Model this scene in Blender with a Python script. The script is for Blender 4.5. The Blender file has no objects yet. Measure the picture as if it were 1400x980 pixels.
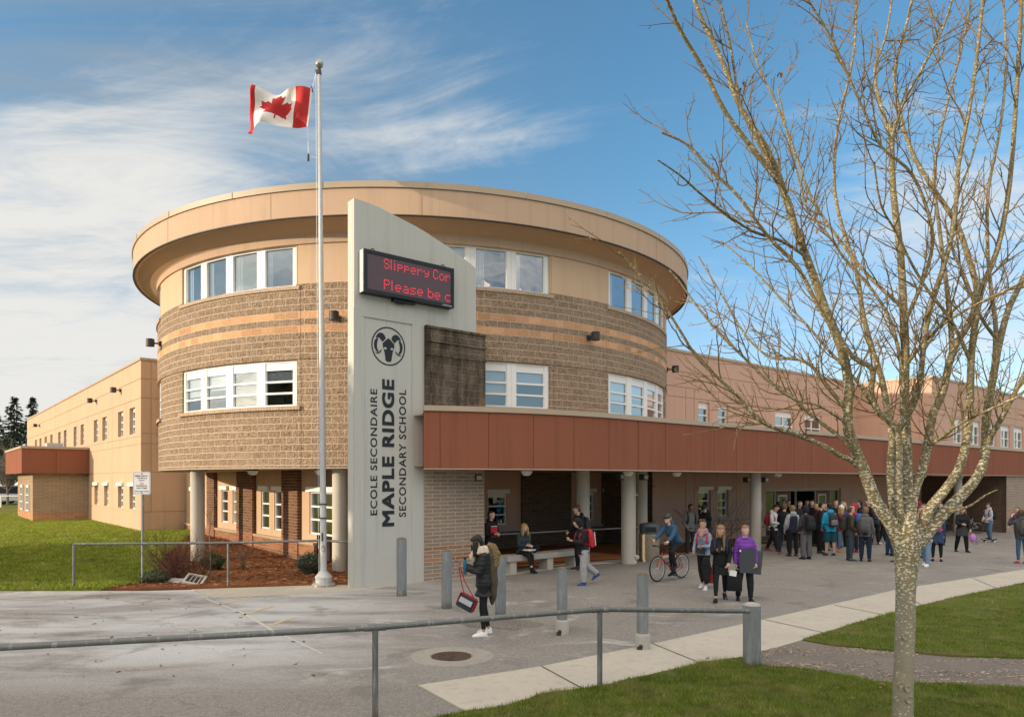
import bpy, bmesh, math, random
import numpy as np
from mathutils import Vector, Matrix, noise
random.seed(7)
PI = math.pi
R_ = math.radians
scene = bpy.context.scene
COL = scene.collection
# ---------------------------------------------------------------- camera model used for surveying the photograph
F, YH, CH = 985.0, 657.0, 2.65
def smooth01(a, b, x):
    t = min(1, max(0, (x-a)/(b-a))); return t*t*(3-2*t)
def gz(x, y):
    z = 0.0
    if x < -4: z += .33*smooth01(20, 33, y)*smooth01(-4, -9, x)
    if x > 12: z -= .45*smooth01(12, 29, x)*smooth01(20, 32, y)
    return z
def gp(px, py):
    """ground point seen at a photo position (terrain aware)"""
    rx, rz = (px-700)/F, (YH-py)/F
    z = 0.0
    for _ in range(30):
        t = (z-CH)/rz; z = gz(rx*t, t)
    return Vector((rx*t, t, z))
def at(px, py, Y):
    return Vector(((px-700)/F*Y, Y, CH+(YH-py)/F*Y))
# ---------------------------------------------------------------- mesh builder
class MB:
    def __init__(s): s.v=[]; s.f=[]; s.m=[]; s.uv=[]
    def face(s, pts, mi=0, uv=None):
        i=len(s.v); s.v.extend([tuple(p) for p in pts]); s.f.append(tuple(range(i,i+len(pts)))); s.m.append(mi)
        s.uv.append(uv if uv else [(0,0)]*len(pts))
    def add(s, vs, fs, mi=0, uvs=None):
        i=len(s.v); s.v.extend([tuple(p) for p in vs])
        for k,f in enumerate(fs):
            s.f.append(tuple(i+j for j in f)); s.m.append(mi); s.uv.append(uvs[k] if uvs else [(0,0)]*len(f))
    def box(s, c, sz, rz=0, mi=0, M=None):
        x,y,z=sz[0]/2,sz[1]/2,sz[2]/2
        P=[Vector((a*x,b*y,d*z)) for a,b,d in ((-1,-1,-1),(1,-1,-1),(1,1,-1),(-1,1,-1),(-1,-1,1),(1,-1,1),(1,1,1),(-1,1,1))]
        if M is not None: P=[M@p for p in P]
        elif rz:
            m=Matrix.Rotation(rz,3,'Z'); P=[m@p for p in P]
        P=[p+Vector(c) for p in P]
        s.add(P,[(0,3,2,1),(4,5,6,7),(0,1,5,4),(1,2,6,5),(2,3,7,6),(3,0,4,7)],mi)
    def fbox(s, fn, s0,s1,z0,z1,d0,d1, mi=0, n=1):
        """box in wall coordinates; d0 is the outer face"""
        for k in range(n):
            a=s0+(s1-s0)*k/n; b=s0+(s1-s0)*(k+1)/n
            P=[fn(a,z0,d0),fn(b,z0,d0),fn(b,z0,d1),fn(a,z0,d1),fn(a,z1,d0),fn(b,z1,d0),fn(b,z1,d1),fn(a,z1,d1)]
            fs=[(0,3,2,1),(4,5,6,7),(0,1,5,4),(2,3,7,6)]
            uv=[[(a,d0),(a,d1),(b,d1),(b,d0)],[(a,d0),(b,d0),(b,d1),(a,d1)],[(a,z0),(b,z0),(b,z1),(a,z1)],[(b,z0),(a,z0),(a,z1),(b,z1)]]
            if k==n-1: fs.append((1,2,6,5)); uv.append([(b+d0,z0),(b+d1,z0),(b+d1,z1),(b+d0,z1)])
            if k==0: fs.append((3,0,4,7)); uv.append([(a+d1,z0),(a+d0,z0),(a+d0,z1),(a+d1,z1)])
            s.add(P,fs,mi,uv)
    def tube(s, pts, rad, n=8, mi=0, cap=True, sq=None):
        pts=[Vector(p) for p in pts]; N=len(pts)
        if not hasattr(rad,'__len__'): rad=[rad]*N
        base=len(s.v); up=None
        for i,p in enumerate(pts):
            t=(pts[min(i+1,N-1)]-pts[max(i-1,0)])
            if t.length<1e-9: t=Vector((0,0,1))
            t.normalize()
            if up is None:
                up=Vector((0,0,1)) if abs(t.z)<.9 else Vector((1,0,0))
            a=(up-t*up.dot(t))
            if a.length<1e-5: a=t.orthogonal()
            a.normalize(); b=t.cross(a); up=a
            r=rad[i]; r1,r2=(r if hasattr(r,'__len__') else (r,r))
            for k in range(n):
                an=2*PI*k/n
                s.v.append(tuple(p+a*math.cos(an)*r1+b*math.sin(an)*r2))
        for i in range(N-1):
            for k in range(n):
                k2=(k+1)%n
                s.f.append((base+i*n+k,base+i*n+k2,base+(i+1)*n+k2,base+(i+1)*n+k)); s.m.append(mi)
                s.uv.append([(k/n,i),((k+1)/n,i),((k+1)/n,i+1),(k/n,i+1)])
        if cap:
            s.f.append(tuple(base+k for k in reversed(range(n)))); s.m.append(mi); s.uv.append([(0,0)]*n)
            s.f.append(tuple(base+(N-1)*n+k for k in range(n))); s.m.append(mi); s.uv.append([(0,0)]*n)
    def rings(s, rings, mi=0, cap=True):
        """rings: list of equal-length point loops"""
        n=len(rings[0]); base=len(s.v)
        for r in rings: s.v.extend([tuple(p) for p in r])
        for i in range(len(rings)-1):
            for k in range(n):
                k2=(k+1)%n
                s.f.append((base+i*n+k,base+i*n+k2,base+(i+1)*n+k2,base+(i+1)*n+k)); s.m.append(mi); s.uv.append([(0,0)]*4)
        if cap:
            s.f.append(tuple(base+k for k in reversed(range(n)))); s.m.append(mi); s.uv.append([(0,0)]*n)
            s.f.append(tuple(base+(len(rings)-1)*n+k for k in range(n))); s.m.append(mi); s.uv.append([(0,0)]*n)
    def lathe(s, prof, c=(0,0,0), n=24, mi=0, M=None):
        """prof: (r,z) from bottom to top"""
        rr=[]
        for r,z in prof:
            L=[Vector((r*math.cos(2*PI*k/n),r*math.sin(2*PI*k/n),z)) for k in range(n)]
            if M is not None: L=[M@p for p in L]
            rr.append([p+Vector(c) for p in L])
        s.rings(rr,mi)
    def ell(s, c, r, M=None, mi=0, n=10, m=7):
        rr=[]
        for i in range(m+1):
            a=-PI/2+PI*i/m; cr=max(math.cos(a),.02); z=math.sin(a)
            L=[Vector((r[0]*cr*math.cos(2*PI*k/n),r[1]*cr*math.sin(2*PI*k/n),r[2]*z)) for k in range(n)]
            if M is not None: L=[M@p for p in L]
            rr.append([p+Vector(c) for p in L])
        s.rings(rr,mi)
    def prism(s, poly, f0, f1, mi=0):
        """poly 2-D counter-clockwise; f0,f1 map 2-D to 3-D for the front and back faces"""
        n=len(poly)
        s.face([f0(*p) for p in poly],mi,[tuple(p) for p in poly]); s.face([f1(*p) for p in reversed(poly)],mi,[tuple(p) for p in reversed(poly)])
        for k in range(n):
            a,b=poly[k],poly[(k+1)%n]
            s.face([f0(*b),f0(*a),f1(*a),f1(*b)],mi)
    def mesh(s, name, mats):
        me=bpy.data.meshes.new(name)
        me.from_pydata(s.v,[],s.f)
        for m in (mats if isinstance(mats,(list,tuple)) else [mats]): me.materials.append(m)
        if len(me.polygons)==len(s.m):
            me.polygons.foreach_set('material_index',s.m)
            uvl=me.uv_layers.new(name='UVMap')
            flat=[c for u in s.uv for p in u for c in p]
            if len(flat)==2*len(me.loops): uvl.data.foreach_set('uv',flat)
        me.update()
        return me
    def build(s, name, mats, parent=None, smooth=None, weld=False):
        me=s.mesh(name,mats)
        if weld:
            bm=bmesh.new(); bm.from_mesh(me); bmesh.ops.remove_doubles(bm,verts=bm.verts,dist=1e-4); bm.to_mesh(me); bm.free()
        if smooth:
            me.polygons.foreach_set('use_smooth',[True]*len(me.polygons)); me.set_sharp_from_angle(angle=R_(smooth))
        return link(name,me,parent)
def link(name, me, parent=None):
    o=bpy.data.objects.new(name,me); COL.objects.link(o)
    if parent is not None: o.parent=parent; o.matrix_parent_inverse=parent_inv(parent)
    return o
def parent_inv(p):
    M=p.matrix_basis.copy(); q=p
    while q.parent is not None:
        M=q.parent.matrix_basis@q.matrix_parent_inverse@M; q=q.parent
    return M.inverted()
def tag(o, label=None, cat=None, group=None, kind=None):
    if label: o['label']=label
    if cat: o['category']=cat
    if group: o['group']=group
    if kind: o['kind']=kind
    return o
def empty(name, loc, label, cat, group=None):
    o=bpy.data.objects.new(name,None); COL.objects.link(o); o.location=loc; o.empty_display_size=.2
    return tag(o,label,cat,group)
def copy_tree(o, parent=None):
    c=o.copy(); COL.objects.link(c)
    if parent is not None: c.parent=parent
    for ch in list(o.children): copy_tree(ch,c)
    return c
# ---------------------------------------------------------------- materials
class NT:
    def __init__(s, name):
        s.mat=bpy.data.materials.new(name); s.mat.use_nodes=True; s.t=s.mat.node_tree; s.N=s.t.nodes
        s.b=s.N['Principled BSDF']; s.out=s.N['Material Output']
    def n(s, typ, **kw):
        nd=s.N.new(typ)
        for k,v in kw.items(): setattr(nd,k,v)
        return nd
    def l(s,a,b): s.t.links.new(a,b)
    def val(s, sock, v):
        if isinstance(v,bpy.types.NodeSocket): s.l(v,sock)
        else: sock.default_value=v
    def math(s, op, a, b=None, c=None, clamp=False):
        m=s.n('ShaderNodeMath',operation=op,use_clamp=clamp); s.val(m.inputs[0],a)
        if b is not None: s.val(m.inputs[1],b)
        if c is not None: s.val(m.inputs[2],c)
        return m.outputs[0]
    def noise(s, co, scale, detail=3, rough=.55, dist=0):
        m=s.n('ShaderNodeTexNoise'); m.inputs['Scale'].default_value=scale; m.inputs['Detail'].default_value=detail; m.inputs['Roughness'].default_value=rough; m.inputs['Distortion'].default_value=dist
        if co is not None: s.l(co,m.inputs['Vector'])
        return m.outputs['Fac']
    def ramp(s, fac, stops):
        r=s.n('ShaderNodeValToRGB'); e=r.color_ramp.elements
        while len(e)<len(stops): e.new(.5)
        for k,(p,c) in enumerate(stops):
            e[k].position=p; e[k].color=(c if hasattr(c,'__len__') else (c,c,c))[:3]+(1,) if hasattr(c,'__len__') else (c,c,c,1)
        s.l(fac,r.inputs[0]); return r.outputs[0]
    def mix(s, fac, a, b, mode='MIX'):
        m=s.n('ShaderNodeMix',data_type='RGBA',blend_type=mode); s.val(m.inputs[0],fac)
        for i,x in ((6,a),(7,b)):
            if isinstance(x,bpy.types.NodeSocket): s.l(x,m.inputs[i])
            else: m.inputs[i].default_value=tuple(x)[:3]+(1,)
        return m.outputs[2]
    def vmul(s, co, v):
        m=s.n('ShaderNodeVectorMath',operation='MULTIPLY'); s.l(co,m.inputs[0]); m.inputs[1].default_value=v; return m.outputs[0]
    def bump(s, h, strength, dist=.02, prev=None):
        m=s.n('ShaderNodeBump'); m.inputs['Strength'].default_value=strength; m.inputs['Distance'].default_value=dist; s.l(h,m.inputs['Height'])
        if prev is not None: s.l(prev,m.inputs['Normal'])
        return m.outputs[0]
    def coord(s, k='Object'): return s.n('ShaderNodeTexCoord').outputs[k]
    def geo(s): return s.n('ShaderNodeNewGeometry').outputs['Position']
    def fin(s, col=None, rough=.7, normal=None, spec=.3, metal=0):
        if col is not None: s.val(s.b.inputs['Base Color'], col if isinstance(col,bpy.types.NodeSocket) else tuple(col)[:3]+(1,))
        s.val(s.b.inputs['Roughness'],rough); s.b.inputs['Specular IOR Level'].default_value=spec; s.b.inputs['Metallic'].default_value=metal
        if normal is not None: s.l(normal,s.b.inputs['Normal'])
        return s.mat
def simple(name, col, rough=.65, var=.18, scale=6, bump=.1, bscale=60, metal=0, spec=.3, bd=.01, fine=None):
    t=NT(name); co=t.coord('Object')
    n1_=t.noise(co,scale,4); 
    c=t.mix(n1_,[x*(1-var) for x in col],[min(1,x*(1+var)) for x in col])
    nm=t.bump(t.noise(co,bscale,3),bump,bd) if bump else None
    return t.fin(c,rough,nm,spec,metal)
def stucco(name, col, var=.1, streak=.12):
    t=NT(name); co=t.geo()
    big=t.noise(co,.5,4,.6); sm=t.noise(co,18,3)
    st=t.noise(t.vmul(co,(2.2,2.2,.12)),2.0,4,.6)
    c=t.mix(big,[x*(1-var) for x in col],[x*(1+var) for x in col])
    c=t.mix(t.ramp(st,[(.5,0.0),(.75,1.0)]),c,t.mix(1.0,c,(1-streak,1-streak,1-streak*.9),'MULTIPLY'))
    c=t.mix(t.math('MULTIPLY',sm,.25),c,[x*.75 for x in col])
    nm=t.bump(t.noise(co,90,2),.25,.004); nm=t.bump(t.noise(co,7,3),.12,.01,nm)
    return t.fin(c,.9,nm,.15)
def brick(name, c1, c2, mortar, w, h, mort, z_top, bands=(), bandcol=None, rock=0.0, rscale=22, stain=0, pit_shade=.5, vjoint_shade=0):
    """running-bond masonry laid out on the UV map, which is in metres"""
    t=NT(name); uv=t.n('ShaderNodeTexCoord').outputs['UV']
    mp=t.n('ShaderNodeMapping'); mp.inputs['Location'].default_value=(0,-z_top+1000*h,0); t.l(uv,mp.inputs[0])
    b=t.n('ShaderNodeTexBrick'); t.l(mp.outputs[0],b.inputs['Vector'])
    b.offset=.5; b.inputs['Scale'].default_value=1; b.inputs['Brick Width'].default_value=w; b.inputs['Row Height'].default_value=h
    b.inputs['Mortar Size'].default_value=mort; b.inputs['Mortar Smooth'].default_value=.25; b.inputs['Bias'].default_value=0
    b.inputs['Color1'].default_value=tuple(c1)+(1,); b.inputs['Color2'].default_value=tuple(c2)+(1,); b.inputs['Mortar'].default_value=tuple(mortar)+(1,)
    col=b.outputs['Color']; sep=t.n('ShaderNodeSeparateXYZ'); t.l(uv,sep.inputs[0]); V=sep.outputs[1]
    geo=t.geo()
    rk=t.noise(geo,rscale,4,.65); rk2=t.noise(geo,rscale*3.1,2,.6)
    fr=t.math('ABSOLUTE',t.math('SUBTRACT',t.math('FRACT',t.math('DIVIDE',t.math('ADD',V,1000*h-z_top),h)),.5))
    vert=t.math('MULTIPLY',b.outputs['Fac'],t.math('LESS_THAN',fr,.5-mort*1.25/h)); col=t.mix(t.math('MULTIPLY',vert,vjoint_shade),col,t.mix(1.0,col,(.50,.46,.42),'MULTIPLY'))  # upright joints darkened in colour for the shade of side light
    rockmask=t.math('SUBTRACT',1.0,b.outputs['Fac'])
    for (z0,z1) in bands:
        ib=t.math('MULTIPLY',t.math('GREATER_THAN',V,z0),t.math('LESS_THAN',V,z1)); rockmask=t.math('MULTIPLY',rockmask,t.math('SUBTRACT',1.0,t.math('MULTIPLY',ib,.8)))
        inb=t.math('MULTIPLY',ib,t.math('SUBTRACT',1.0,b.outputs['Fac']))
        bc=t.n('ShaderNodeSeparateColor'); t.l(b.outputs['Color'],bc.inputs[0])
        col=t.mix(inb,col,t.mix(t.math('MULTIPLY',t.math('SUBTRACT',bc.outputs[0],c1[0]),1.0/max(c2[0]-c1[0],.01),clamp=True) if False else t.math('MULTIPLY',t.math('SUBTRACT',bc.outputs[0],c1[0]),1.0/max(c2[0]-c1[0],.01)),[x*.78 for x in bandcol],[x*1.2 for x in bandcol]))
    col=t.mix(t.math('MULTIPLY',rockmask,t.math('MULTIPLY',t.ramp(rk,[(.36,1.0),(.52,0.0)]),pit_shade)),t.mix(1.0,col,(1.06,1.06,1.06),'MULTIPLY'),t.mix(1.0,col,(.42,.39,.36),'MULTIPLY'))  # relief shade put into the colour: low pits of the face darkened
    col=t.mix(t.math('MULTIPLY',rk2,.3),col,t.mix(1.0,col,(1.35,1.33,1.3),'MULTIPLY'))
    if stain:
        st=t.noise(t.vmul(geo,(1.6,1.6,.35)),1.7,5,.65)
        col=t.mix(t.math('MULTIPLY',t.ramp(st,[(.42,0.0),(.62,1.0)]),stain),col,(.055,.045,.035))
        col=t.mix(t.math('MULTIPLY',t.ramp(st,[(.25,1.0),(.4,0.0)]),stain*.35),col,(.5,.48,.45))
    big=t.noise(geo,.6,3); col=t.mix(big,t.mix(1.0,col,(.86,.86,.86),'MULTIPLY'),t.mix(1.0,col,(1.12,1.11,1.1),'MULTIPLY'))
    hgt=t.math('MULTIPLY',b.outputs['Fac'],-1.0)
    nm=t.bump(hgt,.7,.016)
    if rock:
        m=t.math('MULTIPLY',rk,rockmask)
        nm=t.bump(m,rock,.22,nm); nm=t.bump(rk2,rock*.7,.02,nm)
    else: nm=t.bump(rk,.25,.006,nm)
    return t.fin(col,.92,nm,.12)
MT={}
MT['stucco']=stucco('tan_stucco',(.56,.385,.26))
MT['stucco_tower']=stucco('tower_stucco',(.60,.425,.285))
MT['stucco_right']=stucco('rose_stucco',(.58,.375,.285))
MT['fascia']=stucco('fascia_stucco',(.53,.37,.26),.08,.13)
MT['soffit']=simple('soffit_stucco',(.48,.315,.195),.9,.08,1.5,.1,50)
MT['soffit_light']=simple('underside_cream',(.46,.38,.29),.9,.08,1.5,.1,50)
MT['cap']=simple('tan_metal_cap',(.42,.33,.235),.5,.08,2,.03,20,0,.4)
MT['block']=brick('split_face_block',(.46,.328,.23),(.53,.388,.278),(.76,.59,.44),.40,.20,.011,8.3,[(7.3,7.5),(6.9,7.1)],(.58,.325,.18),1.0,15,0,.55,.4)
MT['pierblock']=brick('stained_pier_block',(.22,.165,.12),(.30,.225,.165),(.30,.24,.19),.40,.20,.012,6.74,(),None,1.0,18,.75)
MT['norman']=brick('grey_norman_brick',(.27,.205,.155),(.33,.25,.195),(.52,.44,.36),.50,.10,.011,10,[(.8,.9),(.5,.7)],(.33,.165,.095),.25,30,0,.35)
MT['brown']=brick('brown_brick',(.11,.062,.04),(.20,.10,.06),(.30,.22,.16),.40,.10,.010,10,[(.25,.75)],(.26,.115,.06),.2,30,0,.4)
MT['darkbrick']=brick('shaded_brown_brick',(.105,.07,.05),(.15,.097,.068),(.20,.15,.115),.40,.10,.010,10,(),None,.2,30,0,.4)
MT['tanbrick']=brick('tan_brick',(.29,.20,.125),(.36,.255,.165),(.48,.38,.28),.40,.10,.010,10,[(.30,.85)],(.42,.20,.10),.2,30,0,.3)
MT['sillbrick']=brick('rowlock_sill',(.42,.31,.22),(.36,.25,.17),(.5,.42,.33),.10,.30,.010,10)
MT['red']=stucco('oxide_red_panel',(.27,.098,.058),.13,.2)
MT['white']=simple('white_paint',(.80,.79,.77),.45,.04,3,.02,30,0,.4)
MT['post']=simple('painted_concrete_post',(.46,.42,.36),.8,.1,3,.1,40)
MT['concrete']=simple('grey_concrete',(.40,.37,.33),.9,.15,4,.2,60)
MT['pylon']=stucco('pale_grey_render',(.51,.50,.455),.05,.16)
MT['ink']=simple('black_lettering',(.018,.02,.024),.5,.1,5,0)
MT['black']=simple('black_metal',(.016,.018,.02),.45,.15,5,.05)
MT['darkgrey']=simple('dark_bronze_fitting',(.045,.04,.035),.5,.15,5,.05)
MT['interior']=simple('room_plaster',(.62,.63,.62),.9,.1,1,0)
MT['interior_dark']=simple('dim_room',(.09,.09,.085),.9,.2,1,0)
MT['wood']=simple('timber_brown',(.20,.10,.05),.6,.2,3,.1)
def glassmat(name, base, tint=(.8,.84,.84)):
    t=NT(name); co=t.geo()
    g=t.n('ShaderNodeBsdfGlossy'); g.inputs['Roughness'].default_value=.015; g.inputs['Color'].default_value=(.9,.94,.97,1)
    nm=t.bump(t.noise(co,1.3,2),.06,.05); t.l(nm,g.inputs['Normal'])
    tr=t.n('ShaderNodeBsdfTransparent'); tr.inputs['Color'].default_value=tint+(1,)
    fr=t.n('ShaderNodeFresnel'); fr.inputs['IOR'].default_value=1.5
    m=t.n('ShaderNodeMixShader'); t.l(t.math('ADD',fr.outputs[0],base,clamp=True),m.inputs[0]); t.l(tr.outputs[0],m.inputs[1]); t.l(g.outputs[0],m.inputs[2])
    t.l(m.outputs[0],t.out.inputs['Surface']); return t.mat
MT['glass']=glassmat('window_glass',.22)
MT['glass_dark']=glassmat('tinted_glass',.10,(.5,.52,.5))
def emis(name,col,st):
    t=NT(name); t.b.inputs['Emission Color'].default_value=tuple(col)+(1,); t.b.inputs['Emission Strength'].default_value=st
    return t.fin(col,.5,None,.3)
MT['lamp']=emis('lit_pendant_shade',(1,.82,.55),.9)
MT['led']=emis('red_led',(1,.05,.08),.62)
def metal_pole(name,col,metal=.6,rough=.5):
    t=NT(name); co=t.geo()
    sp=t.noise(t.vmul(co,(1,1,.5)),14,5,.7); st=t.noise(t.vmul(co,(6,6,.7)),3,3)
    c=t.mix(sp,[x*.62 for x in col],[min(1,x*1.3) for x in col]); c=t.mix(t.ramp(st,[(.55,0.0),(.8,.6)]),c,(.50,.50,.48)); zs_=t.n('ShaderNodeSeparateXYZ'); t.l(co,zs_.inputs[0]); dirt=t.ramp(t.math('ADD',zs_.outputs[2],t.math('MULTIPLY',t.math('SUBTRACT',st,.5),.35)),[(0.0,.8),(.16,0.0)]); c=t.mix(dirt,c,(.13,.095,.065))
    return t.fin(c,t.ramp(sp,[(.3,.4),(.7,.75)]),t.bump(sp,.08,.003),.4,metal)
MT['galv']=metal_pole('galvanised_steel',(.24,.255,.26),.35,.5)
MT['rail']=metal_pole('weathered_rail_steel',(.165,.17,.165),.4,.5)
MT['alu']=metal_pole('brushed_aluminium_pole',(.50,.51,.52),.25,.4)
# ---------------------------------------------------------------- ground materials
def asphalt():
    t=NT('worn_asphalt'); co=t.geo()
    ag=t.n('ShaderNodeTexVoronoi'); ag.inputs['Scale'].default_value=70; t.l(co,ag.inputs['Vector'])
    f=t.noise(co,55,5,.8); b=t.noise(co,.35,5,.6); m=t.noise(co,2.2,5,.65)
    g2=t.noise(co,15,7,.9); c=t.mix(t.ramp(f,[(.30,0.0),(.70,1.0)]),(.112,.105,.096),(.38,.35,.308)); c=t.mix(t.ramp(g2,[(.35,.0),(.65,1.0)]),t.mix(1.0,c,(.62,.62,.63),'MULTIPLY'),t.mix(1.0,c,(1.32,1.31,1.29),'MULTIPLY'))
    c=t.mix(t.ramp(ag.outputs['Distance'],[(.04,.8),(.30,0.0)]),c,(.45,.43,.39))
    c=t.mix(b,t.mix(1.0,c,(.74,.75,.77),'MULTIPLY'),t.mix(1.0,c,(1.2,1.18,1.14),'MULTIPLY'))
    sep=t.n('ShaderNodeSeparateXYZ'); t.l(co,sep.inputs[0]); X,Y=sep.outputs[0],sep.outputs[1]
    # chalky drying salt patches on the left apron, thinner flecks on the plaza
    stn=t.noise(t.vmul(co,(.35,1.1,1)),.8,6,.68,.6)
    left=t.ramp(t.math('ADD',t.math('MULTIPLY',X,-.25),-.1),[(0.0,0.0),(1.0,1.0)])
    band=t.math('MULTIPLY',t.ramp(t.math('MULTIPLY',t.math('SUBTRACT',Y,8.6),.4),[(0.0,0.0),(1.0,1.0)]),left)
    pat=t.ramp(stn,[(.36,0.0),(.58,1.0)])
    fl=t.ramp(f,[(.28,0.0),(.55,1.0)])
    w=t.math('MULTIPLY',t.math('MULTIPLY',band,pat),t.math('MULTIPLY',fl,.85))
    c=t.mix(w,c,(.60,.60,.60))
    s2=t.noise(t.vmul(co,(.5,.9,1)),1.1,7,.72,.9); near=t.ramp(t.math('MULTIPLY',t.math('SUBTRACT',Y,9.0),.08),[(0.0,0.0),(.12,1.0),(.6,.8),(1.0,.5)])
    w2=t.math('MULTIPLY',t.math('MULTIPLY',t.ramp(s2,[(.56,0.0),(.68,1.0)]),near),t.math('MULTIPLY',fl,.75))
    c=t.mix(w2,c,(.62,.60,.57))
    dk=t.noise(co,.9,4,.6,.4); c=t.mix(t.math('MULTIPLY',t.ramp(dk,[(.56,0.0),(.70,1.0)]),.55),c,(.12,.11,.095))
    cv=t.n('ShaderNodeTexVoronoi',feature='DISTANCE_TO_EDGE'); cv.inputs['Scale'].default_value=.42; wob=t.n('ShaderNodeVectorMath',operation='ADD'); ws=t.n('ShaderNodeTexNoise'); ws.inputs['Scale'].default_value=1.6; ws.inputs['Detail'].default_value=5; t.l(co,ws.inputs['Vector']); sc_=t.n('ShaderNodeVectorMath',operation='SCALE'); sc_.inputs['Scale'].default_value=.9; t.l(ws.outputs['Color'],sc_.inputs[0]); t.l(co,wob.inputs[0]); t.l(sc_.outputs[0],wob.inputs[1]); t.l(wob.outputs[0],cv.inputs['Vector'])
    ck=t.math('MULTIPLY',t.ramp(cv.outputs['Distance'],[(.002,1.0),(.009,0.0)]),t.ramp(t.noise(co,.28,3),[(.50,0.0),(.62,.30)])); c=t.mix(ck,c,(.045,.04,.035))
    nm=t.bump(f,.5,.01); nm=t.bump(ag.outputs['Distance'],.35,.008,nm)
    return t.fin(c,.88,nm,.25)
MT['asphalt']=asphalt()
def concrete_walk(name,col=(.52,.47,.385)):
    t=NT(name); co=t.geo(); f=t.noise(co,60,4,.7); b=t.noise(co,1.1,5,.65); s=t.noise(co,6,5,.7)
    c=t.mix(b,[x*.82 for x in col],[x*1.15 for x in col]); c=t.mix(t.math('MULTIPLY',f,.4),c,[x*.55 for x in col])
    c=t.mix(t.math('MULTIPLY',t.ramp(s,[(.52,0.0),(.70,1.0)]),.55),c,[x*.58 for x in col])
    return t.fin(c,.9,t.bump(f,.3,.005),.2)
MT['walk']=concrete_walk('sidewalk_concrete')
def soil(name,a,b_,sc=9,flake=None):
    t=NT(name); co=t.geo(); f=t.noise(co,sc*6,5,.75); b=t.noise(co,1.2,4)
    c=t.mix(t.ramp(f,[(.3,0.0),(.7,1.0)]),a,b_); c=t.mix(b,t.mix(1.0,c,(.7,.7,.7),'MULTIPLY'),t.mix(1.0,c,(1.25,1.2,1.15),'MULTIPLY'))
    if flake:
        s=t.noise(t.vmul(co,(1,2.2,1)),2.4,7,.75,.8); fl=t.noise(t.vmul(co,(18,45,10)),1,3,.6)
        g=t.noise(co,.35,3); w=t.math('MULTIPLY',t.ramp(fl,[(.55,0.0),(.62,1.0)]),t.ramp(s,[(.40,0.0),(.66,1.0)]))
        c=t.mix(w,c,flake); c=t.mix(t.math('MULTIPLY',t.ramp(s,[(.66,0.0),(.74,1.0)]),.75),c,flake)
    return t.fin(c,.95,t.bump(f,.9,.03),.1)
MT['mulch']=soil('bark_mulch',(.085,.036,.018),(.33,.135,.06))
MT['chips']=soil('bark_chip',(.09,.038,.018),(.50,.24,.12),5)
MT['path']=soil('leaf_littered_path',(.16,.14,.125),(.30,.265,.23),9,(.40,.33,.25))
def lawnmat():
    t=NT('turf'); co=t.geo(); f=t.noise(co,40,4,.7); b=t.noise(co,.8,4,.6); d=t.noise(co,2.6,4,.65)
    c=t.mix(f,(.045,.065,.012),(.17,.21,.035)); c=t.mix(t.ramp(d,[(.46,0.0),(.66,.9)]),c,(.21,.165,.085))
    c=t.mix(b,t.mix(1.0,c,(.75,.8,.75),'MULTIPLY'),t.mix(1.0,c,(1.25,1.2,1.1),'MULTIPLY'))
    return t.fin(c,.95,t.bump(f,.9,.04),.1)
MT['lawn']=lawnmat()
def grassmat(g=1.0,dry=.85):
    t=NT('grass_blades'); co=t.geo(); h=t.n('ShaderNodeAttribute',attribute_name='tone'); f=h.outputs['Fac']
    d=t.noise(co,1.6,4,.65)
    c=t.ramp(f,[(0.0,(.075*g,.125*g,.020)),(.55,(.20*g,.27*g,.035)),(.85,(.36*g,.38*g,.07)),(1.0,(.55,.50,.20))])
    c=t.mix(t.ramp(d,[(.46,0.0),(.70,dry)]),c,(.30,.27,.09)); d2=t.noise(co,4.5,4,.7); c=t.mix(t.ramp(d2,[(.35,.75),(.52,0.0)]),c,t.mix(1.0,c,(.35,.40,.35),'MULTIPLY'))
    t.b.inputs['Transmission Weight'].default_value=0
    tl=t.n('ShaderNodeBsdfTranslucent'); t.l(c,tl.inputs['Color']); mxs=t.n('ShaderNodeMixShader'); mxs.inputs[0].default_value=.45; t.fin(c,.75,None,.2); t.l(t.b.outputs[0],mxs.inputs[1]); t.l(tl.outputs[0],mxs.inputs[2]); t.l(mxs.outputs[0],t.out.inputs['Surface']); return t.mat
MT['grass']=grassmat()
MT['grass_sunlit']=grassmat(1.3,.55)  # brighter copy of the blades; sunlit look put into the colour
# ================================================================ GROUND
def sheet_poly(name, pts, off, mat, step=1.0, kind='structure', skirt=.0, label=None, parent=None):
    bm=bmesh.new(); vs=[bm.verts.new((p[0],p[1],0)) for p in pts]; f=bm.faces.new(vs)
    if f.normal.z<0: f.normal_flip()
    xs=[p[0] for p in pts]; ys=[p[1] for p in pts]
    def cut(a,b,ax):
        k=math.ceil(a/step)*step
        while k<b:
            g=list(bm.verts)+list(bm.edges)+list(bm.faces)
            co=(k,0,0) if ax==0 else (0,k,0); no=(1,0,0) if ax==0 else (0,1,0)
            bmesh.ops.bisect_plane(bm,geom=g,plane_co=co,plane_no=no); k+=step
    cut(min(xs),max(xs),0); cut(min(ys),max(ys),1)
    bmesh.ops.triangulate(bm,faces=[f for f in bm.faces if len(f.verts)>4])
    for v in bm.verts: v.co.z=gz(v.co.x,v.co.y)+off
    if skirt:
        ed=[e for e in bm.edges if len(e.link_faces)==1]
        r=bmesh.ops.extrude_edge_only(bm,edges=ed)
        for v in [g for g in r['geom'] if isinstance(g,bmesh.types.BMVert)]: v.co.z-=skirt
    bmesh.ops.recalc_face_normals(bm,faces=bm.faces)
    me=bpy.data.meshes.new(name); bm.to_mesh(me); bm.free(); me.materials.append(mat)
    o=link(name,me,parent)
    if kind: tag(o,label,None,None,kind)
    return o
def G(*pp): return [gp(x,y) for x,y in pp]
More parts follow.
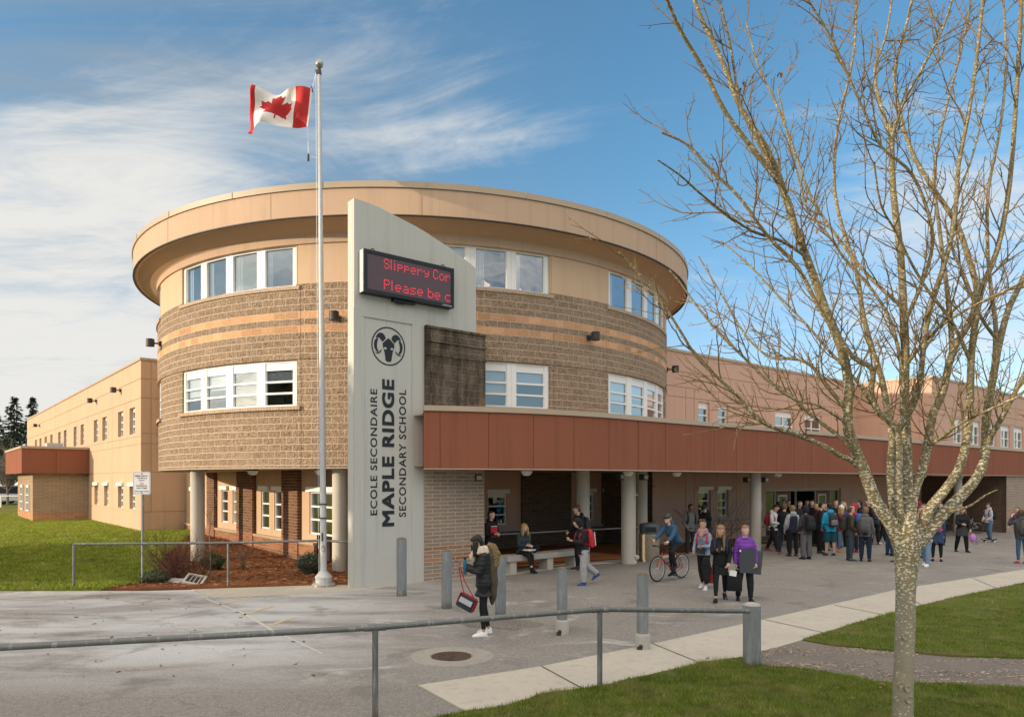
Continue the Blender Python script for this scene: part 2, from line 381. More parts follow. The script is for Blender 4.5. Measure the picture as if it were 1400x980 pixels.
far=[-900,-500,-300,-180,-120]+list(range(-90,91,3))+[120,180,300,500,900]
fy=[-60,-30,-15]+list(range(-6,100,3))+[130,180,260,400,700,1200]
b=MB()
for i in range(len(far)):
    for j in range(len(fy)): b.v.append((far[i],fy[j],gz(far[i],fy[j])-.05))
nY=len(fy)
for i in range(len(far)-1):
    for j in range(nY-1):
        b.f.append((i*nY+j,(i+1)*nY+j,(i+1)*nY+j+1,i*nY+j+1)); b.m.append(0); b.uv.append([(0,0)]*4)
tag(b.build('ground',MT['lawn'],None,180),None,None,None,'structure')
asp=[(-60,-5),(48,-5),(48,47),(26,47),(2,26),(-3,20),(-4,18.3),(-8.9,17.35),(-12.5,17.45),(-60,17.45)]
sheet_poly('parking_apron',asp,0,MT['asphalt'],2.0)
# lawns, mulch bed, walks
lawn_back=[(-60,17.3),(-13.5,17.3),(-9.9,17.35),(-9.6,18.6),(-10.2,20.5),(-11.4,23.5),(-12.6,27),(-14.6,33.5),(-16,36),(-21,42),(-60,70)]
sheet_poly('lawn',lawn_back,.035,MT['lawn'],2.0,skirt=.06)
mulch=[(-9.9,17.45),(-8.45,17.75),(-4.2,18.35),(-3.6,18.6),(-5.0,23.6),(-10,29.2),(-14.6,33.5),(-12.6,27),(-11.4,23.5),(-10.2,20.5),(-9.6,18.6)]
sheet_poly('bark_bed',mulch,.03,MT['mulch'],1.0,skirt=.06)
pad=[(-8.6,17.55),(-7.6,16.2),(-4.2,17.35),(-2.2,18.7),(-2.15,18.95),(-4.3,18.55),(-4.45,18.5)]
pad=[p.to_2d() for p in G((262,806),(292,817.5),(476,809),(600,793),(700,785.5),(760,777),(800,772),(870,767),(905,763),(980,754),(1060,744))]+[Vector((14.5,33.5)),Vector((3.2,24.8)),Vector((-.8,20.6)),Vector((-2.2,19.2)),Vector((-3.9,18.0)),Vector((-4.1,18.45))]
sheet_poly('concrete_strip',pad,.012,MT['walk'],2.0,skirt=.04)
bed2=[Vector((-.6,21.4)),Vector((3.6,24.2)),Vector((11,30.4)),Vector((10.2,32.8)),Vector((6,29.6)),Vector((1.2,29.3)),Vector((-3.5,25.4))]
sheet_poly('planting_bed',bed2,.03,MT['mulch'],1.0,skirt=.05)
walk_top=G((572,938),(740,912),(892,881),(1020,853),(1110,833),(1224,807),(1330,790),(1400,779))
walk_top=[p.to_2d() for p in walk_top]+[Vector((26,24.5)),Vector((27,22.6))]
walk_bot=[p.to_2d() for p in G((1400,797),(1300,818),(1222,838),(1175,851),(1096,876),(1012,900),(958,908),(825,939),(740,951),(690,967))]
walk_bot=walk_bot+[Vector((-.55,8.28))]
walk=walk_top+walk_bot
sheet_poly('sidewalk',walk,.02,MT['walk'],2.0,skirt=.06)
# saw-cut joints of the sidewalk: thin dark grooves laid as strips on the slab
jt=simple('joint_dark',(.09,.08,.07),.95,.2,8,0)
b=MB()
for (a0,a1) in (((892,881),(958,908)),((1045,848),(1135,868)),((1140,828),(1215,843)),((740,912),(800,945)),((1224,808),(1262,829)),((1330,791),(1365,806))):
    p,q=gp(*a0),gp(*a1); d=(q-p).normalized(); s=Vector((-d.y,d.x,0))*.012
    b.face([p-s+Vector((0,0,.0245)),q-s+Vector((0,0,.0245)),q+s+Vector((0,0,.0245)),p+s+Vector((0,0,.0245))])
tag(b.build('sidewalk_joint',jt),None,None,None,'structure')
path=[p.to_2d() for p in G((1012,899),(1096,876),(1137,884),(1222,892),(1300,899),(1400,902))]+[Vector((12.6,10.7)),Vector((11,9.15))]+[p.to_2d() for p in G((1400,942),(1300,937),(1200,935),(1167,927),(1107,917),(1050,912))]
sheet_poly('path',path,.014,MT['path'],1.0,skirt=.05)
lawn_r=[p.to_2d() for p in G((1097,876),(1137,883),(1222,891),(1300,898),(1400,901))]+[Vector((12.6,10.75)),Vector((26.6,22.0))]+[p.to_2d() for p in G((1400,797.5),(1300,818.5),(1222,838.5),(1175,851.5))]
def rag(P,amp=.03,st=.12):
    o=[]
    for i in range(len(P)):
        a,b_=P[i-1],P[i]; a=Vector((a[0],a[1])); b_=Vector((b_[0],b_[1])); n=max(1,int((b_-a).length/st)); nn=Vector((-(b_-a).y,(b_-a).x)).normalized()
        for k in range(n):
            q=a.lerp(b_,k/n); o.append(q+nn*amp*(noise.noise((q.x*5,q.y*5,1))+.6*noise.noise((q.x*16,q.y*16,4))))
    return o
lawn_f=[Vector((-1.9,7.4)),Vector((-.5,8.2))]+[p.to_2d() for p in G((690,968),(740,951.5),(825,939.5),(958,908.5),(1000,902),(1012,900.5),(1050,912.5),(1107,917.5),(1167,927.5),(1200,935.5),(1300,937.5),(1400,942.5))]+[Vector((11,9.1)),Vector((11,3)),Vector((-1.9,3))]
lawn_r=rag(lawn_r); lawn_f=rag(lawn_f)
sheet_poly('lawn',lawn_r,.035,MT['lawn'],1.0,skirt=.06)
sheet_poly('lawn',lawn_f,.035,MT['lawn'],1.0,skirt=.06)
# painted lines on the apron
yl=simple('worn_yellow_paint',(.54,.43,.25),.9,.3,12,.1)
wl=simple('worn_white_line',(.52,.50,.47),.9,.35,9,.1)
def line(name,a,bp,w,mat,z=.005):
    b=MB(); P=[gp(*a).lerp(gp(*bp),k/6) for k in range(7)]
    d=(P[-1]-P[0]).normalized(); s=Vector((-d.y,d.x,0))*w/2
    for k in range(6): b.face([P[k]-s+Vector((0,0,z)),P[k+1]-s+Vector((0,0,z)),P[k+1]+s+Vector((0,0,z)),P[k]+s+Vector((0,0,z))])
    return tag(b.build(name,mat),None,None,None,'structure')
line('painted_line',(297,827),(344,816),.09,yl); line('painted_line',(329,841.5),(373,828),.09,yl); line('painted_line',(366,855.5),(405,843),.09,yl)
line('pavement_seam',(281,818),(332,838),.05,wl); line('pavement_seam',(332,838),(372,861),.06,wl); line('pavement_seam',(372,861),(440,893),.035,wl)
def pip(x,y,poly):
    c=False;n=len(poly)
    for i in range(n):
        a,b=poly[i],poly[i-1]
        if (a[1]>y)!=(b[1]>y) and x<(b[0]-a[0])*(y-a[1])/(b[1]-a[1])+a[0]: c=not c
    return c
def pip_np(X,Y,poly):
    c=np.zeros(X.shape,bool); n=len(poly)
    for i in range(n):
        a,b=poly[i],poly[i-1]
        if abs(b[1]-a[1])<1e-9: continue
        cond=((a[1]>Y)!=(b[1]>Y))&(X<(b[0]-a[0])*(Y-a[1])/(b[1]-a[1])+a[0]); c^=cond
    return c
rng=np.random.default_rng(5)
def grass(polys, dens, hgt, wid, seed, off=.035, tone=0.0, worn=.8, mk='grass'):
    r=np.random.default_rng(seed); allp=[]
    for poly,dn,(x0,x1,y0,y1) in polys:
        n=int((x1-x0)*(y1-y0)*dn); X=r.uniform(x0,x1,n); Y=r.uniform(y0,y1,n)
        k=pip_np(X,Y,[(p[0],p[1]) for p in poly]); allp.append(np.stack([X[k],Y[k]],1))
    P=np.concatenate(allp); n=len(P)
    wn_=np.array([noise.noise((x*.8,y*1.1,5))+.6*noise.noise((x*2.6,y*3.1,7)) for x,y in P]); P=P[r.uniform(0,1,n)>worn*np.clip((wn_-.12)/.35,0,1)]; n=len(P)
    Z=np.array([gz(x,y) for x,y in P])+off if True else 0
    cl=np.array([noise.noise((x*1.3,y*1.3,0)) for x,y in P])
    h=hgt*r.uniform(.5,1.25,n)*(1+.45*cl); an=r.uniform(0,2*PI,n); w=wid*r.uniform(.6,1.3,n)
    ln=r.normal(0,.55,(n,2))*h[:,None]
    dx=np.cos(an)*w/2; dy=np.sin(an)*w/2
    V=np.zeros((n,3,3)); V[:,0]=np.stack([P[:,0]-dx,P[:,1]-dy,Z-.01],1); V[:,1]=np.stack([P[:,0]+dx,P[:,1]+dy,Z-.01],1); V[:,2]=np.stack([P[:,0]+ln[:,0],P[:,1]+ln[:,1],Z+h],1)
    me=bpy.data.meshes.new('grass'); me.vertices.add(3*n); me.vertices.foreach_set('co',V.reshape(-1).astype(np.float32))
    me.loops.add(3*n); me.loops.foreach_set('vertex_index',np.arange(3*n,dtype=np.int32)); me.polygons.add(n)
    me.polygons.foreach_set('loop_start',np.arange(0,3*n,3,dtype=np.int32)); me.update(calc_edges=True)
    at_=me.attributes.new('tone','FLOAT','FACE'); at_.data.foreach_set('value',np.clip(r.normal(.5+tone,.24,n)+.30*cl,0,1).astype(np.float32))
    me.materials.append(MT[mk])
    return tag(link('grass',me),'short winter grass growing over the lawns',None,None,'stuff')
grass([(lawn_f,5200,(-1.9,9,7.0,11.2)),(lawn_r,2400,(4,14,9.5,15)),(lawn_r,900,(8,26,15,22.5)),],0,.05,.0075,3)
grass([(lawn_back,900,(-21,-9,17.3,26)),(lawn_back,520,(-38,-9,26,50))],0,.085,.03,4,.035,.06,.15,'grass_sunlit')
# mulch chips and dead leaves as loose litter
def litter(name,label,poly,dens,bb,size,mat,seed,off):
    r=random.Random(seed); b=MB(); n=int((bb[1]-bb[0])*(bb[3]-bb[2])*dens)
    for _ in range(n):
        x,y=r.uniform(bb[0],bb[1]),r.uniform(bb[2],bb[3])
        if not pip(x,y,poly): continue
        if name=='leaf_litter' and noise.noise((x*.9,y*2.2,0))+.35*noise.noise((x*4,y*6,2))<r.uniform(-.25,.45): continue
        s=size*r.uniform(.5,1.5); M=Matrix.Rotation(r.uniform(0,6.3),3,'Z')@Matrix.Rotation(r.uniform(-.7,.7),3,'X')
        P=[M@Vector(q) for q in ((-s,-s*.3,0),(s,-s*.35,0),(s*.9,s*.3,s*.2),(-s*.8,s*.35,0))]
        b.face([p+Vector((x,y,gz(x,y)+off)) for p in P])
    return tag(b.build(name,mat),label,None,None,'stuff')
litter('bark_chips','loose bark chips over the planting bed',mulch,70,(-15,-3.6,17.3,33),.045,MT['chips'],2,.05)
lf=simple('dead_leaf',(.17,.095,.045),.8,.5,3,.1)
litter('fallen_leaves','brown fallen leaves scattered on the grass and path',lawn_f,3.2,(-1.9,9,7.0,11),.026,lf,4,.085)
litter('fallen_leaves','small dark leaf scraps scattered on the salt stained apron',[(-14,9.6),(-2.2,9.6),(-5.5,16.5),(-14,16.5)],2.2,(-14,-2,9.6,16.5),.028,simple('leaf_scrap',(.10,.08,.06),.9,.3,3,.1),9,.012)
lp=simple('pale_litter',(.42,.33,.25),.9,.3,3,.1)
litter('leaf_litter','pale crumbled leaf litter on the asphalt path',path,480,(3,13,8.8,11.5),.017,lp,6,.022)
# manhole with its concrete collar, and the scar of a lifted paving patch
c=gp(617,897)
m=empty('manhole',c,'rusty round manhole cover in a pale concrete collar','manhole')
b=MB(); b.lathe([(.62,-.03),(.60,.008),(.31,.010),(.31,-.02)],c,32); 
for k in range(len(b.v)):
    v=b.v[k]; q=noise.noise((v[0]*2,v[1]*2,3)); b.v[k]=(c.x+(v[0]-c.x)*(1+.10*q)*1.05,c.y+(v[1]-c.y)*(1+.12*q),v[2])
b.build('collar',concrete_walk('collar_concrete',(.35,.32,.275)),m,40)
b=MB(); b.lathe([(.30,-.02),(.30,.006),(.27,.012),(.25,.006),(0.01,.006)],c,32); b.box(c+Vector((0,0,.012)),(.03,.5,.012))
for k in range(9): b.box(c+Vector((random.uniform(-.2,.2),random.uniform(-.2,.2),.009)),(.05,.012,.008),random.uniform(0,3))
b.build('lid',simple('rusty_iron',(.075,.045,.032),.85,.3,14,.4,80),m,40)
pc=gp(688,853); pts=[]
for k in range(28):
    a=2*PI*k/28; q=1+.55*noise.noise((math.cos(a)*2.2,math.sin(a)*2.2,7))
    pts.append(Vector((pc.x+math.cos(a)*.72*q,pc.y+math.sin(a)*.42*q)))
sheet_poly('asphalt_patch',pts,.004,soil('dark_patch',(.07,.063,.055),(.36,.33,.29),4),.5)
# ================================================================ SCHOOL BUILDING
U=Vector((.769,.639,0)).normalized(); W=Vector((-.639,.769,0)).normalized(); N1=Vector((.639,-.769,0)).normalized(); N2=Vector((-.769,-.639,0)).normalized()
C0=Vector((-5.6,23.6,0)); TC=Vector((-3.76,30.47,0)); TR=10.08
def line_fn(P,d,n): return lambda s,z,dp=0: P+d*s-n*dp+Vector((0,0,z))
def cyl_fn(C,Rr): 
    def fn(s,z,dp=0):
        a=s/Rr; r=Rr-dp; return Vector((C.x+r*math.sin(a),C.y-r*math.cos(a),z))
    return fn
def s_px(P,d,px):
    k=(px-700)/F; return (k*P.y-P.x)/(d.x-k*d.y)
def sheet(name,fn,s0,s1,z0,z1,mats,parent,holes=(),gh=(),gv=(),gw=.018,gd=.022,ds=None,matfn=None,dfn=None,smooth=None):
    S={s0,s1}; Z={z0,z1}
    for h in holes: S|={h[0],h[1]}; Z|={h[2],h[3]}
    for z in gh: Z|={z-gw/2,z+gw/2}
    for g in gv: S|={g[0]-gw/2,g[0]+gw/2}; Z|={max(z0,g[1]),min(z1,g[2])}
    if dfn: 
        for z in dfn['z']: Z.add(z)
    S=sorted(x for x in S if s0-1e-6<=x<=s1+1e-6); Z=sorted(x for x in Z if z0-1e-6<=x<=z1+1e-6)
    if ds:
        S2=[]
        for a,b_ in zip(S,S[1:]):
            n=max(1,math.ceil((b_-a)/ds)); S2+= [a+(b_-a)*k/n for k in range(n)]
        S=S2+[S[-1]]
    def cell(i,j):
        if i<0 or j<0 or i>=len(S)-1 or j>=len(Z)-1: return None
        s=(S[i]+S[i+1])/2; z=(Z[j]+Z[j+1])/2
        for h in holes:
            if h[0]<s<h[1] and h[2]<z<h[3]: return (h[4],True)
        d=dfn['f'](s,z) if dfn else 0
        for q in gh:
            if abs(z-q)<gw/2: return (d+gd,False)
        for g in gv:
            if abs(s-g[0])<gw/2 and g[1]<z<g[2]: return (d+gd,False)
        return (d,False)
    b=MB(); nS,nZ=len(S)-1,len(Z)-1
    Cc=[[cell(i,j) for j in range(nZ)] for i in range(nS)]
    for i in range(nS):
        for j in range(nZ):
            d,hole=Cc[i][j]; a,c_,e,g=S[i],S[i+1],Z[j],Z[j+1]
            mi=matfn((a+c_)/2,(e+g)/2) if matfn else 0
            if not hole: b.face([fn(a,e,d),fn(c_,e,d),fn(c_,g,d),fn(a,g,d)],mi,[(a,e),(c_,e),(c_,g),(a,g)])
            if i+1<nS:
                d2,_=Cc[i+1][j]
                if abs(d-d2)>1e-6: 
                    b.face([fn(c_,e,d),fn(c_,e,d2),fn(c_,g,d2),fn(c_,g,d)],mi,[(c_+d,e),(c_+d2,e),(c_+d2,g),(c_+d,g)])
            if j+1<nZ:
                d2,_=Cc[i][j+1]
                if abs(d-d2)>1e-6:
                    b.face([fn(a,g,d),fn(c_,g,d),fn(c_,g,d2),fn(a,g,d2)],mi,[(a,g+d),(c_,g+d),(c_,g+d2),(a,g+d2)])
    o=b.build(name,mats,parent)
    if smooth: 
        bm=bmesh.new(); bm.from_mesh(o.data); bmesh.ops.remove_doubles(bm,verts=bm.verts,dist=1e-4); bm.to_mesh(o.data); bm.free()
        o.data.polygons.foreach_set('use_smooth',[True]*len(o.data.polygons)); o.data.set_sharp_from_angle(angle=R_(smooth))
    return o
SB=empty('school_building',(-3.76,30.47,0),'tan and brick two-storey school with round tower and oxide red entrance canopy','building')
def win(fn,s0,s1,z0,z1,d,style,parent=SB,fw=.05,post=0.0,top=.0,glass=None,blind=None,lintel=None,curtain=0):
    """window set in a reveal: frame front at depth d-.06, glass at d"""
    b=MB(); f0,f1=d-.06,d+.03
    L=fw+post
    b.fbox(fn,s0+.002,s0+L,z0+.002,z1-.002,f0,f1); b.fbox(fn,s1-L,s1-.002,z0+.002,z1-.002,f0,f1)
    b.fbox(fn,s0+L,s1-L,z0+.002,z0+fw,f0,f1); b.fbox(fn,s0+L,s1-L,z1-fw,z1-.002,f0,f1)
    zt=z1-fw
    if post:  # recessed sash lines on the broad posts
        for (a,c_) in ((s0+L-.02,s0+L+.025),(s1-L-.025,s1-L+.02)): b.fbox(fn,a,c_,z0+fw,z1-fw,f0+.03,f1)
    if top:
        zt=z1-top*(z1-z0); b.fbox(fn,s0+L,s1-L,zt,z1-fw,f0+.025,f1)
    rails=[]
    if style=='triple': rails=[z0+fw+(zt-z0-fw)*k/3 for k in (1,2)]
    if style=='double':
        rails=[z0+fw+(zt-z0-fw)*k/3 for k in (1,2)]; mid=(s0+s1)/2; b.fbox(fn,mid-.03,mid+.03,z0+fw,zt,f0+.01,f1)
    if style=='cross':
        rails=[z0+fw+(zt-z0-fw)*.5]; mid=(s0+s1)/2; b.fbox(fn,mid-.03,mid+.03,z0+fw,zt,f0+.01,f1)
    for z in rails: b.fbox(fn,s0+L,s1-L,z-.028,z+.028,f0+.005,f1)
    w=b.build('window',MT['white'],parent)
    g=MB(); g.face([fn(s0+L,z0+fw,d),fn(s1-L,z0+fw,d),fn(s1-L,zt,d),fn(s0+L,zt,d)],0,[(0,0),(1,0),(1,1),(0,1)])
    g.build('pane',glass or MT['glass'],w)
    if blind:
        q=MB(); q.fbox(fn,s0+L+.01,s1-L-.01,zt-(zt-z0)*blind,zt-.01,d+.05,d+.06); q.build('blind',MT['white'],w)
    if curtain:
        q=MB(); n_=5
        for m_ in range(n_): q.fbox(fn,s0+L+.01+(s1-s0-2*L)*curtain*m_/n_,s0+L+.01+(s1-s0-2*L)*curtain*(m_+.8)/n_,z0+fw+.01,zt-.01,d+.06+.02*(m_%2),d+.07+.02*(m_%2))
        q.build('curtain',MT['white'],w)
    if lintel:
        q=MB(); q.fbox(fn,s0-.08,s1+.08,z1+.0,z1+.16,-.10,d-.07); q.build('shutter_box',MT['white'],w)
    return w
# ---- round tower
tf=cyl_fn(TC,TR)
def sd(deg): return math.radians(deg)*TR
groups=[(-85.0,-56.6),(-42.5,-14.0),(0.6,29.1),(43.0,71.5),(85.5,114)]
holes=[];wins=[]
for a,b_ in groups:
    holes.append((sd(a),sd(b_),8.24,9.42,.20)); holes.append((sd(a),sd(b_),4.80,6.12,.20))
    for k in range(4):
        s0=sd(a+(b_-a)*k/4); s1=sd(a+(b_-a)*(k+1)/4); wins.append((s0,s1,k))
gv=[(sd(x),3.03,8.24) for x in (-13.2,29.9,-43.4,42.2)]+[(sd(x),8.3,9.6) for x in (-13.8,29.4)]
tower=sheet('tower_wall',tf,sd(-118),sd(118),3.03,9.60,[MT['block'],MT['stucco_tower']],SB,holes,(),gv,.014,.02,.22,lambda s,z:1 if z>8.3 else 0,
  {'z':[8.3,6.135],'f':lambda s,z:.02 if z>8.3 else (.03 if z<6.135 else 0)},25)
for s0,s1,k in wins:
    if -90<math.degrees(s0/TR)<116:
        win(tf,s0,s1,8.24,9.42,.14,'single',post=.10,curtain=(.28,.22,.3,.18)[k])
        win(tf,s0,s1,4.80,6.12,.14,'triple',post=.10,top=.20,blind=(.55,.42,.62,.35)[k])  # blinds added so these panes read pale, as with reflections
for a,b_ in groups:
    for z0,z1 in ((8.13,8.238),(4.69,4.798)):
        b=MB(); b.fbox(tf,sd(a)-.12,sd(b_)+.12,z0,z1,-.045,.10,0,16); b.build('sill',MT['sillbrick'],SB)
# head band, sloped soffit, fascia and metal cap: one ring each
def ring(name,prof,mat,n=144,smooth=35):
    b=MB(); rr=[]
    for r,z in prof: rr.append([(TC.x+r*math.cos(2*PI*k/n),TC.y+r*math.sin(2*PI*k/n),z) for k in range(n)])
    b.rings(rr+[rr[0]],0,False); return b.build(name,mat,SB,smooth,True)
ring('head_band',[(9.7,9.424),(10.11,9.424),(10.11,9.64),(10.14,9.66),(10.14,9.74),(9.7,9.74)],MT['fascia'])
ring('soffit',[(10.10,9.65),(10.72,9.93),(10.72,9.99),(10.10,9.99)],MT['soffit'])
ring('fascia',[(10.70,9.90),(10.86,9.90),(10.86,10.62),(10.70,10.62)],MT['fascia'])
ring('drip_edge',[(10.80,9.872),(10.875,9.872),(10.875,9.90),(10.80,9.90)],MT['darkgrey'])
ring('roof_cap',[(10.60,10.64),(10.90,10.63),(10.90,10.80),(10.60,10.83)],MT['cap'])
b=MB()
for k in range(24):   # standing seams of the cap and joints of the fascia
    a=2*PI*(k+.5)/24; M=Matrix.Rotation(a,3,'Z'); p=TC+M@Vector((10.905,0,10.715)); b.box(p,(.02,.02,.18),a)
b.build('cap_seam',MT['cap'],SB)
b=MB()
for k in range(16):
    a=2*PI*(k+.3)/16; M=Matrix.Rotation(a,3,'Z'); p=TC+M@Vector((10.862,0,10.26)); b.box(p,(.008,.016,.715),a)
b.build('fascia_joint',MT['soffit'],SB)
b=MB(); b.lathe([(10.65,10.55),(10.65,10.58)],TC,96); b.build('roof',MT['darkgrey'],SB)
b=MB(); b.lathe([(9.8,3.06),(9.8,3.10)],TC,72); b.lathe([(9.8,6.34),(9.8,6.5)],TC,72); b.lathe([(9.8,9.66),(9.8,9.7)],TC,72); b.lathe([(5.6,3.1),(5.6,9.66)],TC,48)
for k in range(12):
    a=2*PI*k/12; M=Matrix.Rotation(a,3,'Z'); b.box(TC+M@Vector((7.7,0,9.55)),(4.1,.12,.12),a)
b.build('room_core',MT['interior'],SB)
b=MB(); b.lathe([(9.0,3.0),(TR-.03,3.0),(TR-.03,3.028),(8.9,3.028)],TC,96); b.lathe([(.1,3.035),(9.2,3.035)],TC,64); b.build('tower_soffit',MT['soffit_light'],SB)
for k,(ang,rr_,zz) in enumerate([(-14.5,8.9,8.62),(-33,7.6,8.9),(19.5,8.6,8.72),(27.5,8.7,8.55),(10,8.2,8.9),(52,8.4,8.8),(64,7.9,8.8)]):
    p=TC+Vector((rr_*math.sin(R_(ang)),-rr_*math.cos(R_(ang)),zz)); b=MB(); b.lathe([(.03,-.11),(.12,-.09),(.22,0),(.13,.06),(.05,.11),(.02,.16)],p,16); b.build('pendant_lamp',MT['lamp'],SB,60)
    b=MB(); b.tube([p+Vector((0,0,.14)),Vector((p.x,p.y,9.66))],.01,6); b.build('pendant_cord',MT['black'],SB)
def wall_light(p,n,parent=SB):
    n=Vector(n).normalized(); s=Vector((-n.y,n.x,0)); b=MB()
    Mx=Matrix((s,n,Vector((0,0,1)))).transposed()
    b.box(Vector(p)+n*.03,(.14,.06,.16),0,0,Mx); b.box(Vector(p)+n*.14,(.05,.18,.05),0,0,Mx)
    b.lathe([(.08,-.12),(.135,-.12),(.135,.12),(.12,.135),(.02,.135)],Vector(p)+n*.33,20)
    o=b.build('wall_light',MT['darkgrey'],parent,40)
    g=MB(); g.lathe([(.02,-.10),(.115,-.10)],Vector(p)+n*.33,16); g.build('lens',MT['glass'],o); return o
for ang,z in ((-6.7,7.25),(-55.5,7.35),(37.5,7.10),(77,7.0)):
    a=R_(ang); n=Vector((math.sin(a),-math.cos(a),0)); wall_light(TC+n*(TR)+Vector((0,0,z)),n)
# ---- columns round the tower
def column(x,y,r,z1,parent=SB):
    z0=gz(x,y)-.1; b=MB(); b.lathe([(r,z0),(r,z1)],(x,y,0),28); return b.build('column',MT['post'],parent,40)
for th,rr_ in ((-42,9.6),(-7.6,9.55),(-67,8.7),(39.5,9.5),(61,9.6)):
    a=R_(th); column(TC.x+rr_*math.sin(a),TC.y-rr_*math.cos(a),.215,3.01)
# ---- ground floor walls set back under the tower
iL=line_fn(C0+N2*1.0,-W,N2)   # s runs towards the right seen from outside; s negative = further left
IL=C0+N2*1.0
def sl(px): return -s_px(IL,W,px)
zb=-.2
P_=[(287,297),(328,350),(390,412)]
hol=[];lw=[]
for (a,c_,z0,z1,st,bl) in ((262,270,1.05,2.20,'triple',1),(303,311.5,.95,2.28,'triple',0),(318,325,.95,2.28,'triple',1),(357,368,.92,2.30,'triple',0),(375,387,.92,2.30,'triple',0),(423,459,.95,2.30,'double',0)):
    s0,s1=sl(a),sl(c_); hol.append((s0,s1,z0,z1,.16)); lw.append((s0,s1,z0,z1,st,bl))
sheet('ground_floor_wall',iL,sl(255),.35,zb,3.03,[MT['stucco']],SB,hol,(),[(sl(x),.75,3.0) for x in (372,)],.016,.02)
for s0,s1,z0,z1,st,bl in lw: win(iL,s0,s1,z0,z1,.10,st,blind=.98 if bl else None,lintel=True,glass=MT['glass'])
for a,c_ in P_:
    b=MB(); b.fbox(iL,sl(a),sl(c_),zb,3.02,-.14,-.002); b.build('pilaster',MT['brown'],SB)
edges=[sl(255)]+[x for a,c_ in P_ for x in (sl(a),sl(c_))]+[.35]
for k in range(0,len(edges),2):
    b=MB(); b.fbox(iL,edges[k]+.003,edges[k+1]-.003,zb,.62,-.10,-.002); b.build('plinth',MT['brown'],SB)
for k in range(0,len(edges),2):
    b=MB(); b.fbox(iL,edges[k]+.003,edges[k+1]-.003,.62,.70,-.13,-.002); b.build('plinth_sill',MT['sillbrick'],SB)
# right-hand recessed wall
iR=line_fn(C0,U,N1)
def sr(px): return s_px(C0,U,px)
hol=[];lw=[]
for a,c_ in ((667,693),(792,812),(824,847)):
    s0,s1=sr(a),sr(c_); hol.append((s0,s1,.95,2.16,.16)); lw.append((s0,s1))
sheet('ground_floor_wall',iR,-.5,12.4,zb,3.0,[MT['stucco_right']],SB,hol)
for s0,s1 in lw: win(iR,s0,s1,.95,2.16,.10,'triple',top=.13,lintel=True,glass=MT['glass'])
for a,c_ in ((712,779),(870,905)):
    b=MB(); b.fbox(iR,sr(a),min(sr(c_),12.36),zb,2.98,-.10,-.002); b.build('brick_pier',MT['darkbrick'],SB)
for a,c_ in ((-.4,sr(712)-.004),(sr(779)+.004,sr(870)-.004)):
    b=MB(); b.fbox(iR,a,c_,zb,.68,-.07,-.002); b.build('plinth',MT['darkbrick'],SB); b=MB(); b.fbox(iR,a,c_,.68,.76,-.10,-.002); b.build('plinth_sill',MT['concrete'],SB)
# ---- wings
PLo=C0+N2*2.9; PRo=C0+N1*2.8
ZT=8.08
wl_=line_fn(PLo,-W,N2)
def lx(s): return -s
hol=[];ww=[]
for a,c_ in ((15.0,16.1),(17.45,18.6),(21.3,22.5),(23.7,24.9),(27.9,29.1),(30.4,31.6),(34.3,35.5),(36.8,38.0),(40.6,41.8),(43.6,44.8),(46.6,47.8),(49.4,50.6)):
    hol.append((lx(c_),lx(a),4.82,6.06,.26)); ww.append((lx(c_),lx(a),4.82,6.06,0))
for a,c_,bl in ((15.0,16.1,0),(17.45,18.6,0),(20.9,22.0,1),(23.6,24.7,1)):
    hol.append((lx(c_),lx(a),1.32,2.40,.26)); ww.append((lx(c_),lx(a),1.32,2.40,2 if bl else 1))
vj=[19.95,26.7,33,39.2,45.5,52]
sheet('wing_wall',wl_,-56,lx(13.88),-.2,ZT,[MT['stucco']],SB,hol,(7.25,6.38,4.66,4.30,3.04,1.22),[(lx(x),-.2,ZT) for x in vj]+[(lx(x),4.66,6.38) for x in (16.75,23.1,29.75,36.2,42.7)],.03,.025)
for s0,s1,z0,z1,k in ww: win(wl_,s0,s1,z0,z1,.20,'triple',top=.14 if k!=2 else .0,blind=.97 if k==2 else None,lintel=k>0)
eL=line_fn(PLo+W*13.88,U,N1)
sheet('wing_end_wall',eL,0,2.6,-.2,ZT,[MT['stucco']],SB,(),(7.25,6.38,4.79,4.33,3.04,1.24),[(.42,1.24,ZT)],.03,.025)
wr=line_fn(PRo,U,N1)
hol=[];ww=[]
for a,c_ in ((15.5,16.32),(16.95,17.75),(21.75,23.55),(24.57,26.4),(28.7,29.9)): hol.append((a,c_,4.9,6.1,.22)); ww.append((a,c_,4.9,6.1,'cross' if c_-a>1 else 'triple'))
for a,c_ in ((15.5,16.42),(16.92,17.77)): hol.append((a,c_,1.05,2.24,.22)); ww.append((a,c_,1.05,2.24,'triple'))
hol.append((20.9,28.5,-.5,2.28,.30))
sheet('wing_wall',wr,12.4,39.8,-.5,ZT,[MT['stucco_right']],SB,hol,(7.28,6.62,6.2,2.42,1.0),[(x,6.62,ZT) for x in (20.9,30)]+[(x,-.5,6.62) for x in (14.6,15.2,18.4)]+[(x,4.6,6.62) for x in (20.9,27.4)]+[(x,6.2,6.62) for x in (16.6,17.0,21.6,24.0)]+[(x,2.42,6.2) for x in (33,36.5)],.03,.025)
for s0,s1,z0,z1,st in ww: win(wr,s0,s1,z0,z1,.16,st,top=.24 if z0>4 else .12,lintel=z0<4,glass=MT['glass'])
rr=line_fn(C0+U*12.4,N1,-U)
b=MB(); b.fbox(rr,0,2.78,-.3,ZT-.05,-.0,.2); b.build('return_wall',MT['darkbrick'],SB)
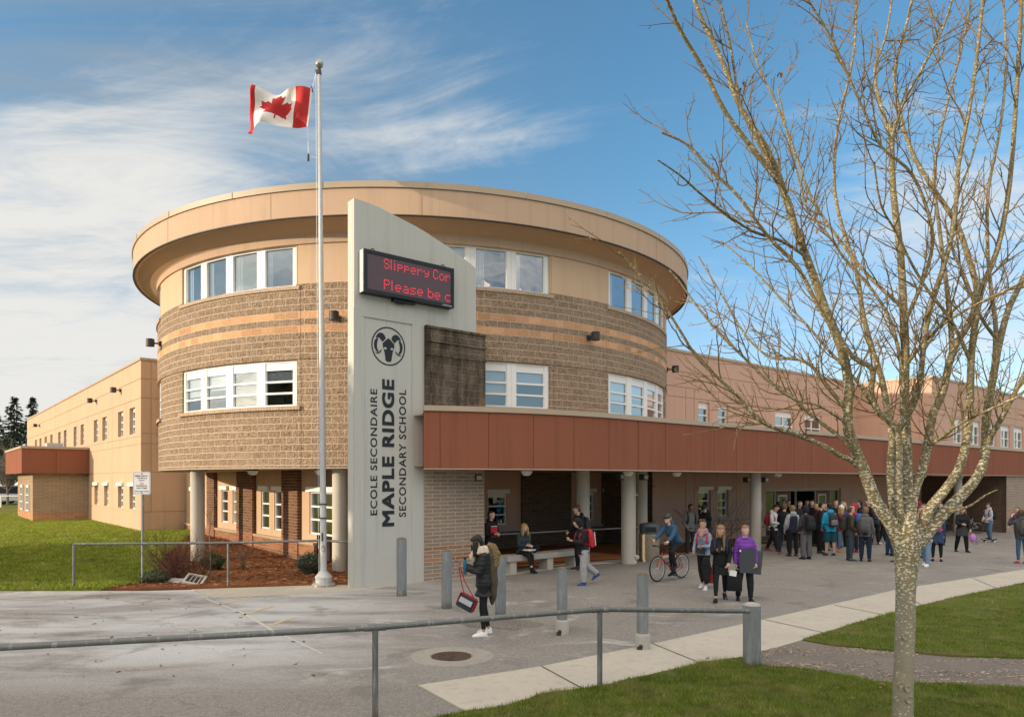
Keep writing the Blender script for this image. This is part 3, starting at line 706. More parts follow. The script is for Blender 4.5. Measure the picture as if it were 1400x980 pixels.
# projecting block of the right wing
BO=C0+N1*6.7
sbk=line_fn(BO+U*30.4,N1,-U)
sheet('wing_side_wall',line_fn(C0+N1*2.8+U*30.4,N1,-U),0,3.9,2.9,ZT,[MT['stucco_right']],SB,(),(7.28,6.62,6.2),[(1.9,2.9,ZT),(3.3,2.9,7.28)],.03,.025)
wb=line_fn(BO,U,N1)
hol=[];ww=[]
for a,c_ in ((1303,1317),(1326,1340),(1349,1362),(1368,1381),(1386,1399),(1404,1416),(1421,1432)):
    s0,s1=s_px(BO,U,a),s_px(BO,U,c_); hol.append((s0,s1,4.75,6.12,.2)); ww.append((s0,s1))
sheet('wing_wall',wb,30.4,66,2.9,ZT,[MT['stucco_right']],SB,hol,(7.28,6.62,6.2),[(x,2.9,ZT) for x in (34.6,39,44,49,54)],.03,.025)
for s0,s1 in ww: win(wb,s0,s1,4.75,6.12,.15,'cross',top=.24)
# parapet copings
def coping(fn,s0,s1,z,parent=SB):
    b=MB(); b.fbox(fn,s0,s1,z,z+.11,-.05,.3); b.build('coping',MT['cap'],parent)
coping(wl_,-56,lx(13.88)+.05,ZT); coping(eL,.31,2.6,ZT); coping(wr,12.7,30.1,ZT); coping(wb,30.35,66,ZT); coping(line_fn(C0+N1*2.8+U*30.4,N1,-U),0.0,3.6,ZT)
# roofs and back-of-room boxes so the wings are solid volumes
def slab(name,pts,z0,z1,mat):
    b=MB(); b.prism([tuple(p.to_2d()) for p in pts],lambda x,y:Vector((x,y,z1)),lambda x,y:Vector((x,y,z0)))
    return b.build(name,mat,SB)
LE=PLo+W*13.88; LF=PLo+W*56
inn=-N2*.35
slab('roof',[LE+inn+W*.1,LF+inn,LF-N2*14,LE-N2*14+W*.1],7.7,7.9,MT['darkgrey'])
slab('roof',[PRo-N1*.35+U*12.6,PRo-N1*14+U*12.6,PRo-N1*14+U*66,PRo-N1*.35+U*66],7.7,7.9,MT['darkgrey'])
slab('roof',[BO-N1*.35+U*30.8,PRo-N1*.2+U*30.8,PRo-N1*.2+U*66,BO-N1*.35+U*66],7.72,7.88,MT['darkgrey'])
def room(fn,s0,s1,z0,z1,dep,mat):
    b=MB()
    for z in (z0,z1): b.fbox(fn,s0,s1,z-.04,z+.04,.30,dep)
    b.fbox(fn,s0,s1,z0+.05,z1-.05,dep,dep+.1); b.fbox(fn,s0-.1,s0-.002,z0-.04,z1+.04,.30,dep+.1); b.fbox(fn,s1+.002,s1+.1,z0-.04,z1+.04,.30,dep+.1)
    return b.build('room',mat,SB)
for fn,s0,s1 in ((wl_,-55.8,lx(14.3)),(wr,12.8,39.5),(wb,30.8,65.8)):
    room(fn,s0,s1,4.2,7.4,3.2,MT['interior'])
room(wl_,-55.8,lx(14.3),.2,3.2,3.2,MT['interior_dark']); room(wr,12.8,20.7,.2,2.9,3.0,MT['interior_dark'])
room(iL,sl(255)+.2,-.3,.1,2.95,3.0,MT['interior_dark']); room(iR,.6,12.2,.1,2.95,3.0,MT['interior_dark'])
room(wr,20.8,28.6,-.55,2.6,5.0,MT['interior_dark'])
for s,z in ((17.98,7.1),(24.1,7.1),(47.5,7.1)): wall_light(wl_(lx(s),z,0),N2)
# entrance doors
b=MB()
b.fbox(wr,20.9,28.5,2.12,2.278,.10,.2)
for s in (20.93,21.9,23.9,25.9,27.5,28.4): b.fbox(wr,s,s+.08,-.3,2.118,.12,.2)
df=b.build('door_frame',MT['post'],SB)
for s in (20.93,27.5):
    g=MB(); g.fbox(wr,s+.09,s+.9,-.3,2.1,.16,.17); g.build('sidelight',MT['glass_dark'],df)
for s,op in ((21.98,0),(25.98,0)):
    b=MB(); b.fbox(wr,s+.01,s+.26,-.3,2.08,.14,.19); b.fbox(wr,s+1.1,s+1.48,-.3,2.08,.14,.19); b.fbox(wr,s+.26,s+1.1,1.95,2.08,.14,.19); b.fbox(wr,s+.26,s+1.1,-.3,.75,.14,.19)
    d_=b.build('door',MT['wood'],SB)
    g=MB(); 
    g.fbox(wr,s+.262,s+.33,.76,1.94,.125,.18); g.fbox(wr,s+1.03,s+1.098,.76,1.94,.125,.18); g.fbox(wr,s+.33,s+1.03,1.87,1.94,.125,.18); g.fbox(wr,s+.33,s+1.03,.76,.83,.125,.18); g.build('door_window',MT['white'],d_)
    g=MB(); g.fbox(wr,s+.34,s+1.02,.84,1.86,.15,.155); g.build('pane',MT['glass_dark'],d_)
    g=MB(); g.fbox(wr,s+1.2,s+1.24,.7,1.1,.06,.10); g.build('handle',MT['alu'],d_)
b=MB(); b.fbox(wr,20.0,20.42,1.22,1.62,-.09,-.002); ic=b.build('intercom',MT['white'],SB); b=MB(); b.fbox(wr,20.12,20.3,1.34,1.5,-.105,-.092); b.build('screen',MT['black'],ic)
# ---- entrance canopy following the tower, then running straight along the wing
path_pts=[]
for k in range(27):
    th=R_(7.1+(39.7-7.1)*k/26); r=12.16+(11.76-12.16)*k/26
    path_pts.append(Vector((TC.x+r*math.sin(th),TC.y-r*math.cos(th),0)))
end=path_pts[-1]
for k in range(1,40): path_pts.append(end+U*(k*1.3))
cum=[0]
for a,c_ in zip(path_pts,path_pts[1:]): cum.append(cum[-1]+(c_-a).length)
def pth(s,z,d=0):
    s=min(max(s,0),cum[-1]-1e-4); i=0
    while cum[i+1]<s: i+=1
    t=(s-cum[i])/(cum[i+1]-cum[i]); p=path_pts[i].lerp(path_pts[i+1],t)
    def nn(i): dd=(path_pts[min(i+1,len(path_pts)-1)]-path_pts[max(i-1,0)]).normalized(); return Vector((dd.y,-dd.x,0))
    n=nn(i).lerp(nn(i+1),t).normalized()
    return p-n*d+Vector((0,0,z))
CB,CT=2.97,4.44
L=cum[-1]
sheet('canopy_fascia',pth,0,L,CB,CT,[MT['red']],SB,(),(),[(.42+1.28*k,CB,CT) for k in range(0,45)],.016,.02,.4,None,None,30)
b=MB(); b.fbox(pth,0,L,CT,CT+.135,-.05,.25,0,int(L/.45)); b.build('canopy_cap',MT['cap'],SB); b=MB(); b.fbox(pth,0,L,CB-.03,CB-.002,-.012,.2,0,int(L/.45)); b.build('canopy_drip',MT['cap'],SB)
b=MB(); b.fbox(pth,.02,.06,CB,CT,.002,.9); b.build('canopy_end_panel',MT['red'],SB)
b=MB(); n=int(L/.5)
for k in range(n):
    a,c_=L*k/n,L*(k+1)/n
    def inner(s):
        p=pth(s,0,0); n_=-(pth(s,0,1)-p); q=max(.8,(p-C0).dot(N1)-.05 if True else 0)
        dd=(p-C0).dot(N1); lim=0.0 if (p-C0).dot(U)<12.4 else 2.82
        return p-N1*(dd-lim-.02)
    b.face([pth(a,CB+.05,.02),inner(a)+Vector((0,0,CB+.05)),inner(c_)+Vector((0,0,CB+.05)),pth(c_,CB+.05,.02)])
    b.face([pth(a,CT-.1,.02),pth(c_,CT-.1,.02),inner(c_)+Vector((0,0,CT-.1)),inner(a)+Vector((0,0,CT-.1))])
b.build('canopy_slab',MT['soffit'],SB)
def soffit_light(p):
    b=MB(); b.lathe([(.02,-.16),(.10,-.15),(.15,-.08),(.17,-.02),(.17,.06)],p,20,1); b.lathe([(.175,-.02),(.175,.065)],p,20,0)
    return b.build('soffit_light',[MT['darkgrey'],MT['white']],SB,45)
for px,Y in ((720,20.4),(859,22.3),(925,24.2),(1063,27.5),(1186,34.5),(1313,40),(1365,44),(1262,37)):
    p=at(px,650,Y); p.z=CB-.02; soffit_light(p)
for th in (-44.5,-27,-12): 
    a=R_(th); soffit_light(Vector((TC.x+9.3*math.sin(a),TC.y-9.3*math.cos(a),2.98)))
for px,py,Y in ((858,770,0),(1033,753,0)):
    p=gp(px,py); column(p.x,p.y,.205,CB+.04)
for s in (27.0,33.5,40): 
    p=C0+N1*6.9+U*s; column(p.x,p.y,.2,CB+.04)
pc=gp(866,770); b=MB(); z=0
b.tube([pc+Vector((0.02,0,-.02)),pc+Vector((.02,0,2.98))],.055,10); b.box(pc+Vector((.0,0,2.2)),(.28,.05,.04)); b.lathe([(.11,0),(.11,.05),(.06,.16),(.05,.18)],pc,12); b.ell(pc+Vector((.1,-.02,.2)),(.09,.07,.09)); b.build('downpipe',MT['post'],SB,40)
for px,py,Y in ((652,653,20.1),(848,651.5,23),(880,652,23.2),(1021,655.5,27.2),(1045,655.5,27.2)):
    p=at(px,py,Y); b=MB(); b.box(p,(.22,.2,.2),R_(39.7)); o=b.build('canopy_light',MT['darkgrey'],SB); g=MB(); g.box(p+N1*.105,(.17,.02,.12),R_(39.7)); g.build('lens',MT['post'],o)
# brick block closing the canopy on the right
bc=Vector((.6863*43.0,43.0,0))
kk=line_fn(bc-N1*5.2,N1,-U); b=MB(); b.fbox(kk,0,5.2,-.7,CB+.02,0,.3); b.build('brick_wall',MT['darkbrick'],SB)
kk=line_fn(bc,U,N1); b=MB(); b.fbox(kk,.0,16,-.7,CB+.02,-.002,.3); b.build('brick_wall',MT['norman'],SB)
# ---- small side entrance on the left wing
s_j=s_px(PLo,W,122.4); ze0,ze1=3.07,4.45
pj=PLo+W*s_j
k=(29.6-700)/F; pr=(k*pj.y-pj.x)/(N2.x-k*N2.y)
ec=pj+N2*pr
ff=line_fn(ec,U,N1)
sheet('porch_fascia',ff,0,pr,ze0,ze1,[MT['red']],SB,(),(),[(pr*.5,ze0,ze1)],.016,.02)
ff2=line_fn(ec+W*9,-W,N2)
sheet('porch_fascia',ff2,0,9,ze0,ze1,[MT['red']],SB,(),(),[(4.5,ze0,ze1)],.016,.02)
b=MB(); b.fbox(ff,-.05,pr,ze1,ze1+.13,-.05,.2); b.fbox(ff2,0,9-.21,ze1,ze1+.13,-.05,.2); b.build('porch_cap',MT['cap'],SB)
slab('porch_roof',[ec+U*.02-N1*.03,ec+W*9-N1*.0+U*.02,pj+W*9,pj-N1*.03],ze1-.2,ze1-.1,MT['darkgrey']); slab('porch_soffit',[ec+U*.02-N1*.03,ec+W*9+U*.02,pj+W*9,pj-N1*.03],ze0+.03,ze0+.08,MT['soffit'])
bs=ec-N1*.35+U*.55
b=MB(); fb=line_fn(bs,U,N1); b.fbox(fb,0,pr-.56,-.1,ze0+.02,0,.3); fb2=line_fn(bs+W*7.5,-W,N2); b.fbox(fb2,0,7.5-.302,-.1,ze0+.02,.002,.3); b.build('porch_wall',MT['tanbrick'],SB)
for s in (2.0,5.0): win(fb2,s,s+1.2,.9,2.4,-.02,'triple',top=.1)
p=pj+N2*1.6+W*1.2; b=MB(); b.box(p+Vector((0,0,ze1+.12)),(.8,.8,.5),.7); b.build('roof_vent',MT['alu'],SB)
# ================================================================ SIGN WALL (PYLON)
P0=Vector((-3.88,17.7,0)); pf=line_fn(P0,U,N1)
SW=empty('sign_wall',P0,'tall pale grey sign wall with curved top, ram crest and upright school lettering','sign wall')
top=[(0,9.59),(.35,9.57),(.7,9.53),(1.01,9.46),(1.4,9.38),(1.75,9.30),(2.09,9.21),(2.5,9.07),(2.95,8.92),(3.35,8.75),(3.74,8.57)]
body=[(0,-.2),(3.74,-.2)]+list(reversed(top))
b=MB(); b.prism(body,lambda t,z:pf(t,z,.016),lambda t,z:pf(t,z,.33)); 
up=[(0,6.9),(3.74,6.9)]+list(reversed(top)); b.prism(up,lambda t,z:pf(t,z,0),lambda t,z:pf(t,z,.0155))
b.build('wall_body',MT['pylon'],SW)
sheet('wall_face',pf,0,3.74,-.2,6.9,[MT['pylon']],SW,[(.28,1.66,.80,6.72,.0155)])
b=MB(); b.fbox(pf,.24,1.68,6.72,6.75,-.018,.0); b.build('drip_moulding',MT['pylon'],SW)
b=MB()
for k in range(10): b.face([pf(0,-.2+k*.98,.0),pf(0,-.2+(k+1)*.98,.0),pf(0,-.2+(k+1)*.98,.0),pf(0,-.2+k*.98,.0)]) if False else None
def text_mesh(name,body,fn,t0,t1,z0,z1,mat,parent,vertical=False,bold=.0,d=-.004,ext=.004,spacing=1.0,bold_copies=0):
    cu=bpy.data.curves.new(name,'FONT'); cu.body=body; cu.size=1; cu.offset=bold; cu.space_character=spacing; cu.resolution_u=4
    o=bpy.data.objects.new('tmp',cu); COL.objects.link(o); dg=bpy.context.evaluated_depsgraph_get()
    me=bpy.data.meshes.new_from_object(o.evaluated_get(dg)); bpy.data.objects.remove(o); me.name=name
    xs=[v.co.x for v in me.vertices]; ys=[v.co.y for v in me.vertices]; x0,x1,y0,y1=min(xs),max(xs),min(ys),max(ys)
    bm=bmesh.new(); bm.from_mesh(me)
    r=bmesh.ops.extrude_face_region(bm,geom=list(bm.faces)); top_=[g for g in r['geom'] if isinstance(g,bmesh.types.BMVert)]
    topset=set(top_)
    for v in bm.verts:
        a=(v.co.x-x0)/(x1-x0); c=(v.co.y-y0)/(y1-y0); dd=d-(ext if v in topset else 0)
        v.co=fn(t1-(t1-t0)*c,z0+(z1-z0)*a,dd) if vertical else fn(t0+(t1-t0)*a,z0+(z1-z0)*c,dd)
    bmesh.ops.recalc_face_normals(bm,faces=bm.faces); bm.to_mesh(me); bm.free()
    if bold_copies:   # heavier strokes: offset copies of the same outline, each a hair proud of the last
        n0=len(me.vertices); V=[v.co.copy() for v in me.vertices]; Fc=[tuple(p.vertices) for p in me.polygons]; v2=[];f2=[]
        ex=(fn(0,0,0)-fn(1,0,0)); ez=fn(0,1,0)-fn(0,0,0); en=fn(0,0,0)-fn(0,0,1)
        for k,(a,c) in enumerate(((0,0),(1,0),(-1,0),(0,1),(0,-1),(1,1),(-1,-1),(1,-1),(-1,1))):
            o_=ex*a*bold_copies+ez*c*bold_copies*1.1+en*.0006*k; v2+= [tuple(q+o_) for q in V]; f2+=[tuple(i+n0*k for i in f) for f in Fc]
        me=bpy.data.meshes.new(name); me.from_pydata(v2,[],f2)
    me.materials.clear(); me.materials.append(mat); return link(name,me,parent)
pt=lambda t,z,d=0: pf(t,z,.0155+d)
text_mesh('lettering','ECOLE SECONDAIRE',pt,.455,.645,1.79,4.95,MT['ink'],SW,True,.012,spacing=1.12)
text_mesh('lettering','MAPLE RIDGE',pt,.80,1.12,1.51,5.21,MT['ink'],SW,True,.0,spacing=1.10,bold_copies=.016)
text_mesh('lettering','SECONDARY SCHOOL',pt,1.28,1.485,1.72,5.00,MT['ink'],SW,True,.012,spacing=1.12)
# ram crest: a ring, the head and two curled horns
cx,cz,cr=.97,6.065,.49
def lf_(x,y,d): return pt(cx+x*cr,cz+y*cr,d)
b=MB(); n=64
for k in range(n):
    a,c_=2*PI*k/n,2*PI*(k+1)/n; o_,i_=1.0,.93
    q=[(i_*math.cos(a),i_*math.sin(a)),(o_*math.cos(a),o_*math.sin(a)),(o_*math.cos(c_),o_*math.sin(c_)),(i_*math.cos(c_),i_*math.sin(c_))]
    b.face([lf_(x,y,-.006) for x,y in q])
head=[(0,.42),(.10,.36),(.20,.26),(.34,.14),(.34,-.02),(.28,-.16),(.25,-.30),(.20,-.52),(.18,-.70),(.12,-.80),(-.12,-.80),(-.18,-.70),(-.20,-.52),(-.25,-.30),(-.28,-.16),(-.34,-.02),(-.34,.14),(-.20,.26),(-.10,.36)]
b.face([lf_(x,y,-.006) for x,y in reversed(head)])
horn=[(.16,.40),(.24,.56),(.38,.66),(.54,.64),(.66,.54),(.74,.40),(.70,.36),(.60,.40),(.50,.36),(.42,.26),(.36,.20),(.26,.28)]
horn2=[(.60,.36),(.72,.34),(.82,.20),(.85,.02),(.82,-.16),(.74,-.30),(.64,-.36),(.58,-.30),(.66,-.18),(.68,-.02),(.66,.14),(.62,.26)]
horn3=[(.38,-.18),(.44,-.32),(.54,-.42),(.68,-.44),(.80,-.38),(.70,-.38),(.58,-.36),(.48,-.26)]
for h in (horn,horn2,horn3):
    b.face([lf_(x,y,-.006) for x,y in h]); b.face([lf_(-x,y,-.006) for x,y in reversed(h)])
cr_o=b.build('ram_crest',MT['ink'],SW)
b=MB()
for s in (-1,1):
    e=[(s*.10,-.12),(s*.17,-.19),(s*.26,-.16),(s*.27,-.08),(s*.18,-.06)]
    b.face([lf_(x,y,-.009) for x,y in (e if s<0 else e)])
b.build('crest_eye',MT['pylon'],cr_o)
# LED message board
lf2=lambda t,z,d=0: pf(t-.175,z,d)
BO_=empty('message_board',lf2(1.66,7.27,-.1),'black electronic message board with red dot letters, mounted on the sign wall','message board')
b=MB(); b.fbox(lf2,.32,3.0,7.27,8.33,-.22,-.004)
b.build('cabinet',MT['black'],BO_)
b=MB()
for a,c_,e,g in ((.32,3.0,8.24,8.33),(.32,3.0,7.27,7.36),(.32,.41,7.36,8.24),(2.91,3.0,7.36,8.24)): b.fbox(lf2,a+.001,c_-.001,e+.001,g-.001,-.245,-.2202)
b.build('bezel',MT['black'],BO_)
b=MB(); b.fbox(lf2,.41,2.91,7.36,8.24,-.226,-.2202); b.build('screen',simple('dim_led_panel',(.105,.068,.080),.5,.12,30,.1,200),BO_)
b=MB(); b.fbox(lf2,.302,.318,7.28,8.32,-.22,-.02); b.build('sunlit_side_strip',MT['alu'],BO_)  # pale strip added for the sunlit left side of the cabinet
for t in (.62,2.72):
    q=MB(); q.tube([lf2(t+.05*math.cos(a),8.36+.05*math.sin(a),-.12) for a in [k*PI/6 for k in range(7)]],.012,6); q.build('lifting_eye',MT['black'],BO_)
b=MB(); b.fbox(lf2,1.2,1.85,7.20,7.268,-.15,-.03); b.fbox(lf2,1.32,1.55,7.165,7.198,-.12,-.05); b.build('conduit_box',MT['black'],BO_)
FONT={'S':["01110","10001","10000","01110","00001","10001","01110"],'l':["10","10","10","10","10","10","10"],'i':["10","00","10","10","10","10","10"],
'p':["00000","00000","11110","10001","11110","10000","10000"],'e':["00000","00000","01110","10001","11111","10000","01110"],'r':["00000","00000","10110","11001","10000","10000","10000"],
'y':["00000","00000","10001","10001","01111","00001","01110"],'C':["01110","10001","10000","10000","10000","10001","01110"],'o':["00000","00000","01110","10001","10001","10001","01110"],
'P':["11110","10001","10001","11110","10000","10000","10000"],'a':["00000","00000","01110","00001","01111","10001","01111"],'s':["00000","00000","01111","10000","01110","00001","11110"],
'b':["10000","10000","11110","10001","10001","10001","11110"],'c':["00000","00000","01111","10000","10000","10000","01111"],' ':["00"]*7}
def led_line(txt,t0,t1,z1,pz):
    cols=sum(len(FONT[c][0])+1 for c in txt)-1; pt_=(t1-t0)/cols; x=0
    for ch in txt:
        g=FONT[ch]; b=MB()
        for r in range(7):
            for k in range(len(g[0])):
                if g[r][k]=='1': b.lathe([(.0125,0),(.011,.006)],(0,0,0),6) if False else b.fbox(lf2,t0+(x+k)*pt_+.006,t0+(x+k+1)*pt_-.006,z1-(r+1)*pz+.008,z1-r*pz-.008,-.233,-.2265)
        x+=len(g[0])+1
        if b.v: b.build('led_letter',MT['led'],BO_)
led_line('Slippery Cor',.87,2.89,8.20,.037); led_line('Please be c',.87,2.89,7.68,.037)
text_mesh('maker_plate','DAKTRONICS',lf2,2.63,2.92,7.29,7.325,MT['white'],BO_,False,.0,-.2462,.001)
# brick pier beside the sign wall (lower face grey brick, upper face stained block)
BP=empty('brick_pier',pf(3,0,0),'square brick pier beside the sign wall, its stained block top above the canopy','pier')
b=MB(); b.fbox(pf,2.04,3.99,-.1,2.965,-.06,-.002); b.fbox(pf,3.76,3.99,-.1,2.965,.0,1.5); b.build('pier_base',MT['norman'],BP)
b=MB(); b.fbox(pf,2.035,3.995,4.6,6.74,-.10,-.002); b.fbox(pf,3.76,3.995,4.6,6.74,.0,1.5)
for k,z in enumerate((6.74,6.38,6.02)): b.fbox(pf,2.02,4.02,z-.06,z,-.14-.0*k,-.102)
b.build('pier_top',MT['pierblock'],BP)
# ================================================================ FLAGPOLE
fb_=Vector((-4.73,18.1,0.0)); ft=at(436.5,88,18.1)
def fp(z): return fb_.lerp(ft,z/ft.z)
FPo=empty('flagpole',fb_,'tall white metal flagpole with a ball on top, beside the sign wall','flagpole')
b=MB(); zs=[.1,.3,2,4,6,8,10,11.5,ft.z-.25]
b.tube([fp(z) for z in zs],[.083,.083,.081,.076,.07,.061,.053,.046,.041],20); b.build('pole',MT['alu'],FPo,60)
b=MB(); b.lathe([(.30,-.02),(.30,.05),(.27,.08),(.21,.10),(.20,.18),(.22,.24),(.17,.30),(.12,.36),(.10,.38)],fb_,24); b.build('base_shoe',MT['alu'],FPo,50)
b=MB(); b.ell(ft,(.10,.10,.10),None,0,16,10); b.build('finial_ball',simple('tarnished_ball',(.35,.33,.28),.35,.2,8,.05,40,.7),FPo,80)
b=MB(); b.tube([ft+Vector((0,0,-.26)),ft+Vector((0,0,-.09))],[.06,.035],14); b.box(ft+Vector((-.05,0,-.19)),(.1,.05,.08)); b.build('truck',MT['darkgrey'],FPo,50)
hz1,hz0=at(427,122,18.1),at(420.5,174,18.1); hp=[ft+Vector((-.08,0,-.2)),hz1,hz0,at(421,190,18.1),at(421.5,212,18.1)]
b=MB(); b.tube(hp,.006,5); b.tube([at(421.5,214,18.1),at(434,216,18.1)],.005,5); b.tube([fp(.95)+Vector((-.11,-.05,0)),ft+Vector((-.07,-.06,-.2))],.005,5); b.build('halyard',MT['white'],FPo)
b=MB(); b.tube([at(421.5,210,18.1),at(421.5,212,18.1),at(421.5,220,18.1)],[.01,.03,.03],10); b.tube([at(426,119,18.1),at(427,126,18.1)],.02,8); b.build('halyard_weight',MT['darkgrey'],FPo)
b=MB(); b.box(fp(1.25)+Vector((0,-.1,0)),(.03,.03,.2)); b.lathe([(.098,0),(.098,.03)],fp(2.05),18); b.lathe([(.096,0),(.096,.03)],fp(1.7),18); b.tube([fp(.95)+Vector((.02+.05*math.cos(a),-.1,.07*math.sin(a))) for a in [k*PI/6 for k in range(13)]],.006,5); b.build('cleat',MT['darkgrey'],FPo)
# flag: one waving cloth; red bands and leaf are colours of its weave
leaf=[(0,-.46),(.02,-.22),(.27,-.26),(.235,-.16),(.45,.03),(.395,.065),(.42,.23),(.29,.20),(.26,.27),(.13,.13),(.19,.43),(.105,.385),(0,.56)]
leaf=leaf+[(-x,y) for x,y in reversed(leaf[:-1]) if x>0]
fl=[]; nx,ny=150,75; b=MB(); flag_r=(.50,.020,.022); 
flagred=simple('flag_red',(.46,.028,.028),.8,.12,3,.15,200); flagwhite=simple('flag_white',(.74,.70,.64),.75,.08,3,.15,200)
def flagpt(u_,v_):
    # u_: 0 at hoist .. 1 at fly, v_: 0 bottom .. 1 top; the cloth streams to the left and swings towards the camera
    hoist=hz0.lerp(hz1,v_); 
    w=.13*math.sin(u_*8.2-2.6*v_)*min(1,u_*2.4)+.055*math.sin(u_*17+4.2*v_)*min(1,u_*1.6+.2)+.03*math.sin(u_*9-9*v_)*min(1,u_*3)
    x=-1.66*u_*(1-.04*math.sin(u_*5)); y=-.25*u_+w*1.5+.15*max(0,u_-.78)*6*(.5+v_*.2)
    z=.05*math.sin(u_*5.2+.6)-.03-.05*u_+(v_-.5)*.02*math.sin(u_*6)
    if u_>.80: x+= (u_-.80)*.9; y+=(u_-.80)*1.6*math.sin(v_*2.4+.4)
    return hoist+Vector((x,y,z-.0))
for i in range(nx+1):
    for j in range(ny+1): b.v.append(tuple(flagpt(i/nx,j/ny)))
for i in range(nx):
    for j in range(ny):
        uu,vv=(i+.5)/nx,(j+.5)/ny
        b.f.append((i*(ny+1)+j,(i+1)*(ny+1)+j,(i+1)*(ny+1)+j+1,i*(ny+1)+j+1))
        lx_,ly_=(uu-.5)*2.0,(vv-.5)
        red=uu<.25 or uu>.75 or pip(lx_/.92,(ly_)/.80,leaf)
        if uu<.022: red=False
        b.m.append(0 if red else 1); b.uv.append([(uu,vv)]*4)
tag(b.build('flag',[flagred,flagwhite],None,180),'red and white maple leaf flag streaming left from the pole','flag')
# ================================================================ RAILS, BOLLARDS, SIGN
def rail_fence(name,label,pts,posts,r,cat='railing',mat=None):
    o=empty(name,posts[0][0],label,cat); b=MB(); b.tube(pts,r,12); b.build('rail',mat or MT['rail'],o,60)
    for base,ht in posts:
        q=MB(); q.tube([base+Vector((0,0,-.1)),base+Vector((0,0,ht-r*.5))],r,12); q.build('post',mat or MT['rail'],o,60)
    return o
q0=at(-60,888,7.0); q1=at(513,857.5,8.08); q2=at(820,832.5,9.2); q3=at(1024,835,10.02)
def down(p): return Vector((p.x,p.y,gz(p.x,p.y)))
qm=q0.lerp(q1,-.12)
FR=rail_fence('pipe_railing','low galvanised pipe railing across the foreground ending at a round post',[q0+(q0-q1)*.6,q0,q1,q2,q3],[(down(q1),q1.z),(down(q2),q2.z),(down(q0+(q0-q1)*.5),q0.z)],.034)
for p,d0,d1 in ((q1,q0,q2),(q2,q1,q3)):
    b=MB()
    for dd in (d0,d1): b.tube([p,p+(dd-p).normalized()*.12],.041,12)
    b.build('elbow',MT['rail'],FR,60)
r0=at(101,743,17.64); r0.z=1.10; r1=at(312,740,18.0); r1.z=1.10; r2=at(437,739,18.7); r2.z=1.10; r3=at(476,739.5,18.75); r3.z=1.10
rail_fence('pipe_railing','thin pipe railing in front of the bark bed and lawn',[r0,r1,r2,Vector((-4.15,18.3,1.1))],[(down(r0),1.10-gz(r0.x,r0.y)),(down(r1),1.10),(down(r2),1.10)],.030)
def bollard(label,px,py,h,r,collar=0,lean=0):
    c=gp(px,py); c.y+=r; o=empty('bollard',c,label,'bollard','galvanised steel bollards along the plaza edge')
    top_=c+Vector((lean*h,0,h))
    b=MB(); b.tube([c+Vector((0,0,-.1)),c+Vector((0,0,.02)),top_+Vector((0,0,-.02)),top_],[r,r,r,r*.985],28); b.build('post',MT['galv'],o,40)
    b=MB(); b.lathe([(r*.97,0),(r*.9,.02),(r*.5,.04),(.01,.05)],top_+Vector((0,0,-.003)),24); b.build('mortar_cap',simple('rusty_cap',(.16,.125,.09),.95,.35,12,.5,40) if collar!=2 else MT['concrete'],o,60)
    if collar==1:
        b=MB(); b.lathe([(r*1.28,-.05),(r*1.28,.22),(r*1.15,.25),(r*1.01,.255)],c,28); b.build('collar',MT['concrete'],o,50)
        b=MB(); b.box(c+Vector((-r*.7,-r*1.12,.03)),(.07,.05,.06),.3); b.ell(c+Vector((-r*.5,-r*1.16,.07)),(.035,.03,.03)); b.build('padlock_eye',MT['darkgrey'],o)
    return o
bollard('grey steel bollard nearest the sign wall, standing in shade',548,815,1.30,.115)
bollard('grey steel bollard just left of the woman with the cream scarf',610,832,1.18,.108)
bollard('grey steel bollard partly hidden behind the woman with the cream scarf',684,845,1.16,.108)
bollard('steel bollard with low concrete collar behind the pipe railing elbow',769,868,1.12,.092,1)
bollard('tallest-looking collared bollard at the edge of the concrete sidewalk',880,889,1.17,.092,1)
bollard('stout end bollard joined to the pipe railing, mortar heaped on top',1032,913,.87,.125,2)
sp=gp(195,798)
S_=empty('parking_sign',sp,'small white no parking sign with red lettering on a thin metal post','sign')
b=MB(); b.tube([sp+Vector((0,0,-.1)),sp+Vector((0,0,2.9))],.034,10); b.build('post',MT['galv'],S_,60)
sf=line_fn(sp+Vector((-.225,-.045,0)),Vector((1,0,0)),Vector((0,-1,0)))
def rrect(w,h,r,n=5):
    o=[]
    for cx_,cy_,a0 in ((w-r,r,-PI/2),(w-r,h-r,0),(r,h-r,PI/2),(r,r,PI)):
        for k in range(n+1): a=a0+PI/2*k/n; o.append((cx_+r*math.cos(a),cy_+r*math.sin(a)))
    return o
b=MB(); zb_=2.30; b.prism(rrect(.45,.58,.05),lambda x,y:sf(x,zb_+y,0),lambda x,y:sf(x,zb_+y,.006)); pl=b.build('plate',simple('sign_face',(.62,.63,.64),.5,.05,3,0),S_)
b=MB()
inner=[(x*.93+.016,y*.945+.016) for x,y in rrect(.45,.58,.05)]; inner2=[(x*.90+.0225,y*.92+.023) for x,y in rrect(.45,.58,.05)]
for k in range(len(inner)):
    a,c_=k,(k+1)%len(inner); b.face([sf(inner2[a][0],zb_+inner2[a][1],-.0015),sf(inner[a][0],zb_+inner[a][1],-.0015),sf(inner[c_][0],zb_+inner[c_][1],-.0015),sf(inner2[c_][0],zb_+inner2[c_][1],-.0015)])
b.build('border',MT['ink'],pl)
inkred=simple('sign_red_ink',(.13,.03,.035),.6,.1,5,0)
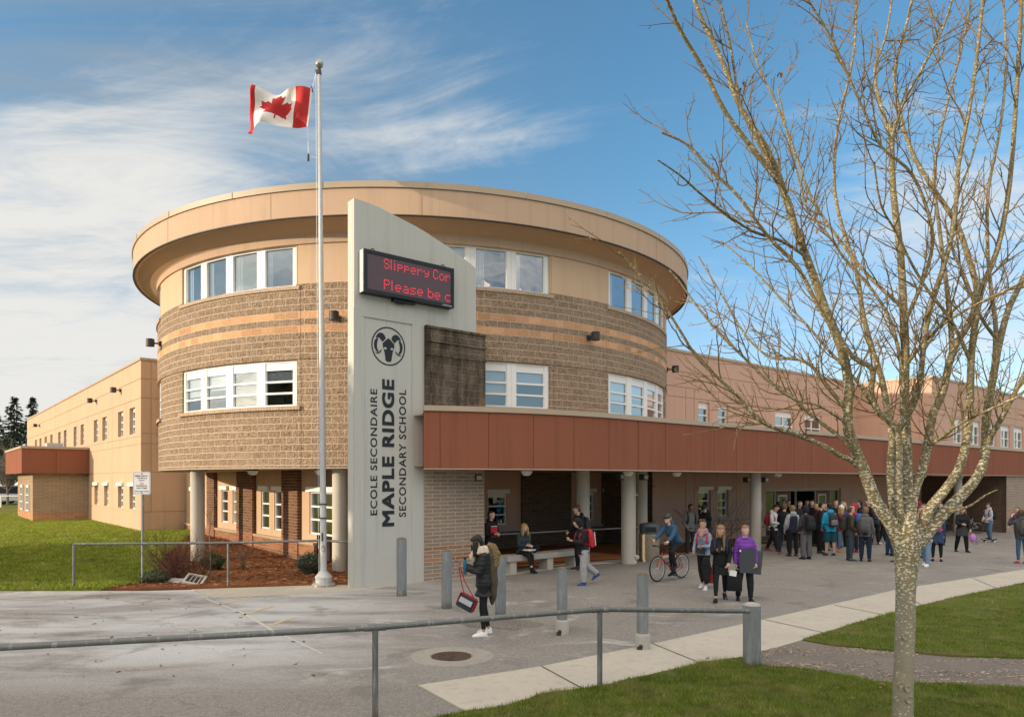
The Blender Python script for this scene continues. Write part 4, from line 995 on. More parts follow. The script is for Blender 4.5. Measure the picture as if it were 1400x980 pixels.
for txt,x0,x1,z0,z1 in (('EMERGENCY',.05,.40,2.755,2.795),('VEHICLE',.10,.36,2.70,2.735),('ONLY',.15,.30,2.64,2.675),('NO',.18,.27,2.56,2.595),('PARKING',.08,.36,2.50,2.54),('ANYTIME',.09,.36,2.445,2.48),('VIOLATORS TOWED',.045,.405,2.365,2.395)):
    text_mesh('lettering',txt,sf,x0,x1,z0,z1,inkred,pl,False,.02,-.0015,.0008)
b=MB()
for z in (2.83,2.345): b.lathe([(.014,0),(.014,.008),(.004,.012)],sf(.225,z,0),10,0,Matrix.Rotation(PI/2,3,'X'))
b.build('bolt',MT['darkgrey'],pl)
# ================================================================ BENCH, BIN, HANDRAILS
b0,b1=gp(698,785),gp(793,774)
bd=(b1-b0).normalized(); bn=Vector((bd.y,-bd.x,0)); bl=(b1-b0).length
BE=empty('concrete_bench',b0,'long grey concrete slab bench on three block legs under the canopy','bench')
bf=line_fn(b0-bn*0,bd,bn)
b=MB(); b.fbox(bf,-.12,bl+.12,.36,.52,-.02,.46,0,6); b.build('seat',MT['concrete'],BE)
for s in (.02,bl*.52,bl-.22):
    q=MB(); q.fbox(bf,s,s+.24,-.05,.359,.03,.42); q.build('leg',MT['post'],BE)
bc_=gp(890,768); bc_.y+=.3
BI=empty('litter_bin',bc_,'round exposed-aggregate litter bin with grey hood near the cyclist','bin')
t=NT('exposed_aggregate'); co=t.coord(); v=t.n('ShaderNodeTexVoronoi'); v.inputs['Scale'].default_value=26; t.l(co,v.inputs['Vector']); vc=t.mix(t.noise(co,25,3),(.10,.085,.065),(.52,.43,.31)); agm=t.fin(t.mix(v.outputs['Distance'],vc,(.2,.17,.13)),.9,t.bump(v.outputs['Distance'],.8,.02),.2)
b=MB(); b.lathe([(.30,-.05),(.31,.02),(.33,.10),(.335,.84),(.32,.90),(.30,.91)],bc_,28); b.build('body',agm,BI,50)
b=MB(); b.lathe([(.31,.90),(.32,.93),(.32,1.18),(.29,1.24),(.15,1.27),(.02,1.275)],bc_,28); b.build('hood',simple('bin_hood_plastic',(.085,.10,.11),.5,.1,4,.05),BI,50)
b=MB(); b.box(bc_+Vector((0,-.322,1.06)),(.34,.02,.16)); b.build('flap',MT['black'],BI)
def handrail(label,pts,hs,posts):
    o=empty('handrail',pts[0],label,'handrail')
    for h in hs:
        b=MB(); b.tube([p+Vector((0,0,h)) for p in pts],.026,10); b.build('rail',MT['galv'],o,60)
    for p in posts:
        q=MB(); q.tube([p+Vector((0,0,-.1)),p+Vector((0,0,max(hs)-.01))],.026,10); q.build('post',MT['galv'],o,60)
hb=[Vector((-.75,21.9,0)),Vector((1.3,23.4,0)),Vector((4.6,25.6,0)),Vector((5.6,26.6,0))]
handrail('grey pipe handrail behind the concrete bench',hb,(1.0,),[hb[0].lerp(hb[1],.1),Vector((.56,22.86,0)),hb[2]])
hb=[Vector((7.0,28.6,0)),Vector((9.2,30.2,0)),Vector((11.6,32.3,0))]
handrail('grey pipe handrail along the planting bed by the doors',hb,(1.0,.62),[hb[0],hb[0].lerp(hb[1],.5),hb[1],hb[2]])
# ================================================================ BICYCLES
def bicycle(label,group,rearpt,frontpt,col,lean=0,steer=0,drop=False):
    rear,front=Vector(rearpt),Vector(frontpt); d=(front-rear); wb=d.length; d.normalize(); s=Vector((0,0,1)).cross(d)
    o=empty('bicycle',rear,label,'bicycle',group); k=wb/1.06; r=.335*k
    up=(Vector((0,0,1))+s*lean).normalized()
    def P(x,z,y=0): return rear+d*(x*k)+up*(z*k)+s*(y*k)
    fm=simple('bike_enamel_'+str(round(col[0],3)),col,.3,.06,3,0,10,0,.5)
    H=Vector((.86,0,.0)); bb=(.43,.28); st=(.27,.78); hd0=(.86,.70); hd1=(.90,.58); ax=(1.06,.335)
    b=MB()
    b.tube([P(*bb),P(hd1[0]-.005,hd1[1]+.02)],.020*k,10); b.tube([P(*st),P(hd0[0]-.005,hd0[1]-.04)],.016*k,10); b.tube([P(*bb),P(st[0]-.0,st[1])],.016*k,10)
    for y in (-.05,.05):
        b.tube([P(.02,.335,y),P(bb[0],bb[1],y*.4)],.010*k,8); b.tube([P(.0,.335,y),P(st[0]+.01,st[1]-.05,y*.3)],.009*k,8)
    b.tube([P(hd0[0]-.01,hd0[1]+.03),P(*hd1)],.022*k,10)
    b.build('frame',fm,o,60)
    b=MB()
    for y in (-.055,.055): b.tube([P(hd1[0],hd1[1]-.0,y*.7),P(hd1[0]+.05,hd1[1]-.1,y),P(ax[0],ax[1],y)],[.016*k,.015*k,.010*k],8)
    b.tube([P(hd1[0],hd1[1],-.05),P(hd1[0],hd1[1],.05)],.018*k,8); b.build('fork',fm,o,60)
    b=MB(); b.tube([P(hd0[0]-.01,hd0[1]+.02),P(hd0[0]-.03,hd0[1]+.12)],.014*k,8); b.tube([P(hd0[0]-.03,hd0[1]+.12),P(hd0[0]+.06,hd0[1]+.16)],.014*k,8)
    b.tube([P(.90,.875,y) if abs(y)<.1 else P(.86,.895,y) for y in (-.30,-.15,-.05,.05,.15,.30)],.012*k,8); b.build('handlebar',MT['black'],o,60)
    for y in (-1,1):
        q=MB(); q.tube([P(.86,.895,y*.20),P(.86,.895,y*.31)],.018*k,10); q.build('grip',MT['black'],o)
    b=MB(); b.tube([P(*st),P(st[0]-.03,st[1]+.13)],.014*k,8); b.build('seat_post',MT['alu'],o)
    b=MB(); 
    b.rings([[P(x,.93+dz+.025*math.sin(a),w*math.cos(a)) for a in [2*PI*j/10 for j in range(10)]] for x,w,dz in ((.07,.03,-.005),(.10,.075,.0),(.16,.08,0),(.24,.045,0),(.34,.02,-.005),(.37,.006,-.01))]); b.build('saddle',MT['black'],o,70)
    for cx_,nm in ((0,'rear'),(1.06,'front')):
        c=P(cx_,.335); 
        def W_(a,rad,y=0): return c+d*(rad*math.cos(a))+up*(rad*math.sin(a))+s*y
        q=MB(); q.rings([[W_(2*PI*j/40,r-.022+.022*math.cos(e),.02*math.sin(e)) for j in range(40)] for e in [2*PI*m/8 for m in range(9)]],0,False)
        wh=q.build('wheel',MT['black'],o,80)
        q=MB(); q.rings([[W_(2*PI*j/40,r-.050+.012*math.cos(e),.012*math.sin(e)) for j in range(40)] for e in [2*PI*m/6 for m in range(7)]],0,False); q.build('rim',MT['alu'],wh,80)
        q=MB()
        for j in range(16): q.tube([W_(2*PI*j/16,.02,.03*(-1)**j),W_(2*PI*j/16+.12*(-1)**(j//2),r-.055)],.0022,4)
        q.tube([c-s*.06,c+s*.06],.018,8); q.build('spokes',MT['alu'],wh)
    b=MB(); cB=P(*bb)
    b.rings([[cB+s*(.045+y)+d*(rad*math.cos(a))+up*(rad*math.sin(a)) for a in [2*PI*j/24 for j in range(24)]] for rad,y in ((.09,-.004),(.09,.004))]); b.tube([cB-s*.07,cB+s*.07],.02,8)
    b.tube([cB+s*.065,cB+s*.075+(-up*.9+d*.1)*.17*k],.012,6); b.tube([cB-s*.065,cB-s*.075+(up*.9-d*.1)*.17*k],.012,6)
    b.tube([cB+s*.045+up*.09,P(.0,.335,.045)+up*.035],.006,5); b.tube([cB+s*.045-up*.09,P(.0,.335,.045)-up*.035],.006,5); b.build('crankset',MT['darkgrey'],o)
    for y,v in ((1,-1),(-1,1)):
        q=MB(); q.box(cB+s*(.075*y+.05*y)+up*(.155*k*v)+d*(.017*-v),(.09,.09,.022),math.atan2(d.y,d.x)); q.build('pedal',MT['black'],o)
    b=MB(); b.box(P(1.0,.55,.02),(.03,.03,.05)); b.build('reflector',simple('amber_reflector_'+label[:4],(.6,.2,.02),.3,.1,3,0),o)
    return o,P
bf_=gp(899,795); br_=gp(932,790)
d_=(Vector((bf_.x,bf_.y,0))-Vector((br_.x,br_.y,0))); 
BK,BP_=bicycle('red mountain bicycle ridden by the person in a blue jacket and helmet',None,(br_.x,br_.y,0),(br_.x+d_.normalized().x*1.08,br_.y+d_.normalized().y*1.08,0),(.34,.018,.022))
for i,(px,py,dx,col,lab) in enumerate(((1337,729,1.02,(.42,.44,.42),'pale grey bicycle parked against the dark brick wall, nearest the skateboarder'),(1352,727,.98,(.03,.03,.035),'black bicycle parked behind the pale grey bicycle'),(1318,728,1.0,(.05,.05,.06),'dark bicycle parked at the left end of the bicycle row, behind the woman in black'))):
    p=gp(px,py); p=p*1.0; p.z=gz(p.x,p.y); dirv=(-N2*.25+Vector((-1,.05,0))).normalized()
    bicycle(lab,'bicycles parked by the brick wall',(p.x,p.y,p.z),(p.x+dirv.x*dx*1.05,p.y+dirv.y*dx*1.05,p.z),col,.08*(i-1))
# ================================================================ PLANTS OF THE BED
def twigs(b,base,dirv,length,r,depth,rnd,spread=.6,curl=.25,n=5,mi=0,kids=3):
    p=Vector(base); d=Vector(dirv).normalized(); pts=[p.copy()]; seg=length/n
    for i in range(n):
        d=(d+Vector((rnd.gauss(0,curl),rnd.gauss(0,curl),rnd.gauss(.05,curl*.7)))*.5).normalized(); p=p+d*seg; pts.append(p.copy())
    b.tube(pts,[r*(1-.75*i/n) for i in range(n+1)],5 if r>.006 else 3,mi,False)
    if depth>0:
        for _ in range(kids):
            k=rnd.randint(1,n-1); q=pts[k]; dd=(pts[k+1]-pts[k]).normalized()
            nd=(dd+Vector((rnd.gauss(0,spread),rnd.gauss(0,spread),rnd.gauss(.1,spread*.6)))).normalized()
            twigs(b,q,nd,length*rnd.uniform(.4,.65),r*.6,depth-1,rnd,spread,curl,max(3,n-1),mi,kids)
redtw=simple('reddish_twig',(.085,.035,.026),.8,.3,9,.1); greytw=simple('grey_twig',(.17,.14,.11),.85,.25,9,.1)
rnd=random.Random(11)
c=gp(246,795); o=empty('twiggy_shrub',c,'dense leafless reddish brown shrub behind the pipe railing','shrub'); b=MB()
for k in range(110):
    a=rnd.uniform(0,2*PI); twigs(b,c+Vector((rnd.gauss(0,.2),rnd.gauss(0,.15),.0)),(math.cos(a)*rnd.uniform(.2,1.3),math.sin(a)*rnd.uniform(.2,1.0),1),rnd.uniform(.75,1.25),.007,2,rnd,.45,.2,4,0,3)
b.build('twigs',redtw,o)
c=gp(287,792); o=empty('bare_sapling',c,'thin leafless sapling with few twigs between the shrub and column','sapling'); b=MB(); b.tube([c,c+Vector((.02,0,.6)),c+Vector((-.02,0,1.3)),c+Vector((.06,0,1.9))],[.02,.017,.012,.004],6); b.build('stem',greytw,o)
b=MB()
for k in range(12):
    z=.5+k*.11; twigs(b,c+Vector((0,0,z)),(rnd.gauss(0,1),rnd.gauss(0,.6),.9),.55*rnd.uniform(.5,1.2),.006,1,rnd,.5,.2,4,0,2)
b.build('twigs',greytw,o)
for px,py,hh,lab in ((332,779,1.0,'small pale leafless shrub in the middle of the bark bed'),(276,792,.55,'low greenish twiggy plant beside the ground light')):
    c=gp(px,py); o=empty('bare_shrub',c,lab,'shrub'); b=MB()
    for k in range(16): twigs(b,c,(rnd.gauss(0,.35),rnd.gauss(0,.35),1),hh*rnd.uniform(.7,1.1),.006,1,rnd,.35,.15,4,0,2)
    b.build('twigs',greytw if hh>.6 else simple('olive_twig',(.12,.11,.035),.8,.3,9,.1),o)
def tuft(label,px,py,rad,h,col,n,seed):
    r=random.Random(seed); c=gp(px,py); o=empty('evergreen_shrub',c,label,'shrub'); b=MB()
    for k in range(n):
        a=r.uniform(0,2*PI); q=r.random()**.5; base=c+Vector((math.cos(a)*q*rad*.4,math.sin(a)*q*rad*.4,0)); tip=c+Vector((math.cos(a)*q*rad*1.1,math.sin(a)*q*rad*1.1,h*(1-.45*q*q)*r.uniform(.75,1.1)))
        d=(tip-base); sd_=Vector((-d.y,d.x,.01)).normalized()*.012
        for f in (.35,.5,.65,.8,.95):
            m=base.lerp(tip,f); l=.10*r.uniform(.6,1.2); e=(d.normalized()*.7+Vector((r.gauss(0,.7),r.gauss(0,.7),r.gauss(0,.4)))).normalized()*l; s_=e.orthogonal().normalized()*.011
            b.face([m-s_,m+s_,m+e])
        b.face([base-sd_,base+sd_,tip])
    b.build('foliage',simple('foliage_'+str(seed),col,.8,.5,7,.1),o); b=MB(); 
    for k in range(5): b.tube([c+Vector((r.gauss(0,.04),r.gauss(0,.04),-.05)),c+Vector((r.gauss(0,.1),r.gauss(0,.1),h*.5))],.008,5)
    b.build('stem',greytw,o)
tuft('small grey green lavender bush by the flagpole',424,785,.36,.62,(.085,.10,.075),650,1)
tuft('small dark green bush right of the reddish shrub',291,780,.33,.52,(.055,.075,.03),520,2)
tuft('low pale green clump at the lawn corner left of the shrub',212,797,.32,.32,(.11,.13,.07),420,3)
for i,(px,py,r_,lab) in enumerate(((244,797,.26,'flat pale boulder in front of the reddish shrub'),(229,796,.13,'small round stone left of the flat pale boulder'),(258,799,.11,'small stone next to the ground light'))):
    c=gp(px,py); b=MB(); b.ell(c+Vector((0,0,.03)),(r_,r_*.6,r_*.42),None,0,14,9)
    b.v=[tuple(c+(Vector(v)-c)*(1+.35*noise.noise(Vector(v)*6))) for v in b.v]; tag(b.build('boulder',simple('granite_'+str(i),(.38,.36,.33),.9,.3,9,.4,30),None,50),lab,'rock')
c=gp(266,798); o=empty('ground_floodlight',c,'tilted white framed floodlight on the bark beside the boulder','floodlight')
M=Matrix.Rotation(R_(24),3,'X')@Matrix.Rotation(R_(12),3,'Y'); b=MB()
for x,y,w,h in ((0,.19,.48,.05),(0,-.19,.48,.05),(-.215,0,.05,.33),(.215,0,.05,.33)): b.box(c+M@Vector((x,y,.13)),(w,h,.06),0,0,M)
b.build('frame',MT['post'],o); b=MB(); b.box(c+M@Vector((0,0,.10)),(.38,.33,.03),0,0,M); b.build('lens',MT['darkgrey'],o)
b=MB()
for x in (-.1,.0,.11): b.box(c+M@Vector((x,0,.125)),(.02,.33,.015),0,0,M)
b.build('grille',MT['post'],o); b=MB(); b.box(c+Vector((0,.05,.02)),(.12,.12,.14)); b.build('base',MT['darkgrey'],o)
c=Vector((8.4,29.7,0)); o=empty('bare_shrub',c,'spreading leafless shrub in front of the windows beyond the cyclist','shrub'); b=MB()
for k in range(22): twigs(b,c,(rnd.gauss(0,.8),rnd.gauss(0,.6),1),rnd.uniform(1.4,2.3),.011,2,rnd,.5,.16,5,0,2)
b.build('twigs',redtw,o)
for x,y,lab in ((11.3,31.7,'small leafless shrub behind the handrail by the doors'),(5.6,25.9,'small leafless shrub between the litter bin and the recessed wall')):
    c=Vector((x,y,0)); o=empty('bare_shrub',c,lab,'shrub'); b=MB()
    for k in range(14): twigs(b,c,(rnd.gauss(0,.5),rnd.gauss(0,.5),1),rnd.uniform(.6,1.0),.007,1,rnd,.5,.2,4,0,2)
    b.build('twigs',greytw,o)
# ================================================================ BARE STREET TREE
TD=7.35
def bark():
    t=NT('lichen_bark'); co=t.geo()
    a=t.noise(t.vmul(co,(1,1,1.8)),30,3,.6,.25); b=t.noise(co,6,4,.6); g=t.noise(co,75,3,.7)
    c=t.mix(b,(.15,.12,.065),(.28,.225,.125)); c=t.mix(t.ramp(g,[(.4,0.0),(.7,.45)]),c,(.10,.09,.05))
    yl_=t.noise(co,9,4,.65); c=t.mix(t.ramp(yl_,[(.58,0.0),(.72,.65)]),c,(.27,.215,.05))
    zm=t.n('ShaderNodeSeparateXYZ'); t.l(co,zm.inputs[0]); zq=t.math('MULTIPLY',zm.outputs[2],.25); sh=t.ramp(zq,[(.20,.02),(.46,.12),(.60,.115),(.95,.08)]); pt_=t.ramp(t.math('ADD',a,t.math('SUBTRACT',sh,.10)),[(.545,0.0),(.58,1.0)]); k=t.ramp(zq,[(.1,.95),(.6,.95),(.95,.5)]); c=t.mix(t.ramp(zq,[(.34,.8),(.50,0.0)]),c,t.mix(b,(.25,.22,.16),(.36,.325,.245)))
    c=t.mix(t.math('MULTIPLY',pt_,k),c,(.66,.61,.50))
    nm=t.bump(a,.5,.012); nm=t.bump(g,.4,.006,nm)
    return t.fin(c,.92,nm,.15)
MT['bark']=bark()
def twigmat():
    t=NT('young_bark'); co=t.geo(); a=t.noise(co,7,4); g=t.noise(co,30,3)
    c=t.mix(a,(.11,.072,.034),(.22,.15,.062)); c=t.mix(t.ramp(g,[(.45,0.0),(.7,.7)]),c,(.25,.21,.14)); return t.fin(c,.85,None,.2)
MT['twig']=twigmat()
tbase=at(1234,1010,TD); tbase.z=0
TREE=empty('bare_tree',tbase,'leafless street tree with lichen spotted trunk on the front lawn','tree')
def tp(px,py,dy=0): 
    Y=TD+dy; return at(px,py,Y)
def spline(P,m=4):
    out=[]
    for i in range(len(P)-1):
        p0=P[max(i-1,0)];p1=P[i];p2=P[i+1];p3=P[min(i+2,len(P)-1)]
        for k in range(m):
            t=k/m; out.append(.5*((2*p1)+(p2-p0)*t+(2*p0-5*p1+4*p2-p3)*t*t+(3*p1-p0-3*p2+p3)*t**3))
    out.append(P[-1]); return out
tb=MB()
tr=[(1233,1030,17),(1234,985,15.2),(1235,930,14.4),(1237,870,13.9),(1238,810,14.2),(1239,775,16.5),(1240,748,20),(1240,728,19.5),(1241,700,10)]
pts=[tp(a,c) for a,c,_ in tr]; rad=[r*.88*TD/F for *_,r in tr]
rs=[]
P=spline(pts,4); RR=[]
for i in range(len(rad)-1): RR+=[rad[i]+(rad[i+1]-rad[i])*k/4 for k in range(4)]
RR.append(rad[-1]); tb.tube(P,RR,20)
for i,v in enumerate(tb.v):
    q=Vector(v); tb.v[i]=tuple(q+Vector((1,.3,0))*.010*noise.noise(q*5)+Vector((0,0,0)))
for (px,py,r) in ((1231,936,4),(1241,941,4.5),(1243,956,5.5),(1226,955,3.5),(1237,870,4)):  # pruning scars
    c=tp(px,py,-.105); tb.lathe([(r*TD/F,-.012),(r*TD/F*.9,.012),(r*TD/F*.5,.004)],c,12,0,Matrix.Rotation(R_(90),3,'X'))
tb.build('trunk',MT['bark'],TREE,70)
LIMBS=[ # photo course, start/end radius in px, depth drift at the tip
 ([(1232,748),(1217,715),(1198,686),(1184,650),(1169,615),(1158,579),(1160,525),(1150,475),(1128,420),(1104,352),(1084,306),(1069,255),(1046,200),(1013,148),(985,80),(957,20),(946,-20)],11.5,2.2,-.9),
 ([(1069,255),(1040,215),(993,158),(962,97),(932,45),(908,-10)],4.2,1.8,-1.1),
 ([(1084,306),(1060,240),(1035,190),(1012,140),(1000,70),(985,10)],3.6,1.2,-.5),
 ([(1236,742),(1222,697),(1217,637),(1219,600),(1214,560),(1205,520),(1193,480)],7.5,3.8,.7),
 ([(1193,480),(1180,430),(1172,385),(1165,350),(1148,290),(1141,240),(1146,168),(1160,110),(1168,60),(1171,-10)],4.6,1.6,1.2),
 ([(1238,740),(1229,697),(1228,615),(1224,586),(1200,563),(1190,536),(1191,505),(1166,489),(1150,465),(1120,420),(1090,365),(1050,320),(1010,270),(975,235),(940,200),(905,180)],6.6,1.2,-1.0),
 ([(1228,587),(1246,555),(1259,525),(1262,480),(1270,430),(1290,360),(1305,300),(1309,224),(1325,150),(1338,60),(1345,-15)],5.4,1.8,-.7),
 ([(1241,735),(1242,697),(1240,615),(1237,547),(1239,480),(1235,420),(1230,350),(1222,260),(1218,190),(1217,168)],9.5,3.4,.3),
 ([(1218,190),(1200,130),(1197,92),(1210,50),(1220,-10)],3.2,1.4,.8),
 ([(1218,190),(1235,140),(1262,90),(1290,40),(1305,-10)],3.0,1.4,-.3),
 ([(1245,735),(1249,680),(1266,628),(1276,570),(1288,536),(1303,480),(1325,440),(1337,400),(1322,345),(1309,311),(1290,280),(1265,245),(1243,204),(1230,160),(1222,100),(1240,30),(1250,-20)],8.0,1.8,.9),
 ([(1303,480),(1298,420),(1291,360),(1280,300),(1278,240),(1290,160),(1310,80),(1330,0)],4.4,1.6,1.4),
 ([(1250,742),(1271,698),(1293,668),(1312,637),(1323,588),(1327,525),(1327,480),(1335,430),(1345,390),(1365,340),(1380,250),(1391,110),(1398,-10)],8.5,2.2,-.4),
 ([(1254,745),(1293,698),(1330,659),(1343,624),(1348,570),(1358,514),(1365,470),(1380,420),(1400,378),(1425,320),(1440,240)],9.5,3.0,.8),
 ([(1358,514),(1362,450),(1355,400),(1350,340),(1352,260),(1368,180),(1375,90),(1372,0)],4.2,1.6,1.3),
 ([(1345,600),(1368,574),(1392,529),(1420,470),(1460,400)],4.6,2.0,-.8),
 ([(1181,645),(1165,630),(1147,622),(1124,610),(1091,595),(1062,586),(1035,572),(1008,543),(978,516),(952,487),(934,460),(915,430),(893,395),(868,370),(845,345)],4.6,1.0,-1.3),
 ([(1168,615),(1149,598),(1113,568),(1080,543),(1046,518),(1017,489),(985,460),(955,420),(930,385),(915,370)],3.8,1.0,-.3),
 ([(1150,560),(1125,520),(1106,500),(1084,489),(1057,488),(1032,471),(1010,445),(985,400),(955,350)],3.2,1.0,.8),
 ([(1259,610),(1280,604),(1305,585),(1330,570),(1360,555),(1395,540)],3.2,1.2,-1.2),
 ([(1293,700),(1312,698),(1330,690),(1345,677),(1363,669)],2.6,.8,-1.0),
 ([(1200,560),(1170,520),(1135,480),(1100,440),(1060,400),(1020,360),(985,330)],3.0,1.0,1.0),
 ([(1228,420),(1190,380),(1150,330),(1110,270),(1085,200),(1060,140),(1035,90),(1020,30)],3.2,1.2,1.2),
 ([(1235,440),(1260,390),(1275,330),(1262,270),(1240,230),(1205,200),(1180,150),(1155,90),(1130,40),(1105,0)],3.4,1.2,-.9),
 ([(1245,520),(1220,450),(1195,400),(1160,360),(1130,320),(1105,290),(1090,240),(1075,180),(1062,120)],3.0,1.0,.2),
 ([(1327,500),(1300,440),(1270,400),(1245,360),(1225,320),(1205,280),(1195,220)],3.0,1.0,-1.1),
 ([(1365,470),(1340,430),(1320,380),(1300,330),(1310,270),(1330,210),(1345,150),(1350,90)],3.0,1.0,.4),
 ([(1240,500),(1270,460),(1310,430),(1350,410),(1390,390),(1430,360)],2.8,1.0,-1.3),
 ([(1262,480),(1290,440),(1330,400),(1375,360),(1420,330)],2.8,1.0,1.5),
 ([(1104,352),(1070,330),(1030,315),(990,290),(955,262),(930,240),(900,218)],2.6,.8,-1.4),
 ([(1158,579),(1120,555),(1090,548),(1060,530)],2.2,.8,-.9),
]
rnd=random.Random(42)
lb=MB(); tw=MB(); starts=[]
for P2,r0,r1,dz in LIMBS:
    n=len(P2); ph=rnd.uniform(0,6)
    j=[(0,0)]+[(rnd.gauss(0,.9),rnd.gauss(0,.9)) for _ in P2[1:]]
    pts=[]
    base_dy=0
    for i,(a,c) in enumerate(P2):
        f=i/(n-1); pts.append(tp(a+j[i][0],c+j[i][1],dz*f**1.2+.12*math.sin(3*f+ph)*f))
    # branches that begin on another limb start on its surface at its own depth
    if r0<5.2:
        best=None
        for q,rr_ in starts:
            sx=(q.x/q.y)*F+700; sy=YH-(q.z-CH)/q.y*F; d2=(sx-P2[0][0])**2+(sy-P2[0][1])**2
            if best is None or d2<best[0]: best=(d2,q)
        if best and best[0]<900:
            off=best[1].y-pts[0].y; pts=[at(a+j[i][0],c+j[i][1],pts[i].y+off*(1-.4*i/(n-1))) for i,(a,c) in enumerate(P2)]; pts[0]=best[1]
    S=spline(pts,3); m=len(S); R2=[(r0*(.92-.06*min(1,i/6))+(r1-r0*.86)*(i/(m-1))**.75)*TD/F for i in range(m)]
    lb.tube(S,R2,12 if r0>5 else 8)
    for i in range(m): starts.append((S[i],R2[i]))
def grow(p,d,length,r,depth):
    n=max(3,int(length/.09)); seg=length/n; pts=[p.copy()]; q=p.copy()
    for i in range(n):
        d=(d+Vector((rnd.gauss(0,.14),rnd.gauss(0,.14),rnd.gauss(.05,.12)))).normalized(); q=q+d*seg; pts.append(q.copy())
        if rnd.random()<.55:   # spurs and buds
            e=(d*.5+Vector((rnd.gauss(0,.8),rnd.gauss(0,.8),rnd.gauss(.2,.6)))).normalized(); l=rnd.uniform(.015,.06)
            tw.tube([q,q+e*l*.7,q+e*l],[.0026,.0024,.0042],3,0,False)
    tw.tube(pts,[max(.0017,r*(1-.6*i/n)) for i in range(n+1)],4 if r<.006 else 5,0,False)
    if depth>0:
        k=max(1,int(length/.16)); 
        for _ in range(k):
            i=rnd.randint(1,n-1); dd=(pts[i+1]-pts[i]).normalized(); s=Vector((rnd.gauss(0,1),rnd.gauss(0,1),rnd.gauss(0,1))); s=(s-dd*s.dot(dd)).normalized()
            grow(pts[i],(dd*.75+s*rnd.uniform(.45,.9)).normalized(),length*rnd.uniform(.28,.6),r*.62,depth-1)
seedpts=[]
for P2,r0,r1,dz in LIMBS: pass
idx=0
for i in range(0,len(starts)-1):
    q,rr_=starts[i]; q2=starts[i+1][0]
    if (q2-q).length>.6 or q.z<3.0: continue
    lf_=(q.x/q.y)*F+700
    if lf_<1010 and q.z<6.2 and rnd.random()<.72: continue
    dd=(q2-q).normalized(); 
    cnt=1 if rnd.random()<.52 else 0
    if rr_<.02 and rnd.random()<.5: cnt+=1
    for _ in range(cnt):
        s=Vector((rnd.gauss(0,1),rnd.gauss(0,.8),rnd.gauss(.15,.6))); s=(s-dd*s.dot(dd)).normalized()
        t_=rnd.random(); grow(q.lerp(q2,t_),(dd*.7+s*rnd.uniform(.5,1.0)+Vector((0,0,.32))).normalized(),rnd.uniform(.2,.9),min(.0075,rr_*.55+.001),1)
    if rnd.random()<.7:
        s=Vector((rnd.gauss(0,1),rnd.gauss(0,1),rnd.gauss(0,1))).normalized(); tw.tube([q,q+s*(rr_+.03),q+s*(rr_+.05)+Vector((0,0,.015))],[.004,.003,.004],3,0,False)
lb.build('limbs',MT['bark'],TREE,70)
tw.build('twigs',MT['twig'],TREE)
# a few clinging leaves
for px,py,dy in ((1120,312,0),(1080,92,-.3),(1014,113,-.6),(1066,100,.2),(1013,120,-.6)):
    p=tp(px,py,dy); b=MB()
    for k in range(2):
        M=Matrix.Rotation(rnd.uniform(0,6),3,'Z')@Matrix.Rotation(rnd.uniform(-1,1),3,'X'); b.face([p+M@Vector(q) for q in ((0,0,0),(.03,0,.0),(.04,0,-.05),(.01,.01,-.06))])
    b.build('dead_leaf',lf,TREE)
# ================================================================ BACKGROUND
def conifer(label,x,y,h,w,seed,lean=0,z0=None):
    r=random.Random(seed); c=Vector((x,y,gz(x,y)-.1)); o=empty('conifer_tree',c,label,'tree','dark conifers on the left horizon')
    b=MB(); b.tube([c,c+Vector((0,0,h*.5)),c+Vector((lean,0,h))],[h*.018,h*.011,.02],8); b.build('trunk',MT['brown_trunk'],o)
    b=MB(); z=h*.12
    while z<h*.99:
        f=1-z/h; L=w*(f**.75)*r.uniform(.6,1.15)+.15
        for k in range(r.randint(7,11)):
            a=r.uniform(0,2*PI); l=L*r.uniform(.55,1.1); st=c+Vector((lean*z/h,0,z+r.uniform(-.15,.15)))
            d=Vector((math.cos(a),math.sin(a),-.25+.35*r.random()))
            nseg=max(2,int(l/.33))
            for m in range(nseg):
                q=st+d*l*((m+.6)/nseg)+Vector((0,0,-.12*l*((m+1)/nseg)**2))
                for t in range(5):
                    e=(d+Vector((r.gauss(0,.55),r.gauss(0,.55),r.gauss(-.25,.35)))).normalized()*(.32+.12*l)*r.uniform(.6,1.2); s=e.orthogonal().normalized(); s.rotate(Matrix.Rotation(r.uniform(0,6.3),3,e.normalized())); s*=.085
                    b.face([q-s,q+s,q+e])
        z+=h*.021
    b.build('crown',MT['conifer'],o); return o
MT['brown_trunk']=simple('conifer_bark',(.07,.05,.035),.9,.3,5,.3,20)
MT['conifer']=simple('conifer_needles',(.030,.046,.024),.8,.5,.8,.1)
conifer('tall dark conifer at the left edge of the photo',-62.2,90,13.0,3.2,1)
conifer('tall dark conifer just left of the school wing roof',-63.2,95,13.6,3.0,2)
conifer('shorter dark conifer between the two tall ones',-65.0,98,10.4,3.0,4)
conifer('short broad conifer half behind the wing roof',-60.6,94,9.0,3.0,5)
conifer('dark conifer cut by the left edge of the photo',-66.0,92,11.8,3.4,6)
rnd=random.Random(8)
for i,(x,y,h,lab) in enumerate(((-49.0,70,6.2,'leafless brown tree in front of the conifers at far left'),(-51.8,74,5.6,'smaller leafless tree at the left edge beyond the cars'))):
    c=Vector((x,y,gz(x,y))); o=empty('bare_tree',c,lab,'tree'); b=MB(); b.tube([c,c+Vector((0,0,h*.35))],[.12,.09],7); b.build('trunk',greytw,o)
    b=MB()
    for k in range(46): twigs(b,c+Vector((0,0,h*rnd.uniform(.2,.4))),(rnd.gauss(0,.7),rnd.gauss(0,.7),1),h*rnd.uniform(.35,.62),.045,2,rnd,.5,.2,4,0,3)
    b.build('crown',greytw,o)
